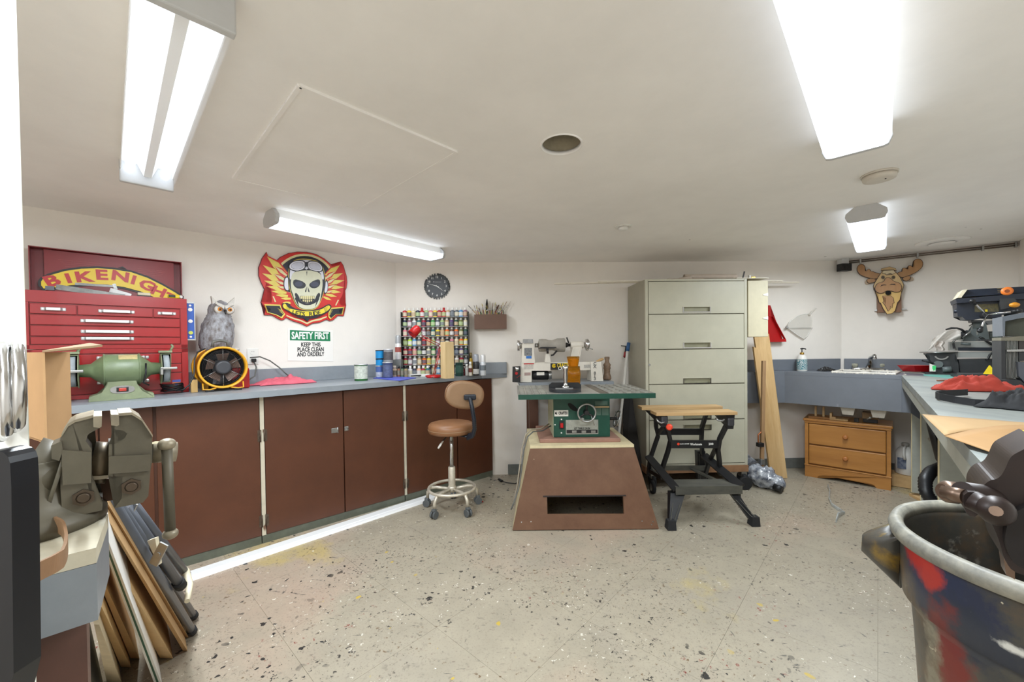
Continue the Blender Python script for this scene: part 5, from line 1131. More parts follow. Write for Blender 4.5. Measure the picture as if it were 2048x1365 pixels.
# centre of the table solid, wings as open grids
gx0 = ony(1098, 790, 2.6).x; gx1 = ony(1200, 790, 2.6).x
b = B(I4); b.bx(gx0, gx1, ty0+.006, ty1, TZ-.03, TZ); b.obj('table_top', m_cast, ts)
b = B(I4); b.bx(tx0, tx1, ty0-.006, ty0+.0055, TZ-.034, TZ-.001, bev=.001); b.obj('front_rail', m_sg, ts)
def grid(xa, xb, nx, ny):
    bar = .008
    for i in range(nx+1):
        x = xa+(xb-xa-bar)*i/nx; b = B(I4); b.bx(x, x+bar, ty0+.006, ty1, TZ-.028, TZ); b.obj('grid_bar', m_cast, ts)
    for j in range(ny+1):
        y = ty0+.0061+(ty1-ty0-.006-bar)*j/ny
        for i in range(nx):
            xs = xa+(xb-xa-bar)*i/nx+bar+.0001; xe = xa+(xb-xa-bar)*(i+1)/nx-.0001
            b = B(I4); b.bx(xs, xe, y, y+bar, TZ-.026, TZ-.001); b.obj('grid_cross_bar', m_cast, ts)
grid(tx0, gx0-.001, 4, 6); grid(gx1+.06, tx1, 5, 6)
b = B(I4); b.bx(gx1+.001, gx1+.05, ty0+.006, ty1, TZ-.028, TZ+.001); b.obj('extension_plate', mat('worn_dark_steel', (120, 112, 100), .45, .5, var=.15, scale=10), ts)
b = B(I4); b.bx((gx0+gx1)/2-.03, (gx0+gx1)/2+.03, 2.75, 3.05, TZ+.0002, TZ+.0012); b.obj('blade_insert', mat('insert_plate', (196, 184, 168), .35, .6, var=.2, scale=30), ts)
SF = 2.75
def sp(x, y, d=SF): return ony(x, y, d)
# handwheel
hc = sp(1172.5, 825.5, 2.72)
b = B(I4); R_ = .060; b.tube([(hc.x+R_*math.cos(2*PI*k/36), 2.70, hc.z+R_*math.sin(2*PI*k/36)) for k in range(36)], .0068, n=10, closed=True); hw = b.obj('handwheel', m_steel, ts)
for a in (90, 210, 330):
    a = math.radians(a); b = B(I4); b.tube([(hc.x, 2.712, hc.z), (hc.x+R_*math.cos(a), 2.70, hc.z+R_*math.sin(a))], [.009, .005], n=8); b.obj('spoke', m_dark, hw)
b = B(I4); b.cyl((hc.x, 2.695, hc.z), (hc.x, 2.749, hc.z), .016); b.obj('hub', m_dark, hw)
b = B(I4); b.cyl((hc.x-.035, 2.66, hc.z-.035), (hc.x-.035, 2.70, hc.z-.035), .009); b.obj('crank_knob', m_steel, hw)
b = B(I4); b.tube([(hc.x+.03, 2.70, hc.z-.02), (hc.x+.05, 2.70, hc.z-.085)], .003, n=6); b.obj('pointer', m_steel, ts)
# curved slot, plates, switch
b = B(I4); P = [(1134, 808), (1141, 806), (1152, 815), (1157, 822), (1150, 824), (1140, 818)]; pp = [(ony(x, y, SF).x, ony(x, y, SF).z) for x, y in smoothpoly(P, 2)]; b.plate(pp, SF-.0015, SF-.0002); b.obj('slot', mat('slot_black', (8, 8, 8), .8, var=0), ts)
def fplate(x0, y0, x1, y1, nm, mt, d=SF, off=.002, parent=ts):
    a, e = ony(x0, y0, d), ony(x1, y1, d); b = B(I4); b.bx(a.x, e.x, d-off, d-.0002 if off < .004 else d-.0002, e.z, a.z); return b.obj(nm, mt, parent)
fplate(1108.5, 821, 1136.5, 833, 'maker_plate', m_paper)
def ftext(txt, x0, x1, y, d, mt, parent, h, bold=.0008):
    return wtext(WF, txt, x0, x1, y, -d, mt, parent, h, bold)
ftext('CRAFTEX', 1117, 1135.5, 827, SF-.0035, m_sk, ts, .028)
for r0, r1 in ((.009, .006),):
    b = B(I4); e = ony(1112.5, 827, SF-.003); b.plate(arcpts(e.x, e.z, r0, 30, 330, 14)+arcpts(e.x, e.z, r1, 330, 30, 14), SF-.0036, SF-.0022); b.obj('emblem', m_sk, ts)
fplate(1120.5, 846.5, 1126, 855.5, 'switch', m_redpl, off=.012)
fplate(1118.5, 843, 1128, 858, 'switch_frame', m_black, off=.006)
for y in (838, 865): fplate(1121.5, y, 1124, y+2.5, 'screw', m_white, off=.004)
fplate(1109, 849, 1111, 851, 'screw', m_white, off=.004)
fplate(1131.5, 840.5, 1196.5, 868.5, 'scale_plate', mat('brushed_plate', (168, 170, 162), .35, .5, var=.1, scale=40))
fplate(1133, 860.5, 1195, 866.5, 'black_strip', m_black, off=.003)
for x in (1144, 1163, 1182): fplate(x, 861.5, x+9, 865.8, 'legend_box', m_steel, off=.004)
ftext('10" TABLE SAW', 1148.5, 1179.5, 857.5, SF-.003, m_sk, ts, .02, .0004)
b = B(I4); e = ony(1164, 836, SF); 
for k in range(13):
    a = math.radians(-125+70*k/12); b = B(I4); q = Vector((e.x+.094*math.cos(a), SF-.003, e.z+.094*math.sin(a)*1.0)); b.bx(q.x-.0008, q.x+.0008, SF-.0034, SF-.0021, q.z-.005, q.z+.005); b.obj('scale_mark', m_sk, ts)
fplate(1190, 803, 1215, 811, 'notice_plate', mat('plate_grey_green', (70, 96, 84), .5, var=.1), off=.003); fplate(1188, 813, 1218, 815.5, 'bright_strip', mat('tan_strip', (186, 160, 120), .5, var=0), off=.006)
fplate(1190, 817, 1202, 831, 'warning_plate', mat('plate_grey_green', (70, 96, 84), .5, var=.1), off=.003); fplate(1204, 817, 1217, 831, 'warning_plate', mat('plate_grey_green', (70, 96, 84), .5, var=.1), off=.003)
# side wheel on the right
b = B(I4); c_ = Vector((sx1+.075, 2.85, .655)); R_ = .055; b.tube([(c_.x+.02*math.sin(2*PI*k/30), c_.y+R_*math.cos(2*PI*k/30), c_.z+R_*math.sin(2*PI*k/30)) for k in range(30)], .006, n=8, closed=True); sw = b.obj('tilt_wheel', m_steel, ts)
for a in (0, 60, 120):
    a = math.radians(a); b = B(I4); b.cyl((c_.x, c_.y-R_*math.cos(a), c_.z-R_*math.sin(a)), (c_.x, c_.y+R_*math.cos(a), c_.z+R_*math.sin(a)), .004, n=6); b.obj('spoke', m_steel, sw)
b = B(I4); b.cyl((sx1+.0005, c_.y, c_.z), (c_.x+.01, c_.y, c_.z), .011); b.obj('tilt_shaft', m_dark, sw)
# mitre gauge, its handle and the amber vase
mg = thing('mitre_gauge', 'black mitre gauge with a half-round head and tall chrome handle on the table saw', 'mitre gauge', (ony(1131, 786, 2.72).x, 2.72, TZ+.0015))
mx_ = ony(1131, 786, 2.72).x; R_ = (ony(1163, 784, 2.72).x-ony(1099, 784, 2.72).x)/2
b = B(I4); b.slab(arcpts(mx_, 2.74, R_, 180, 360, 24)+[(mx_+R_, 2.77), (mx_-R_, 2.77)], TZ+.002, TZ+.02); b.obj('protractor_head', mat('grey_black_casting', (62, 64, 68), .4, .5, var=.1), mg)
b = B(I4); p = [ony(x, y, 2.8) for x, y in ((1098, 779), (1098, 770), (1104, 765.5), (1157, 765.5), (1162, 770), (1162, 779))]; b.plate([(v.x, v.z) for v in p], 2.795, 2.81); b.obj('fence', m_black, mg)
b = B(I4); c_ = ony(1131, 771, 2.74); b.lathe([(.026, TZ+.0205), (.026, TZ+.035), (.014, TZ+.04), (.012, TZ+.06), (.017, TZ+.10), (.014, TZ+.13), (.018, TZ+.155), (.018, TZ+.175), (.008, TZ+.18)], c=(c_.x, 2.74, 0), n=20); b.obj('handle', m_chrome, mg)
b = B(I4); b.box((mx_-.01, 2.71, TZ+.024), (.12, .008, .006)); b.obj('scale_pointer', m_steel, mg)
m_amber = mat('amber_glass', (236, 176, 40), .08, var=0, trans=.85); m_amber.node_tree.nodes['Principled BSDF'].inputs['IOR'].default_value = 1.3
vz = thing('glass_vase', 'tall amber glass vase behind the mitre gauge on the table saw', 'vase', (ony(1147, 775, 2.95).x, 2.95, TZ+.0015))
vh = ony(1147, 714, 2.95).z-TZ; k_ = 2.95/FPX; b = B(); b.sm = True; n = 16
vp = [(.036, 0), (.050, .02), (.054, .10), (.049, .16), (.036, vh*.55), (.034, vh*.64), (.045, vh*.9), (.048, vh)]
rr = lambda r, z: [(r*math.cos(2*PI*k/n), r*math.sin(2*PI*k/n), z) for k in range(n)]
b.rings([rr(*q) for q in vp]+[rr(r-.004, max(z, .012)) for r, z in vp[::-1]]); b.obj('vase', m_amber, vz)
# ------------------------------------------------------------------ flared plywood base under the saw
m_bb = mat('brown_dusty_board', (96, 64, 44), .6, rgb2=(112, 80, 58), scale=7, bump=.1)
spots(m_bb, [(20, .16, (200, 180, 150), None, 3.0, (3, .55))])
m_be = mat('cream_board_edge', (212, 198, 160), .6, var=.06, scale=12)
bs = thing('plywood_plinth', 'flared brown plywood plinth with a slot, carrying the table saw', 'plinth', (.46, 2.9, 0))
fb = [Vector((-.011, 2.53, .006)), Vector((.924, 2.525, .006))]
ft = [ony(1060, 888, 2.64), ony(1268, 886, 2.64)]
for v in ft: v.z = .5
ts_ = ony(1046, 960, 3.3)
bk_b = [Vector((.04, 3.36, .006)), Vector((1.02, 3.36, .006))]; bk_t = [Vector((ft[0].x-.0, 3.2, .5)), Vector((ft[1].x+.0, 3.2, .5))]
def lerp(a, b_, t): return a+(b_-a)*t
# front face with the slot, built of four strips
def fpt(u, v): return lerp(lerp(fb[0], fb[1], u), lerp(ft[0], ft[1], u), v)
def solve(x, y):                                # sight line onto the sloping front board
    n_ = (fb[1]-fb[0]).cross(ft[0]-fb[0]).normalized(); d = ray(x, y); t = (fb[0]-CAMP).dot(n_)/d.dot(n_); return CAMP+d*t
s0, s1, s2, s3 = solve(1094, 993.5), solve(1246.5, 991.5), solve(1248, 1028.5), solve(1095, 1029)
nrm = (fb[1]-fb[0]).cross(ft[0]-fb[0]).normalized()
if nrm.y < 0: nrm = -nrm
b = B(I4); th = nrm*.018
outer = [fb[0], fb[1], ft[1], ft[0]]; inner = [s3, s2, s1, s0]
vo = [b.bm.verts.new(v) for v in outer]; vi = [b.bm.verts.new(v) for v in inner]; wo = [b.bm.verts.new(v+th) for v in outer]; wi = [b.bm.verts.new(v+th) for v in inner]
for k in range(4):
    j = (k+1) % 4; b._f((vo[k], vo[j], vi[j], vi[k])); b._f((wo[j], wo[k], wi[k], wi[j])); b._f((vo[j], vo[k], wo[k], wo[j])); b._f((vi[k], vi[j], wi[j], wi[k]))
b.obj('front_board', m_bb, bs)
b = B(I4); q0, q1 = solve(1086, 992), solve(1252, 990.2); q2, q3 = solve(1252, 993), solve(1086, 995)
b.hexa([q0-nrm*.0004, q1-nrm*.0004, q2-nrm*.0004, q3-nrm*.0004], [q0-nrm*.003, q1-nrm*.003, q2-nrm*.003, q3-nrm*.003]); b.obj('slot_lip', mat('slot_lip_dark', (44, 32, 28), .7), bs)
def board(a, b_, c_, d_, t, nm, mt):
    n_ = (b_-a).cross(d_-a).normalized()*t; bb_ = B(I4); bb_.hexa([a, b_, c_, d_], [a+n_, b_+n_, c_+n_, d_+n_]); return bb_.obj(nm, mt, bs)
e_ = Vector((0, .019, 0))
board(fb[0]+e_, bk_b[0], bk_t[0], ft[0]+e_, .018, 'side_board', m_be)
board(fb[1]+e_, bk_b[1], bk_t[1], ft[1]+e_, -.018, 'side_board', m_bb)
board(bk_b[0], bk_b[1], bk_t[1], bk_t[0], -.018, 'back_board', m_bb)
b = B(I4); b.hexa([ft[0]+Vector((0, 0, .001)), ft[1]+Vector((0, 0, .001)), bk_t[1]+Vector((0, 0, .001)), bk_t[0]+Vector((0, 0, .001))], [v+Vector((0, 0, .019)) for v in (ft[0], ft[1], bk_t[1], bk_t[0])]); b.obj('top_board', m_be, bs)
b = B(I4); b.bx(ft[0].x+.07, ft[1].x-.07, 2.71, 3.18, .5195, .546, bev=.004); b.obj('mounting_board', mat('reddish_board', (150, 112, 96), .6, var=.08), bs)
for x, y in ((1043, 1045), (1062, 1044), (1284, 1043), (1306, 1044), (1303, 1050)):
    q = solve(x, y); b = B(I4); b.cyl(q-nrm*.002, q-nrm*.0002, .004, n=8); b.obj('screw', m_chrome, bs)
# cord from the saw
t = thing('electric_cord', 'grey cord hanging from the table saw down the left side of its base', 'cord', (.2, 2.6, .0))
pts = [Vector((sx0-.004, 2.9, .60)), ony(1085, 862, 2.8), ony(1066, 864, 2.72), ony(1055, 874, 2.68), ony(1048, 900, 2.66), ony(1043, 940, 2.64), ony(1038, 975, 2.6), ony(1028, 1005, 2.55), ony(1022, 1020, 2.53)]
b = B(I4); b.tube(pts, .0048, n=7); b.obj('cord', mat('grey_cable', (92, 92, 88), .6), t)
b = B(I4); b.tube([p+Vector((-.012, .01, .012)) for p in pts[:5]]+[ony(1034, 975, 2.64), ony(1026, 1012, 2.56)], .0048, n=7); b.obj('cord', mat('tan_cable', (150, 140, 122), .6), t)
t = thing('loose_plug', 'black cord end with plug lying on the floor between the stool and the saw base', 'plug', onz(1005, 963, 0))
b = B(I4); a_, c_ = onz(998, 959, .012), onz(1004, 963, .012); b.tube([a_, c_], .011, n=8, flat=(1.2, .8)); b.obj('plug', m_black, t)
b = B(I4); b.tube([c_, onz(1014, 966, .006), onz(1030, 968, .006), onz(1040, 964, .006)], .004, n=6); b.obj('cord', m_black, t)
t = tag(B(I4).lathe([(.006, .001), (.006, .006)], c=(onz(965, 1005, 0).x, onz(965, 1005, 0).y, 0), n=8).obj('red_bit', m_redpl), 'tiny red plastic bit on the floor beside the stool', 'scrap')
# ================================================================== stool
m_vin = mat('tan_vinyl', (140, 98, 66), .42, var=.06, scale=8)
m_vinb = mat('tan_vinyl_back', (150, 118, 88), .5, var=.06, scale=8)
m_stc = mat('worn_cream_metal', (206, 198, 182), .35, .4, var=.12, scale=20)
sx, sy = -.452, 2.90
so = thing('work_stool', 'tan swivel stool on castors with a ribbed black back stem', 'stool', (sx, sy, 0))
b = B(); b.lathe([(.12, .555), (.158, .562), (.166, .58), (.166, .61), (.155, .628), (.12, .637), (.001, .64)], n=36); b.obj('seat', m_vin, so)
b = B(); b.lathe([(.1665, .586), (.1685, .589), (.1665, .592)], n=36, caps=(False, False)); b.obj('seat_piping', m_vinb, so)
b = B(); b.lathe([(.05, .54), (.09, .5545)], n=20); b.cyl((0, 0, .30), (0, 0, .545), .0145); b.obj('gas_rod', m_chrome, so)
b = B(); b.lathe([(.024, .13), (.026, .14), (.026, .305), (.022, .31)], n=20); b.obj('column', m_stc, so)
b = B(); b.tube([(-.02, 0, .545), (-.06, -.03, .50)], .005); b.obj('lever_rod', m_dark, so)
b = B(); b.tube([(-.055, -.026, .505), (-.075, -.04, .475), (-.088, -.05, .455)], [.008, .012, .009], n=8, flat=(1, .6)); b.obj('lever_paddle', m_white, so)
b = B(); b.tube([(.168*math.cos(2*PI*k/40), .168*math.sin(2*PI*k/40), .155) for k in range(40)], .0105, n=10, closed=True); b.obj('foot_ring', m_stc, so)
for k in range(5):
    a = math.radians(72*k+24); c_, s_ = math.cos(a), math.sin(a)
    b = B(); b.tube([(.02*c_, .02*s_, .145), (.12*c_, .12*s_, .15), (.17*c_, .17*s_, .142), (.19*c_, .19*s_, .11), (.193*c_, .193*s_, .068)], .0115, n=10); leg = b.obj('leg', m_stc, so)
    tq = Vector((-s_, c_, 0)); w_ = Vector((.19*c_, .19*s_, .028))+Vector((c_, s_, 0))*.008
    for q in (-1, 1):
        b = B(); b.cyl(w_+tq*q*.005, w_+tq*q*.019, .0265, n=18); b.obj('castor_wheel', mat('castor_grey', (88, 92, 94), .6, var=.1), leg)
    b = B(); b.box(w_+Vector((0, 0, .03)), (.03, .03, .02), rot=a, bev=.006); b.obj('castor_hood', mat('castor_grey', (88, 92, 94), .6, var=.1), leg)
b = B(); b.lathe([(.03, .128), (.03, .165), (.02, .17)], n=16); b.obj('hub', m_stc, so)
# back rest, turned so that the stem is to the right
bc = ony(929, 790, 2.80); bc = Vector((bc.x-sx, bc.y-sy, bc.z))
br_ = Matrix.Translation(bc) @ Matrix.Rotation(math.radians(25), 4, 'Z') @ Matrix.Rotation(math.radians(10), 4, 'Y') @ Matrix.Rotation(PI/2, 4, 'X')
b = B(br_); b.sm = True
def ov(s, z): return [(s*.142*math.copysign(abs(math.cos(q))**.85, math.cos(q)), s*.098*math.copysign(abs(math.sin(q))**.85, math.sin(q)), z) for q in [2*PI*k/36 for k in range(36)]]
b.rings([ov(.8, .024), ov(.95, .02), ov(1.0, .006), ov(1.0, -.006), ov(.95, -.02), ov(.8, -.026), ov(.3, -.03)])
W_ = _W[so.name]; b.fr = W_ @ br_; b.obj('backrest', m_vinb, so)
b = B(W_ @ br_); b.tube([tuple(v) for v in ov(.99, .012)], .003, n=6, closed=True); b.obj('backrest_piping', m_vin, so)
m_nav = mat('blue_black_plastic', (30, 36, 46), .4, var=.04)
p_top = ony(940, 797, 2.755); stem = [p_top, ony(944, 815, 2.735), ony(948, 840, 2.73), ony(949, 858, 2.74), ony(946, 870, 2.76), ony(937, 874, 2.80)]
b = B(I4); b.box(ony(940, 795, 2.765), (.085, .02, .04), bev=.009); b.obj('stem_bracket', m_nav, so)
P_ = []
for i in range(len(stem)-1):
    for q in range(9): P_.append(stem[i].lerp(stem[i+1], q/9))
P_.append(stem[-1])
b = B(I4); b.tube(P_, [.026 if (k % 2) else .0225 for k in range(len(P_))], n=14, flat=(1.15, .6)); b.obj('ribbed_stem', m_nav, so)
b = B(I4); b.tube([stem[-1], ony(925, 872, 2.84), ony(912, 868, 2.88)], [.016, .014, .012], n=8, flat=(1.3, .6)); b.obj('stem_arm', m_nav, so)
# ================================================================== lateral filing cabinet
m_fc = mat('putty_green_enamel', (188, 185, 166), .36, var=.035, scale=5, bump=.03)
spots(m_fc, [(5, .07, (110, 98, 76), None, 2.0, (1.5, .55))])
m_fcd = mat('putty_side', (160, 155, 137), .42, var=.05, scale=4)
MC = .45
fx0, fx1, fzb, fzt = 2.128, 2.976, .178, 1.717
fc = thing('filing_cabinet', 'tall putty-green lateral filing cabinet with five drawers', 'filing cabinet', WB.w(2.55, -.24, fzb), WB.a)
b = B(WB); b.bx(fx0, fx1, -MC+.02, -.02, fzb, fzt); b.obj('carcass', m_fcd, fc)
for x0, x1, z0, z1 in ((fx0, fx0+.024, fzb, fzt), (fx1-.024, fx1, fzb, fzt), (fx0+.0245, fx1-.0245, fzt-.016, fzt), (fx0+.0245, fx1-.0245, fzb, fzb+.018)):
    b = B(WB); b.bx(x0, x1, -MC, -MC+.0195, z0, z1, bev=.002); b.obj('front_frame', m_fc, fc)
m_shadow = mat('drawer_gap', (40, 38, 32), .8, var=0)
bnds = [fzt-.018, 1.430, 1.143, .857, .562, fzb+.02]
for k in range(5):
    z1, z0 = bnds[k]-.004, bnds[k+1]+.004
    hz = {0: WB.px(1393, 619, MC)[1], 1: WB.px(1393, 690.5, MC)[1], 2: WB.px(1393, 761.5, MC)[1], 3: WB.px(1393, 832.5, MC)[1], 4: WB.px(1393, 854.5, MC)[1]}[k]
    xa, xb = WB.px(1366.5, 690, MC)[0], WB.px(1420.5, 690, MC)[0]
    X0, X1 = fx0+.027, fx1-.027 - (.006 if k == 1 else 0); dy = -.004 if k == 1 else 0
    hz0, hz1 = hz-.022, hz+.022
    b = B(WB); y0, y1 = -MC-.003+dy, -MC+.018
    M_ = [((X0, z0), (X1, z0), (X1, z1), (X0, z1)), ((xa, hz0), (xb, hz0), (xb, hz1), (xa, hz1))]
    O = [b.bm.verts.new((x, y0, z)) for x, z in M_[0]]; I = [b.bm.verts.new((x, y0, z)) for x, z in M_[1]]
    O2 = [b.bm.verts.new((x, y1, z)) for x, z in M_[0]]; I2 = [b.bm.verts.new((x, y1, z)) for x, z in M_[1]]
    for q in range(4):
        j = (q+1) % 4; b._f((O[q], O[j], I[j], I[q])); b._f((O2[j], O2[q], I2[q], I2[j])); b._f((O[j], O[q], O2[q], O2[j])); b._f((I[q], I[j], I2[j], I2[q]))
    d = b.obj('drawer', m_fc, fc)
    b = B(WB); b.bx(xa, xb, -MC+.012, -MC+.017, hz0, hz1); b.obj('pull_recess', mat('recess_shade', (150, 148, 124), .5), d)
    for a_ in ((xa-.004, xb+.004, hz1-.003, hz1+.004), (xa-.004, xb+.004, hz0-.004, hz0+.003), (xa-.004, xa+.004, hz0+.0031, hz1-.0031), (xb-.004, xb+.004, hz0+.0031, hz1-.0031)):
        b = B(WB); b.bx(a_[0], a_[1], y0-.003, y0-.0003, a_[2], a_[3]); b.obj('pull_rim', m_chrome if a_[2] < hz else m_fc, d)
b = B(WB); q = WB.px(1298.5, 730.5, MC); b.cyl((q[0], -MC-.006, q[1]), (q[0], -MC-.0035, q[1]), .009, n=16); b.obj('lock', m_chrome, fc)
dl_ = thing('wooden_dolly', 'low wooden dolly on castors under the filing cabinet', 'dolly', WB.w(2.55, -.24, 0), WB.a)
m_ply = mat('stained_ply', (150, 112, 80), .6, var=.1)
b = B(WB); b.bx(fx0-.01, fx1+.0, -MC-.01, -.03, .125, .1775); b.obj('platform', m_ply, dl_)
for x in (fx0+.06, fx1-.03):
    for y in (-MC+.03, -.08):
        b = B(WB); b.cyl((x-.014, y, .055), (x+.014, y, .055), .0545, n=20); w_ = b.obj('castor', m_rubber, dl_)
        b = B(WB); b.box((x, y, .10), (.04, .05, .045)); b.obj('castor_fork', m_steel, w_)
# narrow wall cupboard beside it
wx0, wx1 = 2.985, WB.px(1536.5, 600, MC)[0]; wz0, wz1 = 1.238, 1.70
wc = thing('wall_cupboard', 'narrow cream wall cupboard right of the filing cabinet', 'cupboard', WB.w((wx0+wx1)/2, -.2, wz0), WB.a)
m_wc = mat('cream_cupboard', (206, 198, 170), .45, var=.03)
b = B(WB); b.bx(wx0, wx1, -MC+.02, -.004, wz0, wz1); b.obj('carcass', m_wc, wc)
b = B(WB); b.bx(wx0, wx1-.002, -MC, -MC+.0195, wz0, wz1, bev=.002); d = b.obj('door', m_wc, wc)
for y in (590, 637):
    q = WB.px(1533, y, MC); b = B(WB); b.plate([(q[0]-.03, q[1]+.004), (q[0]+.012, q[1]+.016), (q[0]+.012, q[1]-.012), (q[0]-.03, q[1]-.004)], -MC-.003, -MC-.0003); b.obj('hinge', m_white, d)
b = B(WB); b.bx(fx1-.09, wx1+.003, -MC-.006, -.01, 1.7175, 1.7225); b.obj('top_board', mat('white_board', (222, 216, 200), .5), wc)
# white mouldings on top, sticking out on both sides
m_mould = mat('white_strip', (224, 216, 200), .5, var=.05)
def strip(p0, p1, m0, m1, w, th, label, z=None, dz=0):
    a = WB.px(*p0, m0); c = WB.px(*p1, m1); t = tag(B(WB).ribbon([(a[0], -m0, a[1]+dz), (c[0], -m1, c[1]+dz)], w, th, (0, 1, 0)).obj('wood_strip', m_mould), label, 'wood strip', 'strips on the filing cabinet'); return t
zz = 1.7225
def strip2(xa, ma, xb, mb, z, w, th, label):
    return tag(B(WB).ribbon([(xa, -ma, z), (xb, -mb, z)], w, th, (0, 1, 0)).obj('wood_strip', m_mould), label, 'wood strip', 'strips on the filing cabinet')
strip2(1.42, .20, 2.75, .30, 1.7255, .03, .012, 'longest white strip sticking out to the left of the filing cabinet top')
strip2(1.78, .30, 2.9, .34, 1.7255, .022, .010, 'shorter white strip at the left of the filing cabinet top, in front of the longest')
strip2(2.93, .17, 3.66, .12, 1.7330, .03, .012, 'white strip sticking out furthest right of the filing cabinet top')
strip2(2.93, .23, 3.44, .22, 1.7330, .02, .010, 'thin white strip at the right, shorter than the one behind it')
m_roll = mat('rolled_paper', (186, 172, 158), .7, var=.06)
t = thing('paper_roll', 'roll of brownish paper lying on top of the filing cabinet', 'paper roll', WB.w(2.7, -.40, fzt), WB.a)
a = WB.px(1368, 549, .38); c = WB.px(1472, 544, .38)
def rollp(x, th, r): return (x, -.38+r*math.cos(th)*1.0, fzt+.003+.024+r*math.sin(th)*1.0)
b = B(WB); b.sheet(lambda u, v: rollp(a[0]+(c[0]-a[0])*u, 2*PI*1.15*v, (.024-.006*v)), 12, 28, .0015); b.obj('roll', m_roll, t)
b = B(WB); b.sheet(lambda u, v: (a[0]-.10+.14*u+.0*v, -.42-.02*v, fzt+.004+.03*u*(1-v)), 8, 4, .0015); b.obj('loose_flap', m_roll, t)
t = tag(B(WB).bx(2.32, 2.62, -.44, -.30, fzt+.0005, fzt+.006).obj('cardboard_sheet', mat('grey_card', (168, 152, 134), .8)), 'thin cardboard sheet under the paper roll on the filing cabinet', 'cardboard')
q = WB.px(1488, 553, .40); t = thing('small_square', 'tiny dark metal bracket standing on the narrow wall cupboard', 'bracket', WB.w(q[0], -.4, 1.723), WB.a)
b = B(WB); b.ribbon([(q[0]-.012, -.4, 1.7235), (q[0]+.004, -.4, 1.785)], .006, .01, (0, 1, 0)); b.obj('upright', m_dark, t)
b = B(WB); b.bx(q[0]-.02, q[0]+.03, -.41, -.40, 1.7235, 1.73); b.obj('foot', m_dark, t)
t = thing('hinge_pair', 'small white and brass fitting on top of the narrow wall cupboard', 'fitting', WB.w(q[0]+.07, -.4, 1.723), WB.a)
b = B(WB); b.bx(q[0]+.045, q[0]+.06, -.4, -.38, 1.7235, 1.755, bev=.002); b.obj('post', m_white, t); b = B(WB); b.bx(q[0]+.062, q[0]+.10, -.4, -.38, 1.7235, 1.742, bev=.002); b.obj('block', m_brass, t)
# pole with blue grip, red clamp, black panel
t = thing('mop_pole', 'white pole with a blue grip leaning in the gap left of the filing cabinet', 'pole', WB.w(1.95, -.3, 0), WB.a)
a = pxw(WB, 1233.5, 905, .36); c = pxw(WB, 1255, 703, .12); e = pxw(WB, 1257.5, 686, .11); d_ = (a-c)/(a-c).length; g0 = a+d_*(a.z/-d_.z-.004 if d_.z else 0)
b = B(WB); b.cyl(g0, c, .0125); b.obj('pole', m_white, t)
b = B(WB); b.cyl(c, e, .016); b.obj('grip', mat('grip_blue', (44, 84, 130), .5), t)
t = thing('bar_clamp', 'small red and black clamp hanging beside the blue pole grip', 'clamp', WB.w(1.95, -.05, 1.1), WB.a)
b = B(WB); b.cyl(pxw(WB, 1252, 692, .05), pxw(WB, 1249, 716, .05), .006, n=8); b.obj('bar', m_dark, t)
b = B(WB); b.cyl(pxw(WB, 1251, 704, .06), pxw(WB, 1249, 715, .06), .012, n=10); b.obj('handle', mat('clamp_red', (150, 44, 48), .5), t)
b = B(WB); b.cyl(pxw(WB, 1242, 692, .05), pxw(WB, 1253, 693, .05), .004, n=6); b.obj('jaw', m_dark, t)
t = thing('leaning_board', 'black board leaning against the left side of the filing cabinet', 'board', WB.w(2.03, -.3, 0), WB.a)
b = B(WB); q = [pxw(WB, 1246, 778, .12), pxw(WB, 1262, 776, .1)]; lo = [pxw(WB, 1248, 960, .42), pxw(WB, 1290, 962, .42)]
for v in lo: v.z = .003
b.hexa([q[0], q[1], lo[1], lo[0]], [v+Vector((0, .012, 0)) for v in (q[0], q[1], lo[1], lo[0])]); b.obj('board', mat('dull_black', (38, 34, 32), .7), t)
# ------------------------------------------------------------------ dustpan, wire and sheer pan on the back wall
GZ = lambda pts: zp(1220, 520, 2.968, pts)
t = thing('dustpan', 'red plastic dustpan hanging on the back wall by its handle', 'dustpan', WB.w(3.53, -.03, 1.19), WB.a)
p = WB.pxs(GZ([(946, 268), (966, 268), (971, 330), (1040, 470), (1042, 486), (900, 488), (900, 470), (942, 350)]), .05)
b = B(WB); b.plate(p, -.018, -.008); b.obj('pan', m_redpl, t)
b = B(WB); p = WB.pxs(GZ([(900, 465), (1040, 470), (1043, 487), (898, 489)]), .05); b.plate(p, -.06, -.0185); b.obj('pan_lip', m_redpl, t)
b = B(WB); p = WB.pxs(GZ([(950, 270), (962, 270), (966, 335), (948, 335)]), .05); b.plate(p, -.026, -.0182); b.obj('handle', m_redpl, t)
q0, q1, q2 = (WB.px(*GZ([v])[0], .05) for v in ((972, 335), (1041, 470), (1041, 484)))
b = B(WB); b.ribbon([(q0[0], -.03, q0[1]), (q1[0], -.04, q1[1])], .003, .03, (0, 0, 1)); b.obj('side_wall', m_redpl, t)
m_sheer = mat('sheer_white_plastic', (232, 228, 220), .35, var=.02, alpha=.62)
t = thing('plastic_scoop', 'thin see-through white plastic scoop on the back wall above the soap', 'scoop', WB.w(3.77, -.02, 1.22), WB.a)
p = WB.pxs(GZ([(1052, 392), (1070, 365), (1110, 335), (1150, 322), (1185, 322), (1200, 345), (1195, 410), (1172, 450), (1150, 470), (1110, 445), (1065, 412)]), .02)
b = B(WB); b.plate(smoothpoly(p, 1), -.022, -.018); b.obj('bowl', m_sheer, t)
b = B(WB); P_ = [pxw(WB, *GZ([v])[0], .02) for v in ((1048, 400), (1065, 412), (1110, 445), (1150, 470), (1172, 450), (1195, 410))]; b.tube(P_, .004, n=6); b.obj('rim', m_white, t)
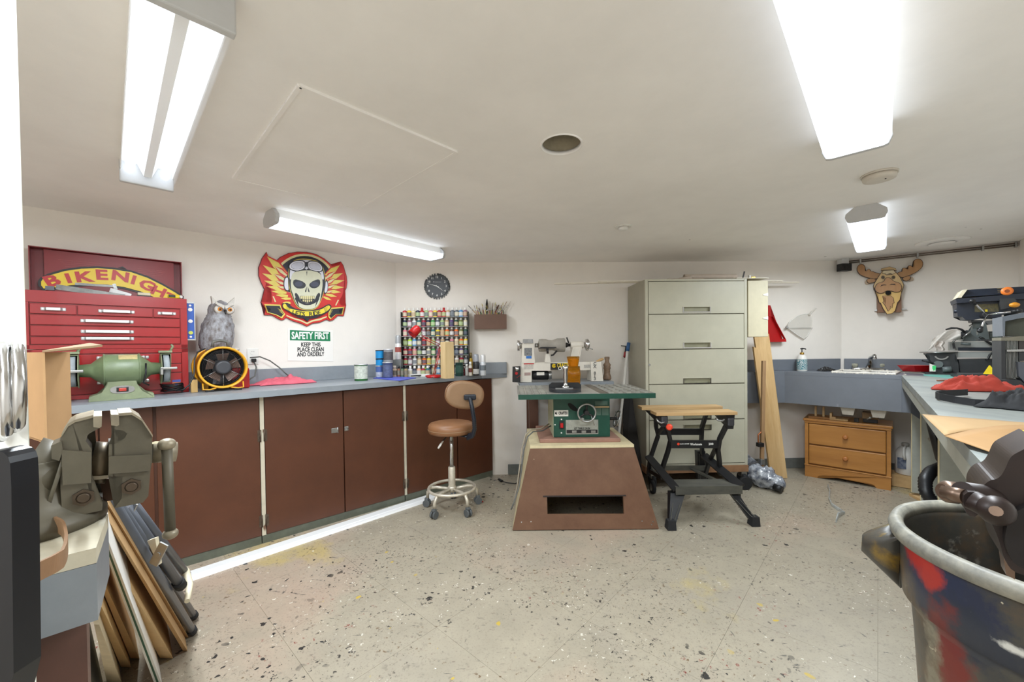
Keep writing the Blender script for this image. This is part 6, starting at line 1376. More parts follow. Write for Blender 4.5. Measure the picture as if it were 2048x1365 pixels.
b = B(WB); P_ = [pxw(WB, *GZ([v])[0], .02) for v in ((1052, 392), (1070, 365), (1110, 335), (1150, 322), (1185, 322))]; b.tube(P_, .0045, n=6); b.obj('rim', m_white, t)
b = B(WB); b.tube([pxw(WB, *GZ([v])[0], .03) for v in ((1180, 330), (1200, 305), (1218, 290), (1226, 290))], [.018, .012, .011, .004], n=10, flat=(1, .4)); b.obj('handle', m_sheer, t)
b = B(WB); b.cyl(pxw(WB, *GZ([(1045, 405)])[0], .035), pxw(WB, *GZ([(1203, 406)])[0], .035), .0022, n=6); b.obj('metal_rod', m_steel, t)
b = B(WB); b.sphere(pxw(WB, *GZ([(1049, 402)])[0], .03), .013, 10, 6); b.obj('rod_knob', m_steel, t)
# ------------------------------------------------------------------ leaning boards and clamp
def lean(px_top, px_bot, mt_, mb_, th, label, mtl, nm='wood_board', cat='board'):
    T = [pxw(WB, *v, mt_) for v in px_top]; Bo = [pxw(WB, *v, mb_) for v in px_bot]
    for v in Bo: v.z = max(v.z, .003)
    b = B(WB); d = Vector((0, th, 0)); b.hexa([Bo[0], Bo[1], T[1], T[0]], [v+d for v in (Bo[0], Bo[1], T[1], T[0])]); return tag(b.obj(nm, mtl), label, cat, None)
lean([(1508, 668), (1538, 668)], [(1552, 957), (1575, 962)], .17, .29, .02, 'widest pale pine board leaning against the back wall under the narrow cupboard', m_pine)
lean([(1507, 694), (1520, 700)], [(1541, 947), (1566, 960)], .215, .335, .02, 'second pine board leaning in front of the widest board', wood('pine_board_b', (188, 150, 98), (208, 174, 124), .6, 'Z', 8))
lean([(1502, 668), (1509, 668)], [(1509.5, 722), (1514.5, 722)], .19, .2, .02, 'short narrow stick wedged at the top left of the leaning boards', m_pinex) if False else None
t = thing('bar_clamp', 'long wooden bar clamp with a copper handle standing before the leaning boards', 'clamp', WB.w(3.2, -.38, 0), WB.a)
a = pxw(WB, 1527.5, 722, .36); c = pxw(WB, 1523, 935, .38); c.z = .05
b = B(WB); b.hexa([c+Vector(v) for v in ((-.014, -.01, 0), (.014, -.01, 0), (.014, .01, 0), (-.014, .01, 0))], [a+Vector(v) for v in ((-.014, -.01, 0), (.014, -.01, 0), (.014, .01, 0), (-.014, .01, 0))]); b.obj('bar', wood('brown_bar', (150, 116, 82), (170, 136, 98), .6, 'Z', 8), t)
m_cop = mat('copper_metal', (190, 120, 80), .35, .8)
P_ = [pxw(WB, x, y, .40) for x, y in ((1523, 864), (1516.5, 870), (1516.5, 884), (1519, 890))]; b = B(WB); b.tube(P_, .006, n=8); b.obj('handle', m_cop, t)
b = B(WB); p_ = pxw(WB, 1520, 890, .40); b.box(p_, (.05, .04, .035), bev=.006); b.obj('jaw', m_dark, t)
b = B(WB); p_ = pxw(WB, 1523, 924, .40); b.box(p_, (.035, .04, .045), bev=.004); b.obj('foot_jaw', m_steel, t)
b = B(WB); p_ = pxw(WB, 1523, 932, .40); b.cyl((p_.x, p_.y, .003), (p_.x, p_.y, .05), .02, n=12); b.obj('foot', m_dark, t)
# plastic-wrapped bundle on the floor
t = thing('wrapped_bundle', 'lumpy bundle wrapped in clear plastic on the floor by the filing cabinet', 'bundle', onz(1530, 965, 0))
m_wrap = mat('crinkled_plastic', (196, 200, 206), .15, rgb2=(60, 68, 86), scale=26, bump=1.0, bscale=20, coat=.6)
A_, C_ = onz(1502, 944, .10), onz(1566, 972, .05)
b = B(I4); M_, l_ = frame_from(A_, C_); rings = []; n = 28
for i in range(25):
    f = i/24; R_ = .098*math.sin(PI*min(1, f*.94+.06))**.45*(1-.25*f)
    if i in (0, 24): R_ = .012
    row = []
    for k in range(n):
        a = 2*PI*k/n; q = 1+.3*fbm(math.cos(a)*2+f*7, math.sin(a)*2, f*5)+.22*fbm(math.cos(a)*6, math.sin(a)*6, f*24)
        v = M_ @ Vector((R_*q*math.cos(a), R_*q*math.sin(a), l_*(f*1.15-.08))); v.z = max(v.z, .003); row.append(v)
    rings.append(row)
b.sm = True; b.rings(rings); b.obj('wrapping', m_wrap, t)
b = B(I4); p0_ = onz(1500, 930, .16); b.sheet(lambda u, v: p0_+Vector((-.04+.14*v, -.04+.08*v, .10*(1-v)*(1-.7*u)))+Vector((.04*u*fbm(u*3, v*3, 2), .05*u, -.06*u)), 8, 10, .002); b.obj('loose_plastic', m_wrap, t)
b = B(I4); p0_ = onz(1558, 976, .045); b.cyl(p0_+Vector((-.02, .03, 0)), p0_+Vector((.012, -.02, -.012)), .026); b.obj('black_end_cap', m_black, t)
b = B(I4); p0_ = onz(1491, 967, .055); b.cyl(p0_+Vector((0, -.012, 0)), p0_+Vector((.0, .016, 0)), .05, n=20); b.obj('wheel', m_rubber, t)
# ================================================================== folding workbench (two-jaw)
HZ = lambda x, y: (1260+x/4.55, 780+y/4.55)
m_wk = mat('black_painted_steel', (30, 30, 32), .42, var=.05)
m_wks = mat('dusty_black_steel', (62, 62, 58), .55, rgb2=(96, 94, 84), scale=12, stretch=(.3, 1, 1))
m_jaw = wood('worn_plywood_jaw', (178, 142, 98), (206, 172, 122), .6, 'X', 8)
wk = thing('folding_workbench', 'black folding workbench with two plywood jaws before the filing cabinet', 'workbench', (1.3, 2.8, 0))
def kp(x, y, d): return ony(*HZ(x, y), d)
ZJ = .722
def jaw(xa, ya, xb, yb, d0, dep, nm='jaw'):
    a = kp(xa, ya, d0); c = kp(xb, yb, d0); b = B(I4); b.bx(a.x, c.x, d0, d0+dep, ZJ-.022, ZJ, bev=.002); return b.obj(nm, m_jaw, wk)
jaw(240, 205, 980, 205, 2.68, .12); jaw(108, 160, 845, 150, 2.93, .10)
def bar(pts, w, t_, nm='frame_tube', mt=None, ds=None):
    P_ = [kp(x, y, d) for x, y, d in pts]; b = B(I4); b.ribbon(P_, w, t_, (0, 1, 0)); return b.obj(nm, mt or m_wk, wk)
# jaw supports
b = B(I4); a = kp(130, 195, 2.98); c = kp(300, 290, 2.72); b.hexa([(a.x, 3.0, ZJ-.0225), (a.x+.03, 3.0, ZJ-.0225), (c.x+.02, 2.70, ZJ-.0225), (c.x-.02, 2.70, ZJ-.0225)], [(a.x+.02, 2.96, ZJ-.05), (a.x+.05, 2.96, ZJ-.05), (c.x+.02, 2.70, ZJ-.10), (c.x-.02, 2.70, ZJ-.10)]); b.obj('jaw_support', m_wk, wk)
b = B(I4); a = kp(700, 195, 2.98); c = kp(900, 290, 2.72); b.hexa([(a.x, 3.0, ZJ-.0225), (a.x+.04, 3.0, ZJ-.0225), (c.x+.03, 2.70, ZJ-.0225), (c.x-.03, 2.70, ZJ-.0225)], [(a.x+.03, 2.94, ZJ-.06), (a.x+.06, 2.94, ZJ-.06), (c.x+.02, 2.70, ZJ-.12), (c.x-.02, 2.70, ZJ-.12)]); b.obj('jaw_support', m_wk, wk)
for x, y in ((305, 270), (905, 290)):
    p_ = kp(x, y, 2.72); b = B(I4); b.box(p_, (.05, .05, .06), bev=.012); b.obj('vice_screw_block', mat('grey_black', (60, 60, 64), .5), wk)
for pts in ([(240, 262, 2.70), (255, 290, 2.69), (285, 305, 2.69), (315, 295, 2.69)], [(780, 255, 2.70), (800, 280, 2.69), (840, 285, 2.69), (860, 270, 2.69)]):
    b = B(I4); b.tube([kp(*q) for q in pts], .006, n=8); b.obj('crank', m_steel, wk)
p_ = kp(345, 340, 2.66); b = B(I4); b.lathe([(.013, 0), (.021, .01), (.021, .028), (.012, .03)], c=p_-Vector((0, .02, 0)), ax=(.5, 1, 0), n=16); b.obj('orange_knob', mat('orange_red_knob', (230, 70, 44), .4, var=0), wk)
# front H frame (y~2.8) and rear H frame (y~3.02)
bar([(300, 300, 2.74), (345, 370, 2.77), (368, 470, 2.80), (345, 560, 2.84), (285, 740, 2.92)], .032, .022)
bar([(880, 320, 2.74), (815, 450, 2.78), (800, 540, 2.80), (812, 640, 2.82), (818, 770, 2.86)], .032, .022)
bar([(368, 495, 2.79), (812, 495, 2.79)], .02, .055, 'cross_rail')
bar([(235, 250, 2.92), (237, 340, 2.94), (255, 420, 2.96), (180, 640, 3.0), (165, 770, 3.05)], .030, .022)
bar([(695, 215, 2.94), (655, 340, 2.96), (648, 480, 2.98), (660, 580, 3.0), (700, 650, 3.0)], .030, .022)
bar([(250, 382, 2.95), (650, 382, 2.95)], .02, .046, 'cross_rail')
bar([(310, 330, 2.76), (255, 400, 2.9)], .02, .02)
bar([(780, 530, 2.80), (720, 660, 2.98), (690, 760, 3.05)], .02, .024)
# lower side plates and step
bar([(165, 605, 3.0), (420, 905, 2.62)], .02, .05, 'side_plate'); bar([(675, 600, 3.0), (1010, 885, 2.62)], .02, .055, 'side_plate')
bar([(180, 735, 3.02), (290, 800, 2.85)], .02, .03, 'side_plate'); bar([(560, 720, 3.05), (860, 860, 2.72)], .03, .012, 'lower_strut', m_wks)
bar([(190, 712, 3.06), (690, 712, 3.06)], .02, .035, 'rear_rail', m_wks)
a = kp(415, 905, 2.62); c = kp(1022, 905, 2.62); zs_ = kp(700, 895, 2.62).z
b = B(I4); b.bx(a.x, c.x, 2.62, 2.76, zs_-.006, zs_+.012); b.bx(a.x, c.x, 2.617, 2.6195, zs_-.042, zs_+.012); b.obj('step', m_wks, wk)
for x in (a.x+.01, c.x-.016):
    b = B(I4); b.bx(x-.006, x+.012, 2.63, 2.70, zs_-.09, zs_-.0065); b.obj('leg_hinge', m_wk, wk)
# splayed feet
def foot(top, bot, w0, w1, nm='folding_leg'):
    T = Vector(top); Bo = Vector(bot); b = B(I4)
    s = (Bo-T).cross(Vector((0, 1, 0))).normalized() if abs((Bo-T).x) > .02 else Vector((1, 0, 0))
    s = Vector((1, 0, 0))
    b.hexa([T+s*-w0/2, T+s*w0/2, T+s*w0/2+Vector((0, .05, 0)), T-s*w0/2+Vector((0, .05, 0))], [Bo-s*w1/2, Bo+s*w1/2, Bo+s*w1/2+Vector((0, .03, 0)), Bo-s*w1/2+Vector((0, .03, 0))]); o = b.obj(nm, m_wk, wk)
    b = B(I4)
    for q in (-.3, .3): b.ribbon([T+s*w0*q+Vector((0, -.003, -.02)), Bo+s*w1*q+Vector((0, -.003, .03))], .004, .003, (0, 1, 0))
    b.obj('leg_rib', m_wks, o)
    b = B(I4); b.hexa([Bo+Vector((-w1/2-.006, -.006, .045)), Bo+Vector((w1/2+.006, -.006, .045)), Bo+Vector((w1/2+.006, .038, .045)), Bo+Vector((-w1/2-.006, .038, .045))], [Vector((Bo.x-w1/2-.012, Bo.y-.012, .002)), Vector((Bo.x+w1/2+.008, Bo.y-.012, .002)), Vector((Bo.x+w1/2+.008, Bo.y+.045, .002)), Vector((Bo.x-w1/2-.012, Bo.y+.045, .002))]); b.obj('rubber_foot', m_rubber, o)
tl_ = kp(437, 940, 2.64); bl_ = onz(1345, 1058, .015); foot(tl_, (bl_.x, bl_.y+.01, .015), .10, .035)
tr_2 = kp(945, 935, 2.64); br_2 = onz(1513, 1050, .015); foot(tr_2, (br_2.x, br_2.y+.01, .015), .05, .035)
a = kp(645, 640, 3.05); foot((a.x, 3.04, .36), (kp(665, 850, 3.15).x, 3.14, .004), .06, .09, 'rear_leg')
wc_ = onz(1305, 975, .05); b = B(I4); b.cyl((wc_.x-.012, wc_.y, .051), (wc_.x+.012, wc_.y, .051), .05, n=24); whl = b.obj('wheel', m_rubber, wk)
b = B(I4); b.cyl((wc_.x-.014, wc_.y, .051), (wc_.x+.014, wc_.y, .051), .028, n=20); b.obj('wheel_hub', m_steel, whl)
a = kp(440, 495, 2.777)
b = B(I4); b.plate(arcpts(a.x, a.z, .009, 0, 300, 12), 2.776, 2.7778); b.obj('orange_mark', mat('orange_red_knob', (230, 70, 44), .4, var=0), wk)
wtext(WF, 'Workmate', HZ(548, 497)[0], HZ(655, 497)[0], HZ(600, 497)[1], -2.778, m_sw, wk, .022, .0004); wtext(WF, '200', HZ(715, 495)[0], HZ(758, 495)[0], HZ(735, 495)[1], -2.778, m_sw, wk, .022, .0004)
wtext(WF, 'BLACK & DECKER', HZ(455, 494)[0], HZ(538, 494)[0], HZ(500, 494)[1], -2.778, m_sw, wk, .010, .0001)
# ================================================================== sink counter
CZ = .925
A0 = WB.w(3.02, -.02, 0); A1 = WB.w(3.02, -.15, 0); A2 = WB.w(3.50, -.165, 0); A3 = onz(1799, 751.5, CZ)
RC = WR.w(.0, -.0, 0); RE = WR.w(1.05, -.004, 0)
bdir = Vector((.6574, .7535, 0))                   # along the bench, away from us
bper = Vector((.7535, -.6574, 0))                  # from the bench front towards the right wall
m_sg2 = mat('grey_apron_paint', (112, 117, 125), .35, var=.04, scale=6, bump=.05)
spots(m_sg2, [(7, .13, (200, 204, 208), (1, 1, .35), 6.0, (2, .55))])
sn = thing('sink_counter', 'blue-grey painted counter with a deep apron in the right corner', 'counter', (2.6, 3.4, .64))
b = B(I4); e0 = WB.w(3.02, -.004, 0); c0 = WB.w(4.165, -.004, 0); e1 = A3+bper*.54
poly = [(e0.x, e0.y), (A1.x, A1.y), (A2.x, A2.y), (A3.x, A3.y), (e1.x, e1.y), (c0.x-.004, c0.y-.01)]
b.slab(poly, CZ-.03, CZ); b.obj('slab', m_sg2, sn)
def apr(p, q, nm='apron', z0=.645, z1=CZ-.0305, t_=.018):
    d = (q-p).normalized(); nn = Vector((-d.y, d.x, 0))*t_
    if nn.dot(Vector((0, 1, 0))) < 0: nn = -nn
    b = B(I4); b.slab([(p.x, p.y), (q.x, q.y), ((q+nn).x, (q+nn).y), ((p+nn).x, (p+nn).y)], z0, z1); return b.obj(nm, m_sg2, sn)
apr(A1, A2); apr(A2, A3+Vector((.008, -.008, 0)))
b = B(I4); p = Vector((A3.x+.009, A3.y-.006, 0)); q = p+bdir*-.10+bper*.05
b.hexa([p+Vector((0, 0, CZ-.031)), p+bper*.05+Vector((0, 0, CZ-.031)), p+bper*.05+Vector((0, 0, .645)), p+Vector((0, 0, .645))], [v+bper*.05+bdir*.02 for v in (p+Vector((0, 0, CZ-.031)), p+bper*.05+Vector((0, 0, CZ-.031)), p+bper*.05+Vector((0, 0, .60)), p+Vector((0, 0, .66)))]); b.obj('apron_return', m_sg2, sn)
b = B(WB); b.bx(3.02, 4.145, -.024, -.003, CZ, CZ+.105, bev=.002); b.obj('backsplash', m_sg2, sn)
b = B(WR); b.bx(.02, 1.03, -.024, -.003, CZ, CZ+.105, bev=.002); b.obj('backsplash', m_sg2, sn)
# sink
m_sink = mat('cream_enamel_sink', (222, 216, 204), .35, var=.05, scale=20)
sk2 = thing('sink', 'cream double sink with crusted rim set in the grey corner counter', 'sink', (3.1, 3.55, CZ))
WS = Frame((A2.x, A2.y), math.degrees(math.atan2(A3.y-A2.y, A3.x-A2.x)))
def wsx(x, y, z): v = WS.I @ onz(x, y, z); return v
r0 = wsx(1665, 745.5, CZ); r1 = wsx(1822, 748, CZ)
xa, xb = r0.x, min(r1.x, .72); yb_ = .40
b = B(WS); 
for (x0, x1, y0, y1) in ((xa, xb, .055, .085), (xa, xb, .36, .45), (xa, xa+.03, .0855, .3595), (xb-.03, xb, .0855, .3595), ((xa+xb)/2-.02, (xa+xb)/2+.02, .0855, .3595)):
    b = B(WS); b.bx(x0, x1, y0, y1, CZ+.0005, CZ+.014, bev=.004); b.obj('rim', m_sink, sk2)
for x0, x1 in ((xa+.03, (xa+xb)/2-.02), ((xa+xb)/2+.02, xb-.03)):
    b = B(WS); lo = [(x0+.04, .09, .575), (x1-.04, .09, .575), (x1-.05, .32, .575), (x0+.05, .32, .575)]; hi = [(x0-.01, .06, .80), (x1+.01, .06, .80), (x1+.01, .37, .80), (x0-.01, .37, .80)]
    b.hexa(lo, hi); b.obj('bowl', m_sink, sk2)
fa_ = thing('tap', 'low chrome mixer tap with two acrylic knobs behind the corner sink', 'tap', onz(1737, 737, CZ+.015))
p0 = onz(1703, 737.5, CZ+.015); p1 = onz(1771, 738, CZ+.015); dm = (p1-p0)
b = B(I4); b.tube([p0, p0+dm*.05, p1-dm*.05, p1], [.012, .024, .024, .012], n=10, flat=(1, .45)); b.obj('deck_plate', m_chrome, fa_)
pc = (p0+p1)/2; tip = ony(1749, 712, pc.y-.16)
b = B(I4); b.tube([pc+Vector((0, 0, .005)), pc+Vector((.01, -.01, .05)), ony(1741, 716, pc.y-.05), tip, tip+Vector((0, -.005, -.03))], [.022, .018, .015, .014, .013], n=12); b.obj('spout', m_chrome, fa_)
m_acr = mat('acrylic_knob', (170, 168, 150), .15, var=.15, scale=60)
for f in (.1, .9):
    q = p0+dm*f; b = B(I4); b.lathe([(.008, .008), (.02, .018), (.024, .03), (.02, .045), (.008, .048)], c=q, n=10, smooth=False); b.obj('knob', m_acr, fa_)
t = thing('soap_bottle', 'white and teal patterned soap pump bottle on the corner counter', 'soap bottle', WB.w(0, 0, 0))
sp_ = pxw(WB, 1604, 740, .10); sw_ = WB.w(sp_.x, -.10, CZ); r = .040
t.location = sw_; _W[t.name] = Matrix.Translation(sw_)
b = B(); b.lathe([(r*.95, 0), (r, .004), (r, .11), (r*.8, .135), (r*.4, .15)], n=24); b.obj('bottle', m_white, t)
m_pat = mat('teal_pattern', (236, 236, 232), .4, var=0); nt_ = m_pat.node_tree; L_ = nt_.links; bs_ = nt_.nodes['Principled BSDF']
tc_ = nt_.nodes.new('ShaderNodeTexCoord'); vo_ = nt_.nodes.new('ShaderNodeTexVoronoi'); vo_.inputs['Scale'].default_value = 38; L_.new(tc_.outputs['Object'], vo_.inputs[0]); sn_ = nt_.nodes.new('ShaderNodeMath'); sn_.operation = 'SINE'; ml_ = nt_.nodes.new('ShaderNodeMath'); ml_.operation = 'MULTIPLY'; ml_.inputs[1].default_value = 26; L_.new(vo_.outputs['Distance'], ml_.inputs[0]); L_.new(ml_.outputs[0], sn_.inputs[0]); cr_ = nt_.nodes.new('ShaderNodeValToRGB'); cr_.color_ramp.interpolation = 'CONSTANT'; cr_.color_ramp.elements[0].color = lin((40, 116, 128)); cr_.color_ramp.elements[1].position = .45; cr_.color_ramp.elements[1].color = lin((230, 232, 230)); L_.new(sn_.outputs[0], cr_.inputs[0]); L_.new(cr_.outputs[0], bs_.inputs['Base Color'])
b = B(); b.lathe([(r*1.015, .012), (r*1.015, .108)], n=24, caps=(False, False)); b.lathe([(r*1.0, .012), (r*1.0, .108)], n=24, caps=(False, False)); b.obj('label', m_pat, t)
b = B(); b.lathe([(.016, .148), (.017, .166), (.012, .17)], n=14); b.obj('collar', m_brass, t)
b = B(); b.cyl((0, 0, .165), (0, 0, .20), .004); b.tube([(-.012, 0, .203), (0, 0, .206), (.032, 0, .202), (.036, 0, .196)], [.006, .007, .005, .004], n=8); b.obj('pump', m_black, t)
def pos(x, y, z=CZ): return onz(x, y, z)
c_ = WB.w(WB.px(1650, 738, .16)[0], -.17, 0); rag('cloth', 'small crumpled black cloth left of the sink', 'cloth', (c_.x, c_.y), .13, .07, .035, .2, m_black, 2.2, CZ+.001)
m_crumb = mat('white_crumbs', (226, 220, 204), .9, var=0); b = B(WS); random.seed(5)
for k in range(90):
    x = random.uniform(xa, xb+.05); y = random.uniform(.02, .10) if k % 2 else random.uniform(.36, .44); s_ = random.uniform(.002, .006); b.box((x, y, CZ+.0145+s_/2 if .055 < y < .085 or y > .36 else CZ+.0005+s_/2), (s_*1.5, s_, s_), rot=random.random())
o = b.obj('wood_chips', m_crumb); tag(o, 'pale chips and dust scattered round the rim of the sink', 'chips'); o['kind'] = 'stuff'
# ================================================================== bench on the right
m_bt = mat('worn_pale_benchtop', (112, 118, 117), .5, rgb2=(150, 153, 147), scale=5, stretch=(1.2, .25, 1), bump=.08)
stain(m_bt, (104, 116, 124), 3, .55, .72, .7, 4.0, (1, .3, 1, -.4))
m_bp = mat('scuffed_white_panel', (166, 168, 158), .5, rgb2=(148, 150, 140), scale=6)
stain(m_bp, (110, 92, 64), 14, .68, .74, .7, 9.0, (1, 1, .5))
bn_ = thing('workbench', 'long pale worn workbench along the right wall', 'workbench', (2.2, 1.9, 0))
N0 = Vector((.93, .775, 0)); F0 = Vector((A3.x+.012, A3.y-.004, 0)); dpt = .665
Nn = N0+bper*dpt
P2v = Vector(P2+(0,)); Fe = F0+bper*dpt
b = B(I4); b.slab([(N0.x, N0.y), (Nn.x, Nn.y), (Fe.x-.006, Fe.y), (F0.x, F0.y)], CZ-.035, CZ+.0005); b.obj('top', m_bt, bn_)
b = B(I4); x1_ = WR.w(1.03, -.03, 0); q_ = F0+bper*.545
b.slab([(q_.x, q_.y), (Fe.x-.006, Fe.y), (3.955, 3.10), (x1_.x, x1_.y)], CZ-.035, CZ+.0005); b.obj('corner_top', m_bt, bn_)
b = B(I4); n2 = N0+bdir*.0; b.slab([(v.x, v.y) for v in (N0+bper*.002, F0+bper*.002, F0+bper*.022, N0+bper*.022)], CZ-.085, CZ-.0355); b.obj('front_lip', m_bp, bn_)
def qk(y): return Vector((.37+.88*y, y, 0))
for k, y in enumerate((3.0, 2.52, 1.93)):
    q = qk(y)+bper*.005; b = B(I4); e = q+bper*(.50 if k < 2 else .50); d_ = bdir*.02
    b.slab([(q.x, q.y), (e.x, e.y), ((e+d_).x, (e+d_).y), ((q+d_).x, (q+d_).y)], .0 if k else .04, CZ-.036); b.obj('leg_panel', m_bp, bn_)
    b = B(I4); b.slab([(v.x, v.y) for v in (q-bper*.0045+bdir*-.002, q-bper*.0005+bdir*-.002, q-bper*.0005+bdir*.022, q-bper*.0045+bdir*.022)], .04, CZ-.09); b.obj('panel_edge', m_be, bn_)
q = qk(1.05); e = q+bper*.5; d_ = bdir*.02; b = B(I4); b.slab([(q.x, q.y), (e.x, e.y), ((e+d_).x, (e+d_).y), ((q+d_).x, (q+d_).y)], 0, CZ-.036); b.obj('leg_panel', m_bp, bn_)
# dark panel between the legs, standing in for the shade under the bench
b = B(I4); q0_, q1_ = qk(1.95)+bper*.25, qk(3.0)+bper*.25; b.slab([(v.x, v.y) for v in (q0_, q1_, q1_+bper*.02, q0_+bper*.02)], .0, .75); b.obj('back_panel', mat('under_bench_shade', (72, 62, 54), .7), bn_)
# ------------------------------------------------------------------ nightstand
m_np = wood('honey_pine', (164, 108, 48), (186, 130, 64), .32, 'X', 6)
m_nd = wood('honey_pine_dark', (150, 98, 44), (170, 116, 58), .35, 'X', 6)
cl, cr2 = onz(1610, 952), onz(1782, 982)
WN = Frame((cl.x, cl.y), math.degrees(math.atan2(cr2.y-cl.y, cr2.x-cl.x)))
Wd = (cr2-cl).length; Hh = .515
ns = thing('nightstand', 'small honey pine chest with two knobbed drawers under the corner counter', 'chest of drawers', WN.w(Wd/2, .15, 0), WN.a)
b = B(WN); b.bx(.008, Wd-.008, .022, .30, .09, Hh-.024); b.obj('carcass', m_nd, ns)
b = B(WN); b.bx(-.012, Wd+.012, -.014, .305, Hh-.022, Hh, bev=.006); b.obj('top', m_np, ns)
b = B(WN); b.bx(-.004, Wd+.004, -.006, .30, Hh-.04, Hh-.0225, bev=.004); b.obj('cornice', m_np, ns)
for x0, x1 in ((0, .024), (Wd-.024, Wd)):
    b = B(WN); b.bx(x0, x1, 0, .0215, .085, Hh-.0405); b.obj('stile', m_np, ns)
fe = [(0, 0), (.085, 0), (.10, .022), (.13, .032), (Wd-.13, .032), (Wd-.10, .022), (Wd-.085, 0), (Wd, 0), (Wd, .1), (0, .1)]
b = B(WN); b.plate(fe, -.004, .02); b.obj('plinth', m_np, ns)
b = B(WN); b.bx(-.004, Wd+.004, -.010, .015, .1005, .108, bev=.002); b.obj('plinth_moulding', m_np, ns)
for x0 in (0, Wd-.02):
    b = B(WN); b.bx(x0, x0+.02, .0205, .29, 0, .089); b.obj('side_foot', m_np, ns)
for z0, z1 in ((.118, .282), (.292, Hh-.046)):
    b = B(WN); b.bx(.028, Wd-.028, -.002, .021, z0, z1, bev=.006); d = b.obj('drawer', m_np, ns)
    b = B(WN); b.lathe([(.008, -.003), (.008, -.012), (.018, -.02), (.019, -.028), (.01, -.034)], c=(Wd/2, 0, (z0+z1)/2+.005), ax=(0, 1, 0), n=18); b.obj('knob', mat('pine_knob', (176, 112, 60), .35, var=.04), d)
# things on the nightstand (seen in the gap below the apron)
HZ_ = Hh+.001
def on_ns(x, m_): return WN.w(x, m_, HZ_)
def blk(x0, x1, y0, y1, h, nm, label, cat, mt, z=HZ_): return tag(B(WN).bx(x0, x1, y0, y1, z, z+h, bev=.001).obj(nm, mt), label, cat)
t = thing('wood_offcut_frame', 'two small upright sticks on a board, left end of the nightstand top', 'wood offcut', on_ns(.1, .1)); 
b = B(WN); b.bx(.02, .18, .04, .16, HZ_, HZ_+.014); b.obj('base', m_nd, t)
for x in (.06, .115): b = B(WN); b.bx(x, x+.015, .08, .10, HZ_+.0145, HZ_+.10); b.obj('stick', m_pinex, t)
t = thing('wooden_tray', 'little L-shaped wooden holder, second from the left on the nightstand', 'wood holder', on_ns(.24, .07))
b = B(WN); b.bx(.17, .29, .03, .12, HZ_, HZ_+.012); b.obj('base', m_pinex, t); b = B(WN); b.bx(.17, .185, .03, .12, HZ_+.0125, HZ_+.055); b.obj('upright', m_pinex, t); b = B(WN); b.bx(.1855, .21, .03, .05, HZ_+.0125, HZ_+.025); b.obj('lip', m_pinex, t)
t = thing('machine_vise', 'small dusty wooden and steel vise on the right of the nightstand', 'vise', on_ns(.42, .1))
b = B(WN); b.bx(.385, .475, .05, .13, HZ_, HZ_+.03, bev=.003); b.obj('base', m_dark, t)
b = B(WN); b.bx(.38, .48, .045, .14, HZ_+.031, HZ_+.085, bev=.004); b.obj('jaw_block', mat('dusty_brown_block', (124, 98, 66), .7, var=.15), t)
b = B(WN); b.cyl((.43, .03, HZ_+.05), (.43, -.005, HZ_+.05), .007); b.cyl((.41, -.004, HZ_+.036), (.45, -.004, HZ_+.06), .004); b.obj('screw_handle', m_steel, t)
blk(.33, .36, .02, .06, .03, 'steel_block', 'small dark steel block left of the dusty vise on the nightstand', 'steel block', m_dark)
# things under the bench by the corner
t = thing('jug', 'white plastic jug with a blue label standing under the bench corner', 'jug', onz(1810, 955, .09))
jp = onz(1811, 948, .10); b = B(); t.location = jp; _W[t.name] = Matrix.Translation(jp)
b = B(); b.lathe([(.066, 0), (.072, .006), (.072, .17), (.05, .205), (.03, .222), (.022, .226)], n=24, sq=(1, .8)); b.obj('body', m_white, t)
b = B(); b.lathe([(.022, .226), (.024, .232), (.024, .25), (.02, .254)], n=16); b.obj('cap', mat('dull_cap', (150, 146, 138), .5), t)
b = B(); b.tube([(-.02, -.02, .23), (-.05, -.035, .215), (-.06, -.045, .17), (-.055, -.05, .13)], .010, n=8); b.obj('handle', m_white, t)
b = B(); n_ = 14; b.rings([[(.0725*math.cos(a), .0585*math.sin(a), z) for a in [math.radians(185+6*k) for k in range(n_)]]+[(.0735*math.cos(a), .0595*math.sin(a), z) for a in [math.radians(185+6*k) for k in range(n_)]][::-1] for z in (.05, .14)]); b.obj('label', mat('label_navy', (60, 74, 104), .5, rgb2=(150, 156, 166), scale=40), t)
tag(B(I4).box((jp.x, jp.y, .051), (.17, .16, .095), rot=-.75).obj('wood_block', m_pinex), 'wooden block under the white jug', 'wood block')
for k, (pa, pb, lab) in enumerate((((1818, 992), (1850, 1010), 'pale wooden board lying on the floor by the bench leg'), ((1846, 958), (1866, 1000), 'cream painted board standing at the foot of the bench leg'))):
    a, c = onz(*pa), onz(*pb); d = (c-a).normalized(); nn = Vector((-d.y, d.x, 0))*.07; b = B(I4); b.slab([(v.x, v.y) for v in (a, c, c+nn, a+nn)], .001, .02 if k == 0 else .02)
    tag(b.obj('wood_board', m_pinex if k == 0 else m_be), lab, 'board')
a = pxw(WF, 1829, 985, -2.98); c = pxw(WF, 1836, 858, -3.0); b = B(I4); b.hexa([(a.x-.01, 2.9, .005), (a.x+.02, 2.9, .005), (a.x+.02, 2.915, .005), (a.x-.01, 2.915, .005)], [(c.x+.0, 2.93, c.z), (c.x+.012, 2.93, c.z), (c.x+.012, 2.945, c.z), (c.x+.0, 2.945, c.z)]); tag(b.obj('wood_strip', mat('red_brown_wood', (126, 88, 54), .6)), 'thin red-brown wood strip leaning against the first bench panel', 'wood strip')
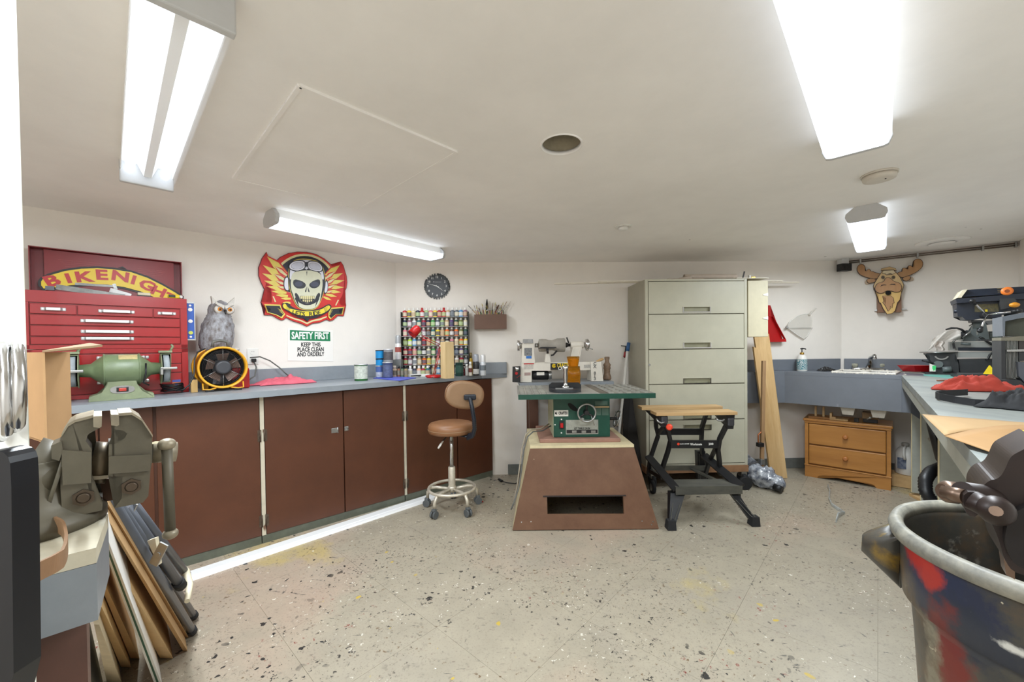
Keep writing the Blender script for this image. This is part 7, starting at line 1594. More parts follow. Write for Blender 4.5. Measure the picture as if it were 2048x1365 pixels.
# vacuum hose
t = thing('vacuum_hose', 'black ribbed hose looping out from under the right workbench', 'hose', onz(1860, 1030, 0))
P_ = [ony(*q) for q in ((1905, 918, 2.45), (1884, 934, 2.30), (1862, 943, 2.2), (1850, 960, 2.15), (1851, 985, 2.12), (1866, 1006, 2.1), (1890, 1022, 2.1), (1915, 1035, 2.1))]
fine = []
for i in range(len(P_)-1):
    for k in range(9): fine.append(P_[i].lerp(P_[i+1], k/9))
for _ in range(5): fine = [fine[0]]+[(fine[i-1]+fine[i]*2+fine[i+1])/4 for i in range(1, len(fine)-1)]+[fine[-1]]
b = B(I4); b.tube(fine, [.030 if k % 2 else .026 for k in range(len(fine))], n=14); b.obj('hose', m_black, t)
b = B(I4); b.tube([ony(1858, 846, 2.3), ony(1868, 880, 2.28), ony(1878, 920, 2.3), ony(1890, 935, 2.3)], [.016, .02, .018, .02], n=10, flat=(1, .5)); b.obj('strap', m_black, t)
# ------------------------------------------------------------------ things on the bench
def bz(x, y, z=CZ+.001): return onz(x, y, z)
m_krf = mat('brown_kraft_paper', (156, 127, 88), .75, var=.04, scale=6)
t = thing('kraft_paper', 'folded sheet of brown paper overhanging the front edge of the right workbench', 'paper', bz(1950, 850))
c1, c2, c3, c4 = bz(1844, 829, CZ+.03), bz(1900, 831, CZ+.006), bz(2075, 848, CZ+.006), bz(2075, 852, CZ+.008)
c5, c6, c7 = bz(1889, 871.5, CZ+.02), bz(2030, 921, CZ+.004), bz(2080, 912, CZ+.004)
def quad(a, b_, c, d, u, v): return (a.lerp(b_, u)).lerp(d.lerp(c, u), v)
b = B(I4); b.sheet(lambda u, v: quad(c1, c3, c4, c5, u, v)+Vector((0, 0, .006*math.sin(u*7)*v)), 14, 6, .0012); b.obj('upper_leaf', m_krf, t)
b = B(I4); b.sheet(lambda u, v: quad(c5, c4, c7, c6, u, v)+Vector((0, 0, .012*math.sin(u*3)*(1-v)-.0013)), 14, 6, .0012); b.obj('lower_leaf', mat('brown_kraft_paper_darker', (146, 112, 70), .75, var=.04, scale=6), t)  # lower leaf in a darker brown than the upper one
tag(B(I4).sheet(lambda u, v: bz(2036+26*u, 862+10*v, CZ+.03), 2, 2, .002).obj('yellow_note', m_yellow), 'yellow scrap at the right end of the brown paper', 'scrap')
m_rr = mat('red_shop_rag', (166, 58, 44), .9, var=.08, scale=16)
c_ = bz(1947, 781); rag('rag', 'crumpled red shop rag on the pale workbench', 'rag', c_, .34, .17, .075, -.15, m_rr, 6.3, CZ+.001)
m_apr = mat('black_fabric', (34, 35, 38), .85, var=.1, scale=20)
c_ = bz(2032, 812); rag('apron', 'crumpled black fabric apron at the right end of the workbench', 'apron', (c_.x+.02, c_.y), .36, .15, .06, .5, m_apr, 12.5, CZ+.001)
t = thing('strap', 'wide black webbing strap running across the bench to the black apron', 'strap', bz(1920, 800))
b = B(I4); b.ribbon([bz(1935, 785, CZ+.02), bz(1900, 787, CZ+.022), bz(1873, 789, CZ+.022), bz(1871.5, 791, CZ+.02), bz(1880, 794, CZ+.02), bz(1910, 800, CZ+.017), bz(1950, 806, CZ+.014), bz(1982, 808, CZ+.012)], .028, .003, (0, 0, 1)); b.obj('webbing', m_apr, t)
t = thing('pencil', 'brown carpenter pencil lying on the workbench', 'pencil', bz(1890, 761)); b = B(I4); b.cyl(bz(1874, 761.5, CZ+.006), bz(1900, 761.5, CZ+.006), .005, n=6); b.obj('shaft', mat('pencil_brown', (130, 84, 62), .5), t); b = B(I4); b.cyl(bz(1900, 761.5, CZ+.006), bz(1907, 761.5, CZ+.006), .005, .001, n=6); b.obj('tip', m_brass, t)
t = thing('red_tray', 'small red plastic tray beside the sander', 'tray', bz(1842, 745))
a, c = bz(1822, 745.5), bz(1864, 746.5); Y_ = 3.15
x0, x1 = ony(1823, 740, Y_).x, ony(1866, 740, Y_).x
b = B(I4); zt_ = ony(1840, 731.5, Y_).z; zb_ = ony(1840, 744, Y_).z; zb_ = max(zb_, CZ+.001)
b.hexa([(x0+.03, Y_, zb_), (x1, Y_, zb_), (x1, Y_+.1, zb_), (x0+.03, Y_+.1, zb_)], [(x0, Y_-.02, zt_), (x1, Y_-.02, zt_), (x1, Y_+.12, zt_), (x0, Y_+.12, zt_)]); b.obj('tray', m_redpl, t)
JZ = lambda pts: zp(1780, 560, 6.205, pts)
CUR = {}
def setframe(px0, Y0):
    o = ony(px0, 700, Y0); CUR['f'] = Frame((o.x, o.y), -41.1); CUR['b'] = Y0
def jl(x, y, Yd):                                # local coordinates in the machine's frame
    q = JZ([(x, y)])[0]; p = CUR['f'].px(q[0], q[1], -(Yd-CUR['b'])); return Vector((p[0], Yd-CUR['b'], p[1]))
def jp_(x, y, Yd): return CUR['f'].M @ jl(x, y, Yd)
def jm(pts, Yd, th, nm, mt, parent, sm=0):
    p = [jl(x, y, Yd) for x, y in (smoothpoly(pts, sm) if sm else pts)]; y0 = Yd-CUR['b']
    b = B(CUR['f']); b.plate([(v.x, max(v.z, CZ+.002)) for v in p], y0, y0+th); return b.obj(nm, mt, parent)
def jt(pts, r, Yd, nm, mt, parent, n=8, flat=None):
    b = B(I4); b.tube([jp_(x, y, Yd) for x, y in pts], r, n=n, flat=flat); return b.obj(nm, mt, parent)
m_mach = mat('charcoal_casting', (48, 50, 52), .5, var=.08, scale=20)
m_machg = mat('grey_machine_enamel', (96, 104, 104), .45, var=.05)
m_machl = mat('light_grey_arm', (158, 160, 156), .4, var=.03)
m_navy = mat('blue_black_enamel', (26, 33, 46), .4, var=.06)
m_tealm = mat('teal_mat', (110, 170, 160), .6, var=.04)
# scroll saw with round tilting table
YS = 2.98
setframe(1930, YS)
ss = thing('scroll_saw', 'black scroll saw with a thin round table and long pale arm', 'scroll saw', (jp_(650, 1160, YS+.06).x, jp_(650, 1160, YS+.06).y, CZ))
tb = jp_(600, 905, YS+.07); rad = (jl(840, 905, YS+.07).x-jl(360, 905, YS+.07).x)/2
b = B(I4); b.lathe([(rad, 0), (rad, .008)], c=tb, n=40, sq=(1, 1)); b.obj('round_table', m_steel, ss)
jm([(440, 915), (810, 912), (820, 940), (800, 1000), (850, 1040), (860, 1150), (560, 1170), (540, 1060), (500, 1000), (490, 940), (445, 935)], YS-.0, .14, 'trunnion_casting', m_mach, ss)
b = B(CUR['f']); e = jl(640, 930, YS-.006); pts = arcpts(e.x, e.z, .040, 200, 340, 16)+arcpts(e.x, e.z, .031, 340, 200, 16); b.plate(pts, -.008, -.0005); b.obj('angle_scale', m_steel, ss)
b = B(I4); e = jp_(600, 1050, YS-.02); b.cyl(e, e+bdir*.018, .026, n=18); b.obj('lock_knob', m_machg, ss)
jt([(395, 1000), (470, 1020), (560, 1045)], .006, YS-.015, 'lock_lever', m_black, ss)
jm([(440, 1150), (900, 1160), (1170, 1175), (850, 1185), (440, 1172)], YS-.03, .3, 'base', m_mach, ss)
jt([(650, 1115), (760, 1110)], .022, YS-.03, 'dust_port', m_machg, ss, 14)
jm([(850, 990), (1200, 985), (1390, 985), (1390, 1160), (870, 1150)], YS+.02, .14, 'lower_housing', m_mach, ss)
jm([(800, 900), (1390, 895), (1390, 965), (800, 965)], YS+.04, .08, 'lower_arm', m_machl, ss)
jm([(740, 770), (1390, 765), (1390, 890), (740, 880)], YS+.05, .08, 'upper_arm', m_machl, ss)
jm([(850, 840), (1380, 840), (1380, 880), (850, 878)], YS+.03, .018, 'arm_band', m_navy, ss)
jm([(920, 720), (1020, 620), (1040, 560), (1190, 530), (1240, 760), (900, 765)], YS+.06, .07, 'arm_bracket', m_machg, ss)
jm([(1180, 510), (1290, 500), (1400, 540), (1410, 600), (1360, 565), (1290, 548), (1215, 560)], YS+.08, .05, 'handle_arch', mat('mid_grey', (104, 104, 104), .5), ss)
jm([(1230, 640), (1400, 640), (1400, 760), (1240, 760)], YS+.10, .06, 'motor_block', m_machg, ss)
jm([(1240, 660), (1380, 660), (1380, 720), (1240, 720)], YS+.095, .004, 'motor_label', mat('motor_label', (60, 80, 78), .4, rgb2=(140, 150, 146), scale=60), ss)
jt([(1290, 900), (1240, 930), (1215, 985), (1180, 990)], .007, YS+.0, 'cable', m_black, ss)
jt([(1105, 710), (1150, 730), (1200, 765), (1260, 800), (1310, 825)], [.006, .009, .007, .009, .006], YS+.0, 'air_hose', m_black, ss)
jt([(690, 620), (760, 600), (830, 600), (890, 620), (930, 650)], [.005, .008, .006, .008, .006], YS+.0, 'air_nozzle_hose', m_black, ss)
jm([(870, 650), (960, 625), (990, 650), (900, 740), (860, 740)], YS+.02, .04, 'clamp_head', m_mach, ss)
jt([(880, 700), (790, 760), (775, 790)], .006, YS, 'hold_down_rod', m_steel, ss); jm([(770, 785), (800, 780), (815, 850), (785, 855)], YS-.005, .02, 'hold_down_foot', m_black, ss)
jt([(880, 790), (960, 800), (1000, 800)], .009, YS, 'blade_clamp', m_machg, ss); jt([(1000, 640), (900, 720)], .005, YS-.01, 'bright_rod', m_steel, ss)
m_film = mat('clear_plastic_film', (236, 230, 222), .25, var=.04, alpha=.45)
t = thing('plastic_bag', 'crumpled clear plastic bag hanging over the scroll saw table', 'plastic bag', jp_(620, 880, YS))
f0 = jp_(540, 740, YS-.03); 
b = B(I4); b.sheet(lambda u, v: jp_(530+350*u-60*v*(1-u), 735-110*math.sin(u*2.2)+(150*v)*(1-.25*u), YS-.04+.04*math.sin(u*9+v*5)+.03*v), 18, 14, .001); b.obj('film', m_film, t)
b = B(I4); b.sheet(lambda u, v: jp_(560+110*u+12*math.sin(v*9), 760+118*v, YS-.06+.04*math.sin(u*6.28)), 12, 12, .001); b.obj('bunched_film', mat('clear_plastic_film_b', (232, 222, 214), .25, var=.1, scale=30, alpha=.6), t)
# drill press
YD = 2.62
setframe(1960, YD)
dp = thing('drill_press', 'blue-black bench drill press with three-spoke feed handle', 'drill press', (jp_(1240, 1180, YD+.1).x, jp_(1240, 1180, YD+.1).y, CZ))
def cover(ptsf, y0, y1, nm, mt):
    b = B(CUR['f']); b.plate([(jl(x, y, YD+y0).x, jl(x, y, YD+y0).z) for x, y in ptsf], y0, y1); return b.obj(nm, mt, dp)
cover([(815, 240), (1720, 160), (1720, 235), (830, 290)], -.06, .16, 'belt_cover_base', m_navy)
p = [jl(x, y, YD-.05) for x, y in ((860, 215), (1720, 160), (1720, 75), (960, 118))]
b = B(CUR['f']); b.hexa([(p[0].x, -.05, p[0].z), (p[1].x, -.05, p[1].z), (p[1].x, .15, p[1].z), (p[0].x, .15, p[0].z)], [(p[3].x, -.02, p[3].z), (p[2].x, -.02, p[2].z), (p[2].x, .13, p[2].z), (p[3].x, .13, p[3].z)]); b.obj('belt_cover_lid', m_navy, dp)
cover([(835, 225), (905, 125), (965, 116), (885, 222)], -.056, .14, 'cover_nose', m_cream)
q = jp_(1455, 140, YD-.06); b = B(I4); b.lathe([(.012, -.004), (.026, -.002), (.026, .012), (.012, .012)], c=q, ax=bdir, n=20); b.obj('orange_knob', mat('orange_knob', (240, 130, 50), .4, var=0), dp)
q = jp_(1455, 140, YD-.066); b = B(I4); b.cyl(q, q+bdir*.004, .011, n=14); b.obj('knob_hole', mat('knob_dark', (140, 70, 30), .5, var=0), dp)
for k in range(3): jm([(1330+k*4, 105+k*22), (1510, 98+k*22), (1510, 103+k*22), (1330+k*4, 110+k*22)], YD-.058, .001, 'cover_print', mat('print_gold', (150, 130, 80), .5, var=0), dp)
cover([(825, 290), (1400, 250), (1720, 250), (1720, 395), (1390, 430), (1380, 480), (1190, 470), (1030, 500), (930, 495), (900, 460), (840, 455)], -.02, .14, 'head_casting', m_navy)
for y0, x in ((355, 815), (395, 790), (440, 830)):
    b = B(I4); e = jp_(x, y0, YD+.02); b.cyl(e, e+bper*.04, .012, n=12); b.obj('head_boss', m_navy, dp)
jm([(1050, 305), (1350, 295), (1350, 395), (1050, 400)], YD-.023, .002, 'data_plate', mat('data_plate', (60, 58, 46), .5, rgb2=(110, 100, 60), scale=70), dp)
jm([(1180, 370), (1210, 368), (1212, 395), (1182, 397)], YD-.025, .001, 'warning_mark', m_yellow, dp)
jm([(1365, 235), (1540, 225), (1570, 260), (1560, 330), (1380, 370), (1362, 300)], YD-.07, .05, 'switch_box', m_mach, dp)
q = jp_(1545, 312, YD-.08); b = B(I4); b.sphere(q, (.026, .02, .016)); b.obj('switch_paddle', mat('switch_amber', (226, 150, 40), .4, var=0), dp)
hub = jp_(1205, 435, YD-.12); b = B(I4); b.cyl(hub, hub+bdir*.098, .018, n=16); b.obj('feed_hub', m_black, dp)
for (x, y) in ((1020, 265), (1600, 385), (1115, 635)):
    e = jp_(x, y, YD-.17); b = B(I4); b.cyl(hub+bdir*.005, e, .0055, n=8); s_ = b.obj('feed_handle', m_chrome, dp)
    d = (e-hub).normalized(); b = B(I4); b.sphere(e, (.014, .014, .013)); b.cyl(e-d*.03, e, .008, .013); b.obj('grip', m_black, s_)
jm([(1005, 500), (1170, 500), (1165, 525), (1010, 530)], YD+.0, .1, 'quill_collar', m_mach, dp)
q = jp_(1085, 525, YD+.06); b = B(I4); b.cyl(q, jp_(1085, 605, YD+.06), .026, .022, n=16); b.obj('chuck', m_machg, dp)
b = B(I4); b.cyl(jp_(1085, 605, YD+.06), jp_(1085, 690, YD+.06), .004, n=8); b.obj('drill_bit', m_steel, dp)
q = jp_(1500, 400, YD+.12); b = B(I4); b.cyl((q.x, q.y, CZ+.02), (q.x, q.y, q.z), .03, n=20); b.obj('column', m_steel, dp)
jm([(840, 1190), (1400, 1180), (1400, 1240), (840, 1235)], YD-.0, .28, 'base', m_mach, dp)
jm([(1100, 738), (1500, 742), (1500, 760), (1100, 757)], YD+.1, .1, 'table', m_mach, dp)
b = B(I4); p_ = jp_(1090, 500, YD+.05); b.tube([jp_(1060, 530, YD+.05), jp_(980, 575, YD+.05)], .003, n=6); b.obj('depth_stop', m_dark, dp)
# box-framed machine at the right edge
YB = 2.15
setframe(2015, YB)
bsw = thing('bench_sander', 'tall grey box-framed bench machine with a ribbed clear guard at the right edge', 'machine', (jp_(1550, 1300, YB+.1).x, jp_(1550, 1300, YB+.1).y, CZ))
jm([(1395, 460), (1720, 395), (1720, 455), (1430, 515), (1425, 700), (1400, 700)], YB, .22, 'upper_hood', mat('blue_grey_hood', (110, 118, 128), .35, .3), bsw)
jm([(1428, 520), (1720, 460), (1720, 700), (1428, 700)], YB+.06, .1, 'hood_inside', mat('dusty_grey_inside', (78, 80, 68), .6), bsw)
jm([(1380, 760), (1430, 755), (1440, 1250), (1385, 1250)], YB-.02, .2, 'side_post', m_mach, bsw)
jm([(1380, 720), (1620, 700), (1720, 700), (1720, 760), (1380, 755)], YB-.01, .2, 'cross_head', mat('taupe_head', (120, 116, 100), .5), bsw)
for k in range(9): jm([(1436+k*17, 758), (1443+k*17, 758), (1455+k*17, 1215), (1448+k*17, 1215)], YB-.0, .012, 'guard_rib', mat('grey_clear_rib', (156, 158, 152), .25, var=0), bsw)
jm([(1432, 757), (1600, 757), (1620, 1215), (1450, 1215)], YB+.014, .01, 'guard_panel', mat('smoked_guard', (112, 114, 108), .2, var=.05), bsw)
jm([(1450, 868), (1720, 862), (1720, 888), (1450, 892)], YB-.03, .02, 'bright_bar', m_steel, bsw)
jm([(1600, 900), (1720, 895), (1720, 1000), (1600, 1010)], YB-.02, .1, 'right_block', m_mach, bsw)
jm([(1590, 1020), (1720, 1030), (1720, 1340), (1640, 1240), (1600, 1200)], YB-.04, .12, 'lower_casting', mat('steel_blue_casting', (92, 96, 104), .4, .4), bsw)
jm([(1370, 1240), (1620, 1250), (1720, 1340), (1560, 1330), (1370, 1280)], YB-.06, .3, 'base', m_mach, bsw)
jm([(1600, 760), (1720, 755), (1720, 890), (1600, 870)], YB-.0, .1, 'inner_box', mat('brown_black', (64, 58, 54), .5), bsw)
# yellow pyramids, tag, mats
setframe(1970, 2.45)
p_ = jp_(1235, 1168, 2.45); t = thing('paint_pyramid', 'small yellow plastic pyramid stand between the bench machines', 'pyramid', (p_.x, p_.y, p_.z), math.radians(-41.1))
s_ = (jl(1325, 1165, 2.45).x-jl(1145, 1165, 2.45).x)/2; h_ = jp_(1225, 1062, 2.45).z-jp_(1225, 1168, 2.45).z
b = B(); b.rings([[(s_, -.02, 0), (0, s_*1.2, 0), (-s_, -.02, 0)], [(s_*.9, -.016, .006), (0, s_*1.0, .006), (-s_*.9, -.016, .006)], [(.002, 0, h_), (0, .003, h_), (-.002, 0, h_)]]); b.obj('pyramid', m_yellow, t)
tag(B(CUR['f']).bx(jl(870, 1200, 2.43).x, jl(1385, 1200, 2.43).x, -.05, .09, CZ+.0032, p_.z-.001).obj('dark_base_plate', m_mach), 'flat dark steel slab under the yellow pyramid', 'steel slab')
setframe(1930, YS)
t = thing('green_tag', 'white and green printed card beside the scroll saw', 'card', jp_(530, 1140, YS-.05)); jm([(490, 1040), (570, 1070), (565, 1140), (490, 1138)], YS-.06, .003, 'card', m_paper, t); jm([(525, 1068), (570, 1066), (570, 1110), (540, 1130), (525, 1100)], YS-.0615, .001, 'green_print', mat('bright_green', (60, 200, 110), .5, var=0), t)
for k, (pts, lab) in enumerate((([(410, 1172), (860, 1185), (850, 1230), (760, 1225), (420, 1190)], 'pale teal cutting mat under the scroll saw'), ([(1120, 1265), (1380, 1262), (1375, 1285), (1130, 1280)], 'green mat strip under the yellow pyramid end of the bench'), ([(1340, 1300), (1560, 1305), (1720, 1340), (1500, 1325), (1345, 1315)], 'green mat corner at the far right of the bench'))):
    q = [onz(*JZ([v])[0], CZ+.002) for v in pts]; b = B(I4); b.slab([(v.x, v.y) for v in q], CZ+.0008, CZ+.003); tag(b.obj('cutting_mat', m_tealm), lab, 'mat')
# ================================================================== right wall: pipe, speaker box, moose head
m_pipe = mat('dull_conduit', (120, 108, 98), .4, .6, var=.1)
t = thing('ceiling_pipe', 'thin metal conduit along the top of the right wall', 'pipe', WR.w(.5, -.02, 1.93), WR.a)
a = WR.px(1698, 524, .02); c = WR.px(2036, 484, .02)
for dz in (0, -.016):
    b = B(WR); b.cyl((a[0], -.02, 1.938+dz), (c[0], -.02, 1.938+dz), .0055, n=8); b.obj('conduit', m_pipe, t)
for f in (.08, .45, .82, .99):
    b = B(WR); x = a[0]+(c[0]-a[0])*f; b.bx(x-.006, x+.006, -.029, -.002, 1.908, 1.948); b.obj('clip', m_steel, t)
t = thing('speaker_box', 'small black square speaker under a conduit box in the corner', 'speaker', WB.w(4.08, -.06, 1.8), WB.a)
a = WB.px(1684, 527, .1); c = WB.px(1704, 541.5, .1); b = B(WB); b.bx(a[0], c[0], -.10, -.04, c[1], a[1], bev=.003); b.obj('box', m_black, t)
b = B(WB); b.cyl(((a[0]+c[0])/2, -.104, (a[1]+c[1])/2), ((a[0]+c[0])/2, -.1002, (a[1]+c[1])/2), .022, n=20); b.obj('cone', m_dark, t)
b = B(WB); a2 = WB.px(1687, 518.5, .1); b.bx(a[0]+.005, c[0]-.02, -.09, -.04, a[1]+.001, CEIL-.001); b.obj('conduit_box', m_cap, t)
MZ = lambda pts: zp(1690, 500, 8.533, pts)
mh = thing('moose_head', 'layered wooden moose head birdhouse hung on the right wall', 'wall ornament', WR.w(.4, -.05, 1.47), WR.a)
m_m1 = wood('moose_brown', (164, 118, 72), (178, 134, 88), .5, 'Z', 8); m_m2 = wood('moose_light', (196, 162, 108), (208, 176, 124), .5, 'Z', 8); m_m3 = wood('moose_yellow', (206, 166, 92), (216, 180, 108), .5, 'Z', 8); m_m4 = mat('moose_dark_brown', (126, 88, 62), .6)  # nest box gets a darker brown than the head
m_mk = mat('moose_line', (58, 36, 22), .6, var=0)
def ml_(pts, m0, m1, nm, mt, sm=1, edge=0):
    pts = smoothpoly(pts, sm) if sm else pts
    p = WR.pxs(MZ(pts), m1)
    b = B(WR); b.plate(p, -m1, -m0); o = b.obj(nm, mt, mh)
    if edge:
        b = B(WR); b.plate(grow(p, edge), -m1+.002, -m0+.0005 if m0 > .004 else -m0-.0005); b.obj('burnt_edge', m_mk, mh)
    return o
ml_([(555, 700), (960, 700), (965, 1060), (680, 1062), (560, 1068)], .003, .09, 'nest_box', m_m4, 0)
ml_([(505, 1025), (555, 1020), (555, 1045), (505, 1045)], .02, .03, 'perch_peg', m_steel, 0); ml_([(965, 1000), (1060, 1005), (1060, 1020), (965, 1030)], .02, .03, 'perch_peg', m_steel, 0)
for pts in ([(540, 500), (380, 470), (270, 430), (215, 370), (210, 300), (245, 255), (300, 248), (340, 285), (335, 345), (365, 375), (395, 330), (430, 345), (440, 375), (480, 370), (500, 390), (590, 405), (620, 440)],
            [(960, 470), (1000, 465), (1120, 425), (1230, 370), (1310, 300), (1330, 230), (1300, 170), (1240, 155), (1180, 180), (1168, 235), (1190, 285), (1150, 300), (1120, 270), (1080, 275), (1085, 330), (1050, 340), (1025, 310), (980, 320), (990, 370), (930, 380), (880, 410)]):
    ml_(pts, .025, .045, 'antler', m_m1, 1, .004)
for pts in ([(520, 500), (400, 490), (370, 520), (400, 570), (480, 555), (520, 540)], [(980, 480), (1100, 440), (1120, 480), (1070, 530), (1000, 520)]): ml_(pts, .03, .05, 'ear', m_m1, 1, .003)
for pts in ([(420, 495), (345, 520), (335, 570), (370, 595), (450, 570)], [(1090, 470), (1150, 460), (1175, 500), (1150, 530), (1070, 535)]): ml_(pts, .012, .024, 'ear_back', mat('pale_ear', (186, 164, 140), .6), 1)
ml_([(615, 350), (620, 325), (720, 300), (760, 290), (860, 320), (880, 350)], .05, .06, 'cap_top', m_m2, 0, .003)
ml_([(650, 352), (830, 342), (935, 470), (1000, 600), (980, 680), (940, 800), (500, 680), (490, 620), (510, 570), (590, 440)], .08, .10, 'face', m_m2, 0, .004)
ml_([(640, 400), (690, 405), (710, 425), (740, 405), (770, 395), (810, 415), (860, 390), (830, 350), (655, 358)], .1005, .108, 'forelock', mat('moose_cream', (202, 184, 150), .6), 0, .003)
for x in (648, 828):
    ml_(arcpts(x, 468, 32, 0, 360, 16, 28)[:-1], .1005, .109, 'eye', mat('moose_eye', (84, 66, 26), .4, var=0), 0); ml_(arcpts(x+4, 468, 12, 0, 360, 12)[:-1], .1095, .114, 'pupil', m_mk, 0)
ml_([(500, 650), (560, 740), (590, 900), (610, 900), (660, 1010), (720, 1095), (800, 1085), (850, 1040), (890, 900), (930, 855), (960, 720), (900, 600), (600, 600)], .1005, .115, 'beard', m_m3, 0, .004)
ml_([(640, 790), (700, 820), (650, 900), (690, 950), (740, 1045), (770, 1000), (770, 960), (800, 990), (810, 910), (835, 905), (820, 820), (780, 790)], .1155, .125, 'goatee', m_m1, 0, .003)
ml_([(515, 640), (560, 570), (660, 555), (700, 480), (740, 470), (790, 500), (830, 545), (930, 565), (970, 640), (940, 710), (860, 720), (790, 695), (700, 695), (640, 740), (570, 735), (520, 690)], .1155, .132, 'muzzle', m_m1, 1, .004)
for pts in ([(605, 630), (620, 600), (670, 590), (710, 600), (700, 606), (665, 604), (630, 612)], [(755, 600), (790, 580), (850, 580), (865, 608), (850, 600), (800, 594)]): ml_(pts, .1325, .135, 'nostril', m_mk, 0)
ml_(arcpts(738, 735, 50, 0, 360, 22, 38)[:-1], .1325, .134, 'mouth_hole', mat('hole_black', (10, 8, 8), .9, var=0), 0)
# ================================================================== foreground left: bench corner, vise, box, lumber
m_bw = mat('worn_cream_top', (206, 198, 176), .55, var=.1, scale=9, bump=.1)
fb_ = thing('workbench', 'grey-fronted bench corner with a brown leg carrying the large vise', 'workbench', (-.8, .55, 0))
CB = .925
tp = [(-.638, .622), (-.545, .515), (-.60, .462), (-.735, .40), (-1.25, .40), (-1.25, .60), (-.72, .60)]
b = B(I4); b.slab(tp, CB-.02, CB); b.obj('top', m_bw, fb_)
ap = [onz(195, 1104, CB), onz(160, 1121, CB), onz(52, 1147, CB)]
def seg(p, q, z0, z1, th, nm, mt, par):
    d = (q-p); d.z = 0; d.normalize(); nn = Vector((-d.y, d.x, 0)); nn = nn if nn.dot(Vector((0, 1, 0))) > 0 else -nn
    b = B(I4); b.slab([(v.x, v.y) for v in (p, q, q+nn*th, p+nn*th)], z0, z1); return b.obj(nm, mt, par)
A_ = Vector((-.545, .515, 0)); B_ = Vector((-.60, .462, 0)); C_ = Vector((-.735, .40, 0)); D_ = Vector((-1.25, .40, 0)); E_ = Vector((-.638, .622, 0))
h0 = CB-.095
for p, q in ((B_, A_), (C_, B_), (D_, C_)): seg(p, q, h0, CB-.0205, .012, 'apron', m_grey, fb_)
seg(E_, A_, h0, CB-.0205, -.012, 'apron', m_grey, fb_)
m_legb = mat('brown_leg_paint', (92, 62, 52), .5, var=.08)
b = B(I4); l0 = Vector((-.665, .50, 0)); b.box((-.633, .535, (CB-.021)/2), (.072, .072, CB-.0215), rot=math.radians(45)); b.obj('leg', m_legb, fb_)
b = B(I4); b.box((-.92, .50, h0-.02), (.56, .03, .06)); b.obj('rail', m_legb, fb_)
# ------------------------------------------------------------------ big bench vise
m_v = mat('worn_olive_grey_casting', (80, 75, 62), .5, .2, rgb2=(100, 93, 78), scale=10, bump=.12, bscale=50)
m_vd = mat('vise_steel_and_lit_top', (150, 140, 120), .45, .4, var=.15, scale=16)
VY = .60
vs = thing('bench_vise', 'large grey cast-iron bench vise in the left foreground', 'vise', (-.80, VY+.05, CB))
VZ = lambda pts: [(x/4.55, 760+y/4.55) for x, y in pts]
_o = ony(200, 900, VY); VF = Frame((_o.x, _o.y), 46)
VYV = VF.M.to_3x3() @ Vector((0, 1, 0)); VXV = VF.M.to_3x3() @ Vector((1, 0, 0))
def vl(x, y, d=VY): q = VZ([(x, y)])[0]; p = VF.px(q[0], q[1], -(d-VY)); return Vector((p[0], d-VY, p[1]))
def vp(x, y, d=VY): return VF.M @ vl(x, y, d)
def vm(pts, d0, th, nm, mt=None, sm=0, par=None):
    pts = smoothpoly(pts, sm) if sm else pts
    p = [vl(x, y, d0) for x, y in pts]; b = B(VF); b.plate([(v.x, max(v.z, CB+.002)) for v in p], d0-VY, d0-VY+th)
    return b.obj(nm, mt or m_v, par or vs)
# moving (right) jaw body
vm([(1015, 355), (1075, 320), (1200, 300), (1290, 370), (1385, 520), (1385, 740), (1370, 820), (1350, 1060), (1300, 1120), (1040, 1170), (1030, 1090), (1110, 1080), (1115, 880), (985, 880), (990, 590), (1060, 580), (1140, 530), (1155, 490), (1120, 462), (1045, 455), (1040, 420), (1012, 415)], VY-.012, .06, 'moving_jaw')
vm([(550, 530), (600, 440), (660, 400), (845, 340), (925, 335), (925, 430), (830, 480), (800, 500), (780, 560), (835, 640), (835, 1110), (935, 1115), (930, 1190), (600, 1260), (565, 1200), (550, 1000)], VY-.012, .06, 'fixed_jaw')
# jaw caps in a paler steel colour, so the tops look lit
def cap(pts, z_up, d0, d1, nm, mt):
    R_ = [(vl(x, y, d0).x, vl(x, y, d0).z) for x, y in pts]; b = B(VF); d0 -= VY; d1 -= VY
    b.rings([[(x, d0, z), (x, d1, z), (x, d1, z+z_up), (x, d0, z+z_up)] for x, z in R_])
    return b.obj(nm, mt, vs)
cap([(560, 520), (620, 425), (680, 390), (850, 345)], .004, VY-.016, VY+.06, 'lit_jaw_crest', m_vd)
cap([(1080, 330), (1200, 320), (1290, 375), (1390, 525)], .004, VY-.016, VY+.06, 'lit_jaw_crest', m_vd)
vm([(848, 335), (928, 330), (925, 425), (905, 440), (850, 430)], VY-.02, .075, 'jaw_plate', m_vd); vm([(1010, 320), (1082, 318), (1085, 410), (1065, 425), (1012, 415)], VY-.02, .075, 'jaw_plate', m_vd)
vm([(560, 640), (830, 660), (830, 940), (570, 960)], VY-.018, .008, 'body_bulge', m_v, 0); vm([(990, 700), (1370, 680), (1365, 830), (990, 860)], VY-.018, .008, 'body_bulge', m_v, 0)
b = B(I4); a = vp(820, 755, VY+.03); c = vp(1000, 755, VY+.03); b.cyl(a, c, .032, n=24); b.obj('screw_sleeve', mat('dark_sleeve', (96, 84, 66), .4, .6, var=.1), vs)
vm([(835, 880), (985, 870), (985, 900), (835, 915)], VY-.0, .06, 'slide_bar', m_vd); vm([(835, 915), (1115, 890), (1110, 1080), (935, 1115), (835, 1105)], VY+.055, .012, 'inner_web', mat('rust_brown', (84, 58, 42), .6, .3))
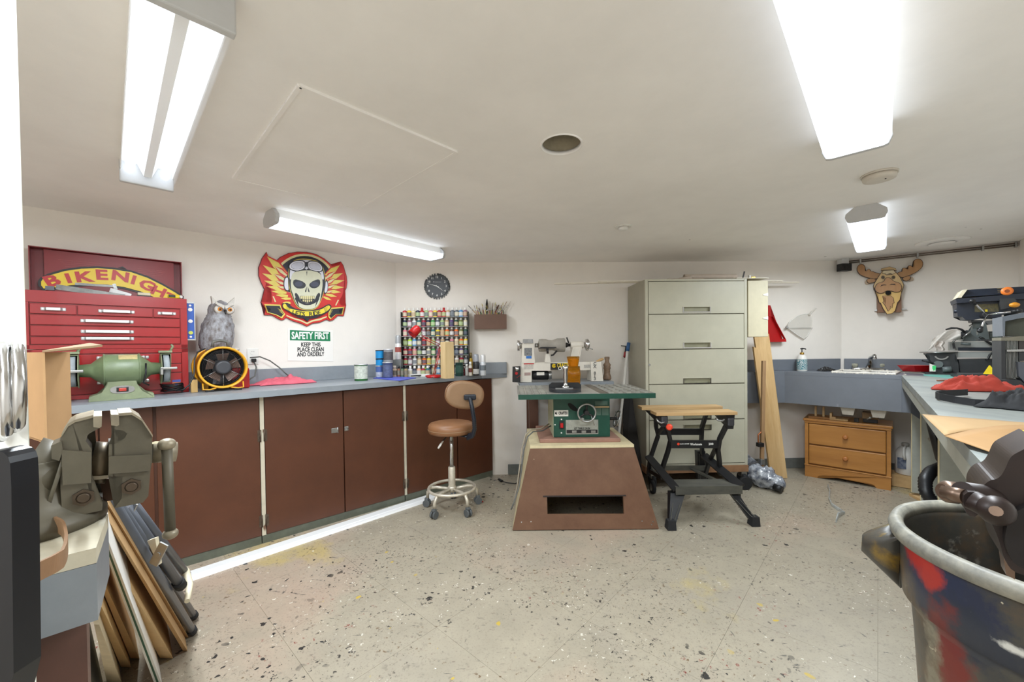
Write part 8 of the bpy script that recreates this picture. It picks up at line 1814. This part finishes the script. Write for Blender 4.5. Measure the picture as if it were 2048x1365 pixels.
for x, y in ((760, 1070), (1195, 970)):
    a = vp(x, y, VY-.012); b = B(I4); b.lathe([(.0125, -.004), (.0125, 0)], c=a, ax=VYV, n=6, smooth=False); b.lathe([(.006, -.007), (.008, -.004)], c=a, ax=VYV, n=12); b.obj('bolt', mat('dark_bolt', (84, 72, 60), .4, .7), vs)
# screw head and handle
a = vp(1385, 670, VY+.02); c = vp(1605, 655, VY+.02); b = B(I4); b.cyl(a, c, .0155, .0165, n=20); b.obj('screw_head', m_vd, vs)
b = B(I4); h_t = vp(1518, 600, VY+.005); h_b = vp(1550, 1400, VY+.005); b.tube([h_t, h_b], .0075, n=10); hd = b.obj('handle_bar', m_v, vs)
b = B(I4); b.sphere(vp(1518, 588, VY+.005), (.0125, .0125, .010)); b.obj('handle_ball', m_vd, hd); b = B(I4); b.sphere(vp(1550, 1402, VY+.005), (.011, .011, .009)); b.obj('handle_ball', m_vd, hd)
b = B(I4); b.box(vp(1440, 605, VY+.04), (.028, .02, .012)); b.obj('oil_lug', mat('olive_lug', (120, 108, 62), .5, .3), vs)
# rear column, swivel and anvil (left)
vm([(466, 600), (560, 560), (570, 640), (540, 740), (470, 720)], VY-.018, .05, 'anvil_horn', m_v)
b = B(I4); a = vp(500, 900, VY+.035); c = vp(180, 850, VY+.035); b.cyl(a, c, .048, .052, n=28); b.obj('barrel', m_v, vs)
b = B(I4); a2 = vp(540, 900, VY+.035); b.cyl(a, a2, .054, n=28); b.obj('barrel_flange', m_v, vs)
b = B(I4); q = vp(215, 1160, VY+.04); q.z = CB; b.lathe([(.085, .0005), (.085, .014), (.072, .024), (.066, .034), (.062, .04), (.058, .075), (.058, 1.18-(895-706)/796*.65-CB)], c=q, n=32); b.obj('swivel_base', m_v, vs)
for a_ in (-60, 20, 200):
    ar = math.radians(a_); b = B(I4); b.cyl(q+Vector((.076*math.cos(ar), .076*math.sin(ar), .0145)), q+Vector((.076*math.cos(ar), .076*math.sin(ar), .024)), .009, n=6, smooth=False); b.obj('base_bolt', m_vd, vs)
# cardboard box on the vise's rear anvil
m_card = mat('corrugated_card', (180, 140, 98), .8, var=.04, scale=9); m_card2 = mat('corrugated_card_side', (192, 152, 108), .8, var=.04, scale=9)
bxz = 1.18-(893-706)/796*.655+.004
cb = thing('cardboard_box', 'small open cardboard box standing on the back of the left vise', 'box', (-.76, .70, bxz))
k0 = ony(90, 893, .655); kr = ony(139, 850, .715); kl = k0+Vector((-.10, .055, 0))
zt_ = ony(84, 705, .655).z
def vwall(p, q, z0, z1, nm, mt, th=.003):
    d = (q-p); d.z = 0; d.normalize(); nn = Vector((-d.y, d.x, 0))*th; nn = nn if nn.y > 0 else -nn
    b = B(I4); b.slab([(v.x, v.y) for v in (p, q, q+nn, p+nn)], z0, z1); return b.obj(nm, mt, cb)
p0 = Vector((k0.x, k0.y, 0)); p1 = Vector((kr.x, kr.y, 0)); p2 = Vector((kl.x, kl.y, 0)); p3 = p1+(p2-p0)
side = vwall(p0, p1, bxz+.001, zt_, 'side', m_card2); vwall(p2, p0, bxz+.001, zt_, 'side', m_card); vwall(p2, p3, bxz+.001, zt_, 'side', m_card); vwall(p3, p1, bxz+.001, zt_, 'side', m_card)
b = B(I4); b.slab([(v.x, v.y) for v in (p0, p1, p3, p2)], bxz, bxz+.003); b.obj('bottom', m_card, cb)
fa0 = Vector((p0.x, p0.y, zt_)); fa1 = Vector((p1.x, p1.y, zt_+.002)); tipa = ony(205, 694, .60); tipb = ony(180, 690, .64)
b = B(I4); b.hexa([fa0, fa1, tipb, tipa], [v+Vector((0, 0, .003)) for v in (fa0, fa1, tipb, tipa)]); b.obj('flap', mat('card_flap', (150, 124, 94), .8, var=.05), cb)
m_ink = mat('box_ink', (62, 48, 36), .7, var=0)
dd = (p1-p0).normalized(); nn_ = Vector((dd.y, -dd.x, 0)); nn_ = nn_ if nn_.y < 0 else -nn_
def mark(u0, u1, y0, y1, nm='printed_mark'):            # on the right-hand side; u metres from the corner, y pixel rows
    z1, z0 = [zt_-(y-705)/(893-705)*(zt_-bxz) for y in (y0, y1)]
    a, c = p0+dd*u0+nn_*.0004, p0+dd*u1+nn_*.0004; b = B(I4); b.slab([(v.x, v.y) for v in (a, c, c+nn_*.0004, a+nn_*.0004)], z0, z1); return b.obj(nm, m_ink, side)
for k in range(12):
    y = 812+k*5.2; mark(.010, .022 if k % 3 else .025, y, y+(2.6 if k % 2 else 1.6))
mark(.008, .026, 812, 814.5); mark(.008, .026, 880, 883); mark(.008, .010, 866, 883)
mark(.010, .0125, 733, 758); mark(.016, .0185, 733, 758); mark(.008, .022, 762, 765)
for u in (.0112, .0172):
    z_ = zt_-(733-705)/188*(zt_-bxz); a = p0+dd*u+nn_*.0004; b = B(I4); b.hexa([a+dd*-.004+Vector((0, 0, z_-.006)), a+dd*.004+Vector((0, 0, z_-.006)), a+dd*.0005+Vector((0, 0, z_+.004)), a-dd*.0005+Vector((0, 0, z_+.004))], [v+nn_*.0004 for v in (a+dd*-.004+Vector((0, 0, z_-.006)), a+dd*.004+Vector((0, 0, z_-.006)), a+dd*.0005+Vector((0, 0, z_+.004)), a-dd*.0005+Vector((0, 0, z_+.004)))]); b.obj('arrow_head', m_ink, side)
# leather band looped over the bench edge
m_lea = mat('tan_leather', (140, 106, 76), .6, var=.1)
t = thing('leather_strap', 'tan leather strap looped over the bench edge below the vise', 'strap', (-.7, .5, CB))
LZ = lambda x, y, z: onz(x/3.74, 1000+y/3.74, z)
pts = [ony(30, 1112, .56), ony(60, 1098, .565), ony(100, 1092, .56), ony(128, 1093, .54), ony(134, 1102, .50), ony(131, 1114, .47), ony(110, 1128, .435), ony(80, 1142, .42), ony(50, 1160, .40), ony(20, 1178, .39)]
f2 = []
for i in range(len(pts)-1):
    for k in range(6): f2.append(pts[i].lerp(pts[i+1], k/6))
for _ in range(4): f2 = [f2[0]]+[(f2[i-1]+f2[i]*2+f2[i+1])/4 for i in range(1, len(f2)-1)]+[f2[-1]]
for v in f2: v.z = max(v.z, CB+.016) if v.y > .46 else v.z
b = B(I4); b.ribbon(f2, .020, .003); b.obj('band', m_lea, t)
t = tag(B(I4).box(ony(130, 1093, .55)+Vector((-.01, .01, -.004)), (.045, .035, .012), rot=.3, bev=.003).obj('wood_chip', mat('pale_wood_chip', (206, 176, 140), .7)), 'small pale wood wedge under the leather strap on the bench corner', 'wood wedge')
# ------------------------------------------------------------------ leaning sheets and boards beside the bench
m_osb = mat('fibreboard_tan', (178, 142, 96), .75, var=.06, scale=12)
m_osb2 = mat('fibreboard_light', (200, 166, 116), .7, var=.05, scale=12)
m_grn = mat('pale_green_board', (154, 186, 140), .6, var=.06)
def leanb(tp_, bt, dt, db, wd, th, mtl, label, nm='wood_board', cat='board', world_up=True):
    """board leaning away to the left: narrow edge faces us. tp_/bt pixel of right edge top / bottom; wd = width going into depth"""
    T = ony(*tp_, dt); Bo = ony(*bt, db); Bo.z = max(Bo.z, .002)
    s = Vector((-.66, .0, 0)).normalized()*th; dpth = Vector((-.55, .83, 0)).normalized()*wd
    b = B(I4); b.hexa([Bo, Bo+s, Bo+s+dpth, Bo+dpth], [T, T+s, T+s+dpth, T+dpth]); return tag(b.obj(nm, mtl), label, cat, None)
def fl(x, y): return onz(x, y, 0).y
def away(p, a=.06):
    d = Vector((p.x, p.y, 0)).normalized(); c_, s_ = math.cos(a), math.sin(a); return Vector((d.x*c_-d.y*s_, d.x*s_+d.y*c_, 0))
def sheetb(top, bot, dt, th_px, depth_len, mtl, label, nm='wood_board', cat='board', zt=None):
    B0 = onz(bot[0], bot[1], .002); T0 = ony(top[0], top[1], dt)
    B1 = onz(bot[0]-th_px[1], bot[1]-th_px[1]*.05, .002); T1 = ony(top[0]-th_px[0], top[1], dt)
    dv = away(B0)*depth_len
    b = B(I4); b.hexa([B0, B1, B1+dv, B0+dv], [T0, T1, T1+dv, T0+dv]); return tag(b.obj(nm, mtl), label, cat)
sheetb((212, 1002), (377, 1276), .78, (4, 9), .40, m_osb, 'thin tan fibreboard sheet leaning right behind the grey folding chairs')
sheetb((204, 1020), (375, 1303), .74, (5, 9), .36, m_osb, 'second thin tan sheet, leaning left of the sheet behind the chairs')
sheetb((196, 1075), (346, 1318), .72, (10, 26), .34, m_osb2, 'thick tan board leaning between the green-striped panel and the thin sheets')
sheetb((196, 1140), (279, 1318), .70, (8, 18), .34, m_osb2, 'narrow tan board leaning left of the green-striped panel, nearer the wall')
sheetb((196, 1200), (262, 1336), .68, (10, 20), .34, m_osb2, 'tan board leaning beside the brown bench leg, nearest of the boards')
sheetb((198, 1250), (245, 1372), .66, (10, 30), .3, mat('pale_beige_board', (176, 160, 130), .7), 'pale beige board low beside the brown bench leg')
# green striped panel (white edge, dark green core)
B0 = onz(325, 1372, .002); T0 = ony(197, 1030, .62); dv = away(B0)*.32
gp = thing('striped_panel', 'white panel with a dark green stripe leaning on the bench end', 'panel', B0)
for k, (a0, a1, m_) in enumerate(((0, .34, m_white), (.34, .66, mat('dark_green_stripe', (20, 78, 56), .5, var=0)), (.66, 1, m_white))):
    wb_, wt_ = .026, .012; L_ = Vector((-1, 0, 0)); b = B(I4)
    b.hexa([B0+L_*wb_*a0, B0+L_*wb_*a1, B0+L_*wb_*a1+dv, B0+L_*wb_*a0+dv], [T0+L_*wt_*a0, T0+L_*wt_*a1, T0+L_*wt_*a1+dv, T0+L_*wt_*a0+dv]); b.obj('face_layer' if k != 1 else 'core_layer', m_, gp)
# boards below the bench, left of the leg
def under(top, bot, dt, w0, w1, mtl, label, db=None):
    T0 = ony(top[0], top[1], dt); B0 = onz(bot[0], bot[1], .002) if db is None else ony(bot[0], bot[1], db)
    T1 = ony(top[0]-w0, top[1], dt); B1 = ony(bot[0]-w1, bot[1], B0.y); B1.z = B0.z
    dv = away(B0, -.05)*.2; b = B(I4); b.hexa([B0, B1, B1+dv, B0+dv], [T0, T1, T1+dv, T0+dv]); return tag(b.obj('wood_board', mtl), label, 'board')
under((112, 1218), (182, 1440), .72, 22, 24, m_grn, 'pale green painted board under the left bench, next to its leg')
under((92, 1218), (150, 1440), .70, 60, 50, mat('khaki_board', (150, 128, 84), .7, var=.08), 'khaki board under the left bench, left of the pale green one')
under((62, 1262), (112, 1440), .66, 12, 16, mat('dark_grey_edge', (88, 86, 80), .6), 'thin grey-edged sheet at the far left under the bench')
under((138, 1218), (200, 1440), .80, 10, 12, mat('grey_metal_edge', (120, 122, 120), .4, .5), 'slim grey metal edge behind the pale green board')
under((120, 1010), (150, 1060), .95, 14, 16, wood('amber_wood', (150, 108, 58), (170, 126, 70), .5, 'Z', 8), 'amber wood board seen behind the left vise', .90)
# folding chairs: grey tube frames leaning
m_tube = mat('grey_tube_enamel', (92, 96, 104), .35, .3, var=.03)
def legtube(t, p0, p1, d0, d1, r, foot=True, rivets=()):
    a = ony(*p0, d0); c = ony(*p1, d1) if d1 else onz(*p1, .02)
    b = B(I4); b.cyl(a, c, r, n=14); o = b.obj('tube_leg', m_tube, t)
    if foot:
        d = (c-a).normalized(); b = B(I4); e = c+d*.0; b.cyl(c-d*.035, c+d*.004, r*1.25, n=14); b.sphere(c+d*.004, r*1.25, 12, 6); b.obj('rubber_cap', m_rubber, o)
    for f in rivets:
        p = a.lerp(c, f); v = (CAMP-p).normalized(); b = B(I4); b.cyl(p+v*r*.8, p+v*(r+.002), .005, n=10); b.obj('rivet', m_chrome, o)
    return o
def L3(x, y): return (x/3.74, 1000+y/3.74)
ch = thing('folding_chair', 'folded grey tube chair leaning nearest, in front of the tan sheets', 'folding chair', onz(385, 1270, 0))
legtube(ch, (202, 975), L3(1440, 985), .80, None, .0135, True, (.32, .66)); legtube(ch, (214, 985), L3(1450, 870), .86, None, .0135, True)
ch2 = thing('folding_chair', 'second folded grey tube chair leaning behind the nearest one', 'folding chair', onz(370, 1180, 0))
legtube(ch2, (248, 1012), L3(1350, 640), .98, 1.30, .0135, True); legtube(ch2, (262, 1005), L3(1395, 560), 1.06, 1.42, .013, False)
b = B(I4); a = ony(*L3(1350, 500), 1.38); c = ony(*L3(1420, 640), 1.36); e = ony(*L3(1400, 760), 1.30); b.tube([a, ony(*L3(1390, 540), 1.40), c, e], [.012, .012, .010, .008], n=10); b.obj('seat_bracket', m_cream, ch2)
for (x0, y0), (x1, y1) in (((905, 62), (1005, 200)), ((1100, 310), (1180, 430))):
    p = [ony(*L3(x, y), 1.02) for x, y in ((x0, y0), (x0+60, y0-22), (x1, y1-20), (x1+6, y1+60))]; b = B(I4); b.plate([(v.x, v.z) for v in p], 1.02, 1.03); b.obj('seat_edge', m_cream, ch2)
for x, y in ((960, 100), (1188, 408)):
    q = ony(*L3(x, y), 1.0); b = B(I4); b.box(q, (.022, .004, .06), rot=Matrix.Rotation(.5, 3, 'Y')); b.cyl(q+Vector((0, -.004, 0)), q+Vector((0, -.002, 0)), .006, n=10); b.obj('hinge_plate', m_steel, ch2)
b = B(I4); a = ony(165, 870, .90); c = ony(230, 985, .90); b.cyl(a, c, .012, n=12); b.obj('back_tube', mat('pale_tube', (150, 160, 184), .3, .3), ch2)
b = B(I4); p = [ony(x/4.55, 760+y/4.55, .83) for x, y in ((905, 1010), (975, 925), (1070, 985), (1000, 1090))]; b.plate([(v.x, v.z) for v in p], .83, .835); t = tag(b.obj('metal_bracket', mat('bluish_metal', (150, 156, 176), .35, .4)), 'blue-grey metal plate visible through the lower opening of the vise', 'metal plate')
# ------------------------------------------------------------------ near door edge on the far left
m_door = mat('white_door_paint', (232, 232, 226), .4, var=.01)
dr = bpy.data.objects.new('door_1', None); C.objects.link(dr); dr.location = (-.50, .40, 0); dr['kind'] = 'structure'; _W[dr.name] = Matrix.Translation((-.50, .40, 0))
e0 = ony(53, 690, .405)
b = B(I4); b.slab([(e0.x, .405), (e0.x-.30, .36), (e0.x-.302, .38), (e0.x*1.052-.004, .425)], 0, CEIL-.004); b.obj('leaf', m_door, dr)
b = B(I4); b.slab([(e0.x+.0005, .4045), (e0.x*1.05+.0005, .4245), (e0.x*1.05-.003, .4245), (e0.x-.0005, .4045)], .002, CEIL-.006); b.obj('edge_strip', mat('door_edge', (206, 208, 196), .4), dr)
def hnd(px_, pts, r):
    b = B(I4); b.tube([ony(x, y, d) for x, y, d in pts], r, n=10); return b
hp_ = [[(30, 690, .392), (36, 695, .375), (39, 740, .365), (40, 800, .363), (38, 850, .37), (33, 858, .385)], [(4, 690, .39), (10, 697, .375), (13, 750, .365), (15, 820, .363), (14, 865, .37), (8, 876, .385)]]
for pts in hp_:
    b = hnd(0, pts, [.0035, .0042, .0045, .0045, .0042, .0035]); b.obj('door_handle', m_chrome, dr)
    b = hnd(0, [(pts[0][0]-5, pts[0][1]-3, .398), (pts[0][0]-4, pts[0][1]+60, .394), (pts[-1][0]-4, pts[-1][1]-20, .394), (pts[-1][0]-5, pts[-1][1]+5, .398)], .003); b.obj('handle_plate', m_steel, dr)
b = B(I4); b.ribbon([ony(22, 900, .385), ony(8, 918, .378), ony(-6, 930, .37)], .008, .002); b.obj('lever_end', m_chrome, dr)
t = thing('black_bag', 'black padded case hanging on the white door at the far left edge', 'bag', ony(15, 1300, .375))
b = B(I4); p = smoothpoly([(-30, 905), (5, 898), (28, 906), (36, 930), (38, 1100), (42, 1420), (-40, 1420)], 1); q = [ony(x, y, .36) for x, y in p]; b.plate([(v.x, v.z) for v in q], .355, .376); b.obj('case', mat('black_vinyl', (20, 21, 26), .35, var=.05), t)
# ================================================================== foreground right: paint-splashed waste bin
m_bin = mat('grey_bin_plastic', (50, 48, 45), .38, rgb2=(68, 66, 60), scale=6, bump=.1, bscale=30)
stain(m_bin, (104, 78, 48), 5, .52, .66, .6, 22.0); stain(m_bin, (140, 120, 30), 6, .62, .68, .7, 62.0)
stain(m_bin, (172, 166, 152), 9, .62, .70, .6, 3.0); spots(m_bin, [(46, .22, (206, 196, 168), None, 6.0, (4, .52)), (60, .3, (190, 80, 60), None, 16.0, (4, .55))])
m_rim = mat('bin_rim', (84, 84, 80), .5, rgb2=(150, 146, 132), scale=18, bump=.3, bscale=40)
bc_ = Vector((1.005, .705, 0)); BR, BH = .235, .80
wb_ = thing('waste_bin', 'large round grey waste bin splashed with red and blue paint', 'waste bin', bc_)
W_ = _W[wb_.name]; n = 64
def binhit(x, y, R=.222):
    d = ray(x, y); o = CAMP-bc_; A = d.x*d.x+d.y*d.y; Bq = 2*(o.x*d.x+o.y*d.y); Cq = o.x*o.x+o.y*o.y-R*R; D = Bq*Bq-4*A*Cq
    t = (-Bq-math.sqrt(max(D, 0)))/(2*A); return CAMP+d*t-bc_
for (x, y, r, col, sd) in ((1905, 1210, (.085, .085, .075), (22, 32, 58), 1), (1870, 1160, (.05, .05, .05), (22, 34, 62), 7), (1940, 1280, (.07, .07, .05), (26, 34, 50), 5), (1832, 1085, (.03, .03, .035), (150, 22, 18), 2), (1850, 1120, (.028, .028, .035), (156, 26, 20), 3), (1870, 1150, (.022, .022, .03), (160, 40, 30), 9),
                          (1885, 1320, (.035, .035, .10), (104, 22, 20), 4), (1790, 1110, (.03, .03, .03), (132, 104, 34), 6), (1842, 1330, (.025, .025, .09), (122, 116, 98), 8), (2035, 1300, (.02, .02, .008), (210, 210, 204), 10)):
    blob(m_bin, tuple(binhit(x, y)), r, col, sd*3.1)
def ring(r, z): return [(r*math.cos(2*PI*k/n), r*math.sin(2*PI*k/n), z) for k in range(n)]
b = B(); b.sm = True
b.rings([ring(BR-.062, .0), ring(BR-.060, .01), ring(BR-.026, .62), ring(BR-.022, .645), ring(BR-.010, .652), ring(BR-.006, .72), ring(BR-.004, BH-.03), ring(BR-.004, BH-.002), ring(BR-.010, BH-.002), ring(BR-.014, BH-.03), ring(BR-.034, .5), ring(BR-.066, .02)]); b.obj('body', m_bin, wb_)
b = B(); b.sm = True; b.rings([ring(BR-.004, BH-.03), ring(BR+.008, BH-.026), ring(BR+.012, BH-.012), ring(BR+.006, BH+.001), ring(BR-.006, BH+.003), ring(BR-.013, BH-.006), ring(BR-.013, BH-.02), ring(BR-.0045, BH-.02)], closed=True); b.obj('rolled_rim', m_rim, wb_)
# moulded side handle on the left
ha = math.atan2(ony(1760, 1100, .93).y-bc_.y, ony(1760, 1100, .93).x-bc_.x)
b = B(); b.sm = True; rings = []
for i in range(13):
    a = ha+(-.42+.84*i/12); k = math.sin(PI*i/12)**.8
    ro, ri = BR-.004+.066*k, BR-.006
    c_, s_ = math.cos(a), math.sin(a)
    rings.append([(ri*c_, ri*s_, BH-.03), (ro*c_, ro*s_, BH-.03-.05*k), ((ro+.002)*c_, (ro+.002)*s_, BH-.034-.085*k), (ri*c_, ri*s_, BH-.034-.145*k)])
b.rings(rings); b.obj('side_handle', m_bin, wb_)
b = B(); b.sm = True; ha2 = ha-1.3
# second foreground vise at the near end of the right bench
m_fv = mat('dark_brown_iron', (42, 31, 28), .42, .3, var=.12, scale=12)
fv = thing('bench_vise', 'dark brown iron vise with a sliding handle in the right foreground', 'vise', (1.0, .83, CZ+.002))
_o = ony(1990, 1000, .54); FV = Frame((_o.x, _o.y), -42)
def fll(x, y, d): p = FV.px(x, y, -(d-.54)); return Vector((p[0], d-.54, p[1]))
def fpx(x, y, d): return FV.M @ fll(x, y, d)
def fm(pts, d0, th, nm, sm=1, mt=None):
    p = [fll(x, y, d0) for x, y in (smoothpoly(pts, sm) if sm else pts)]; b = B(FV); b.plate([(v.x, v.z) for v in p], d0-.54, d0-.54+th); return b.obj(nm, mt or m_fv, fv)

fm([(2035, 905), (2110, 870), (2110, 1160), (2030, 1150), (2008, 1120), (1998, 1080), (1985, 1050), (1960, 1010), (1958, 985), (1975, 962), (1998, 958), (2010, 940), (2020, 915)], .52, .10, 'body', 2)
fm([(2028, 1020), (2110, 1000), (2110, 1145), (2035, 1140), (2012, 1100), (2010, 1060)], .505, .015, 'front_boss', 2, mat('near_black_iron', (30, 26, 26), .45, .4))
b = B(I4); b.cyl(fpx(1925, 985, .50), fpx(2040, 1010, .56), .014, .02, n=18); b.obj('screw', m_fv, fv)
b = B(I4); b.cyl(fpx(1893, 984, .52), fpx(1935, 995, .50), .0105, n=16); b.lathe([(.010, -.006), (.015, 0), (.015, .012), (.010, .018)], c=fpx(1893, 984, .52), ax=(1, -.1, -.1), n=18); b.obj('handle_end', mat('worn_brown_steel', (112, 92, 78), .35, .7, var=.15), fv)
b = B(I4); b.cyl(fpx(1943, 1000, .48), fpx(1992, 1024, .47), .013, n=18); b.sphere(fpx(1992, 1022, .465), (.017, .017, .018), 16, 10); b.obj('handle_ball', m_fv, fv)
b = B(I4); b.cyl(fpx(1992, 1023, .45), fpx(1992, 1023, .446), .006, n=12); b.obj('ball_centre', mat('worn_brown_steel', (112, 92, 78), .35, .7, var=.15), fv)
fm([(1928, 985), (1960, 985), (1965, 1010), (1955, 1035), (1935, 1032), (1926, 1010)], .485, .04, 'clevis', 1)
fm([(2005, 1100), (2030, 1105), (2030, 1160), (2012, 1150)], .60, .03, 'lower_web', 0, mat('worn_brown_steel', (112, 92, 78), .35, .7, var=.15))
b = B(Frame((N0.x, N0.y), -41.1)); b.bx(.03, .16, .005, .16, CZ+.002, CZ+.028, bev=.003); b.obj('mounting_foot', m_fv, fv)
# debris on the floor
t = thing('plastic_film_strip', 'crinkled strip of clear film lying on the floor before the nightstand', 'film strip', onz(1662, 1005, 0))
PP = [onz(x, y, .006) for x, y in ((1656, 975), (1660, 985), (1658, 1000), (1664, 1012), (1676, 1020), (1690, 1027), (1676, 1034), (1672, 1044))]
b = B(I4); b.tube(PP, [.026, .024, .022, .018, .018, .009, .03, .014], n=8, flat=(.2, 1.1)); b.obj('film', mat('clear_film_blue', (196, 204, 206), .15, var=.1, scale=40, alpha=.5), t)
m_chip = mat('pale_chip', (226, 222, 208), .8, var=0)
random.seed(9); b = B(I4)
for k in range(70):
    x = random.uniform(-1.2, 2.6); y = random.uniform(1.2, 3.4); s_ = random.uniform(.002, .005); b.box((x, y, s_/3+.0003), (s_*2, s_, s_/1.5), rot=random.random()*3)
o = b.obj('floor_chips', m_chip); tag(o, 'tiny pale wood chips scattered over the vinyl floor', 'chips'); o['kind'] = 'stuff'
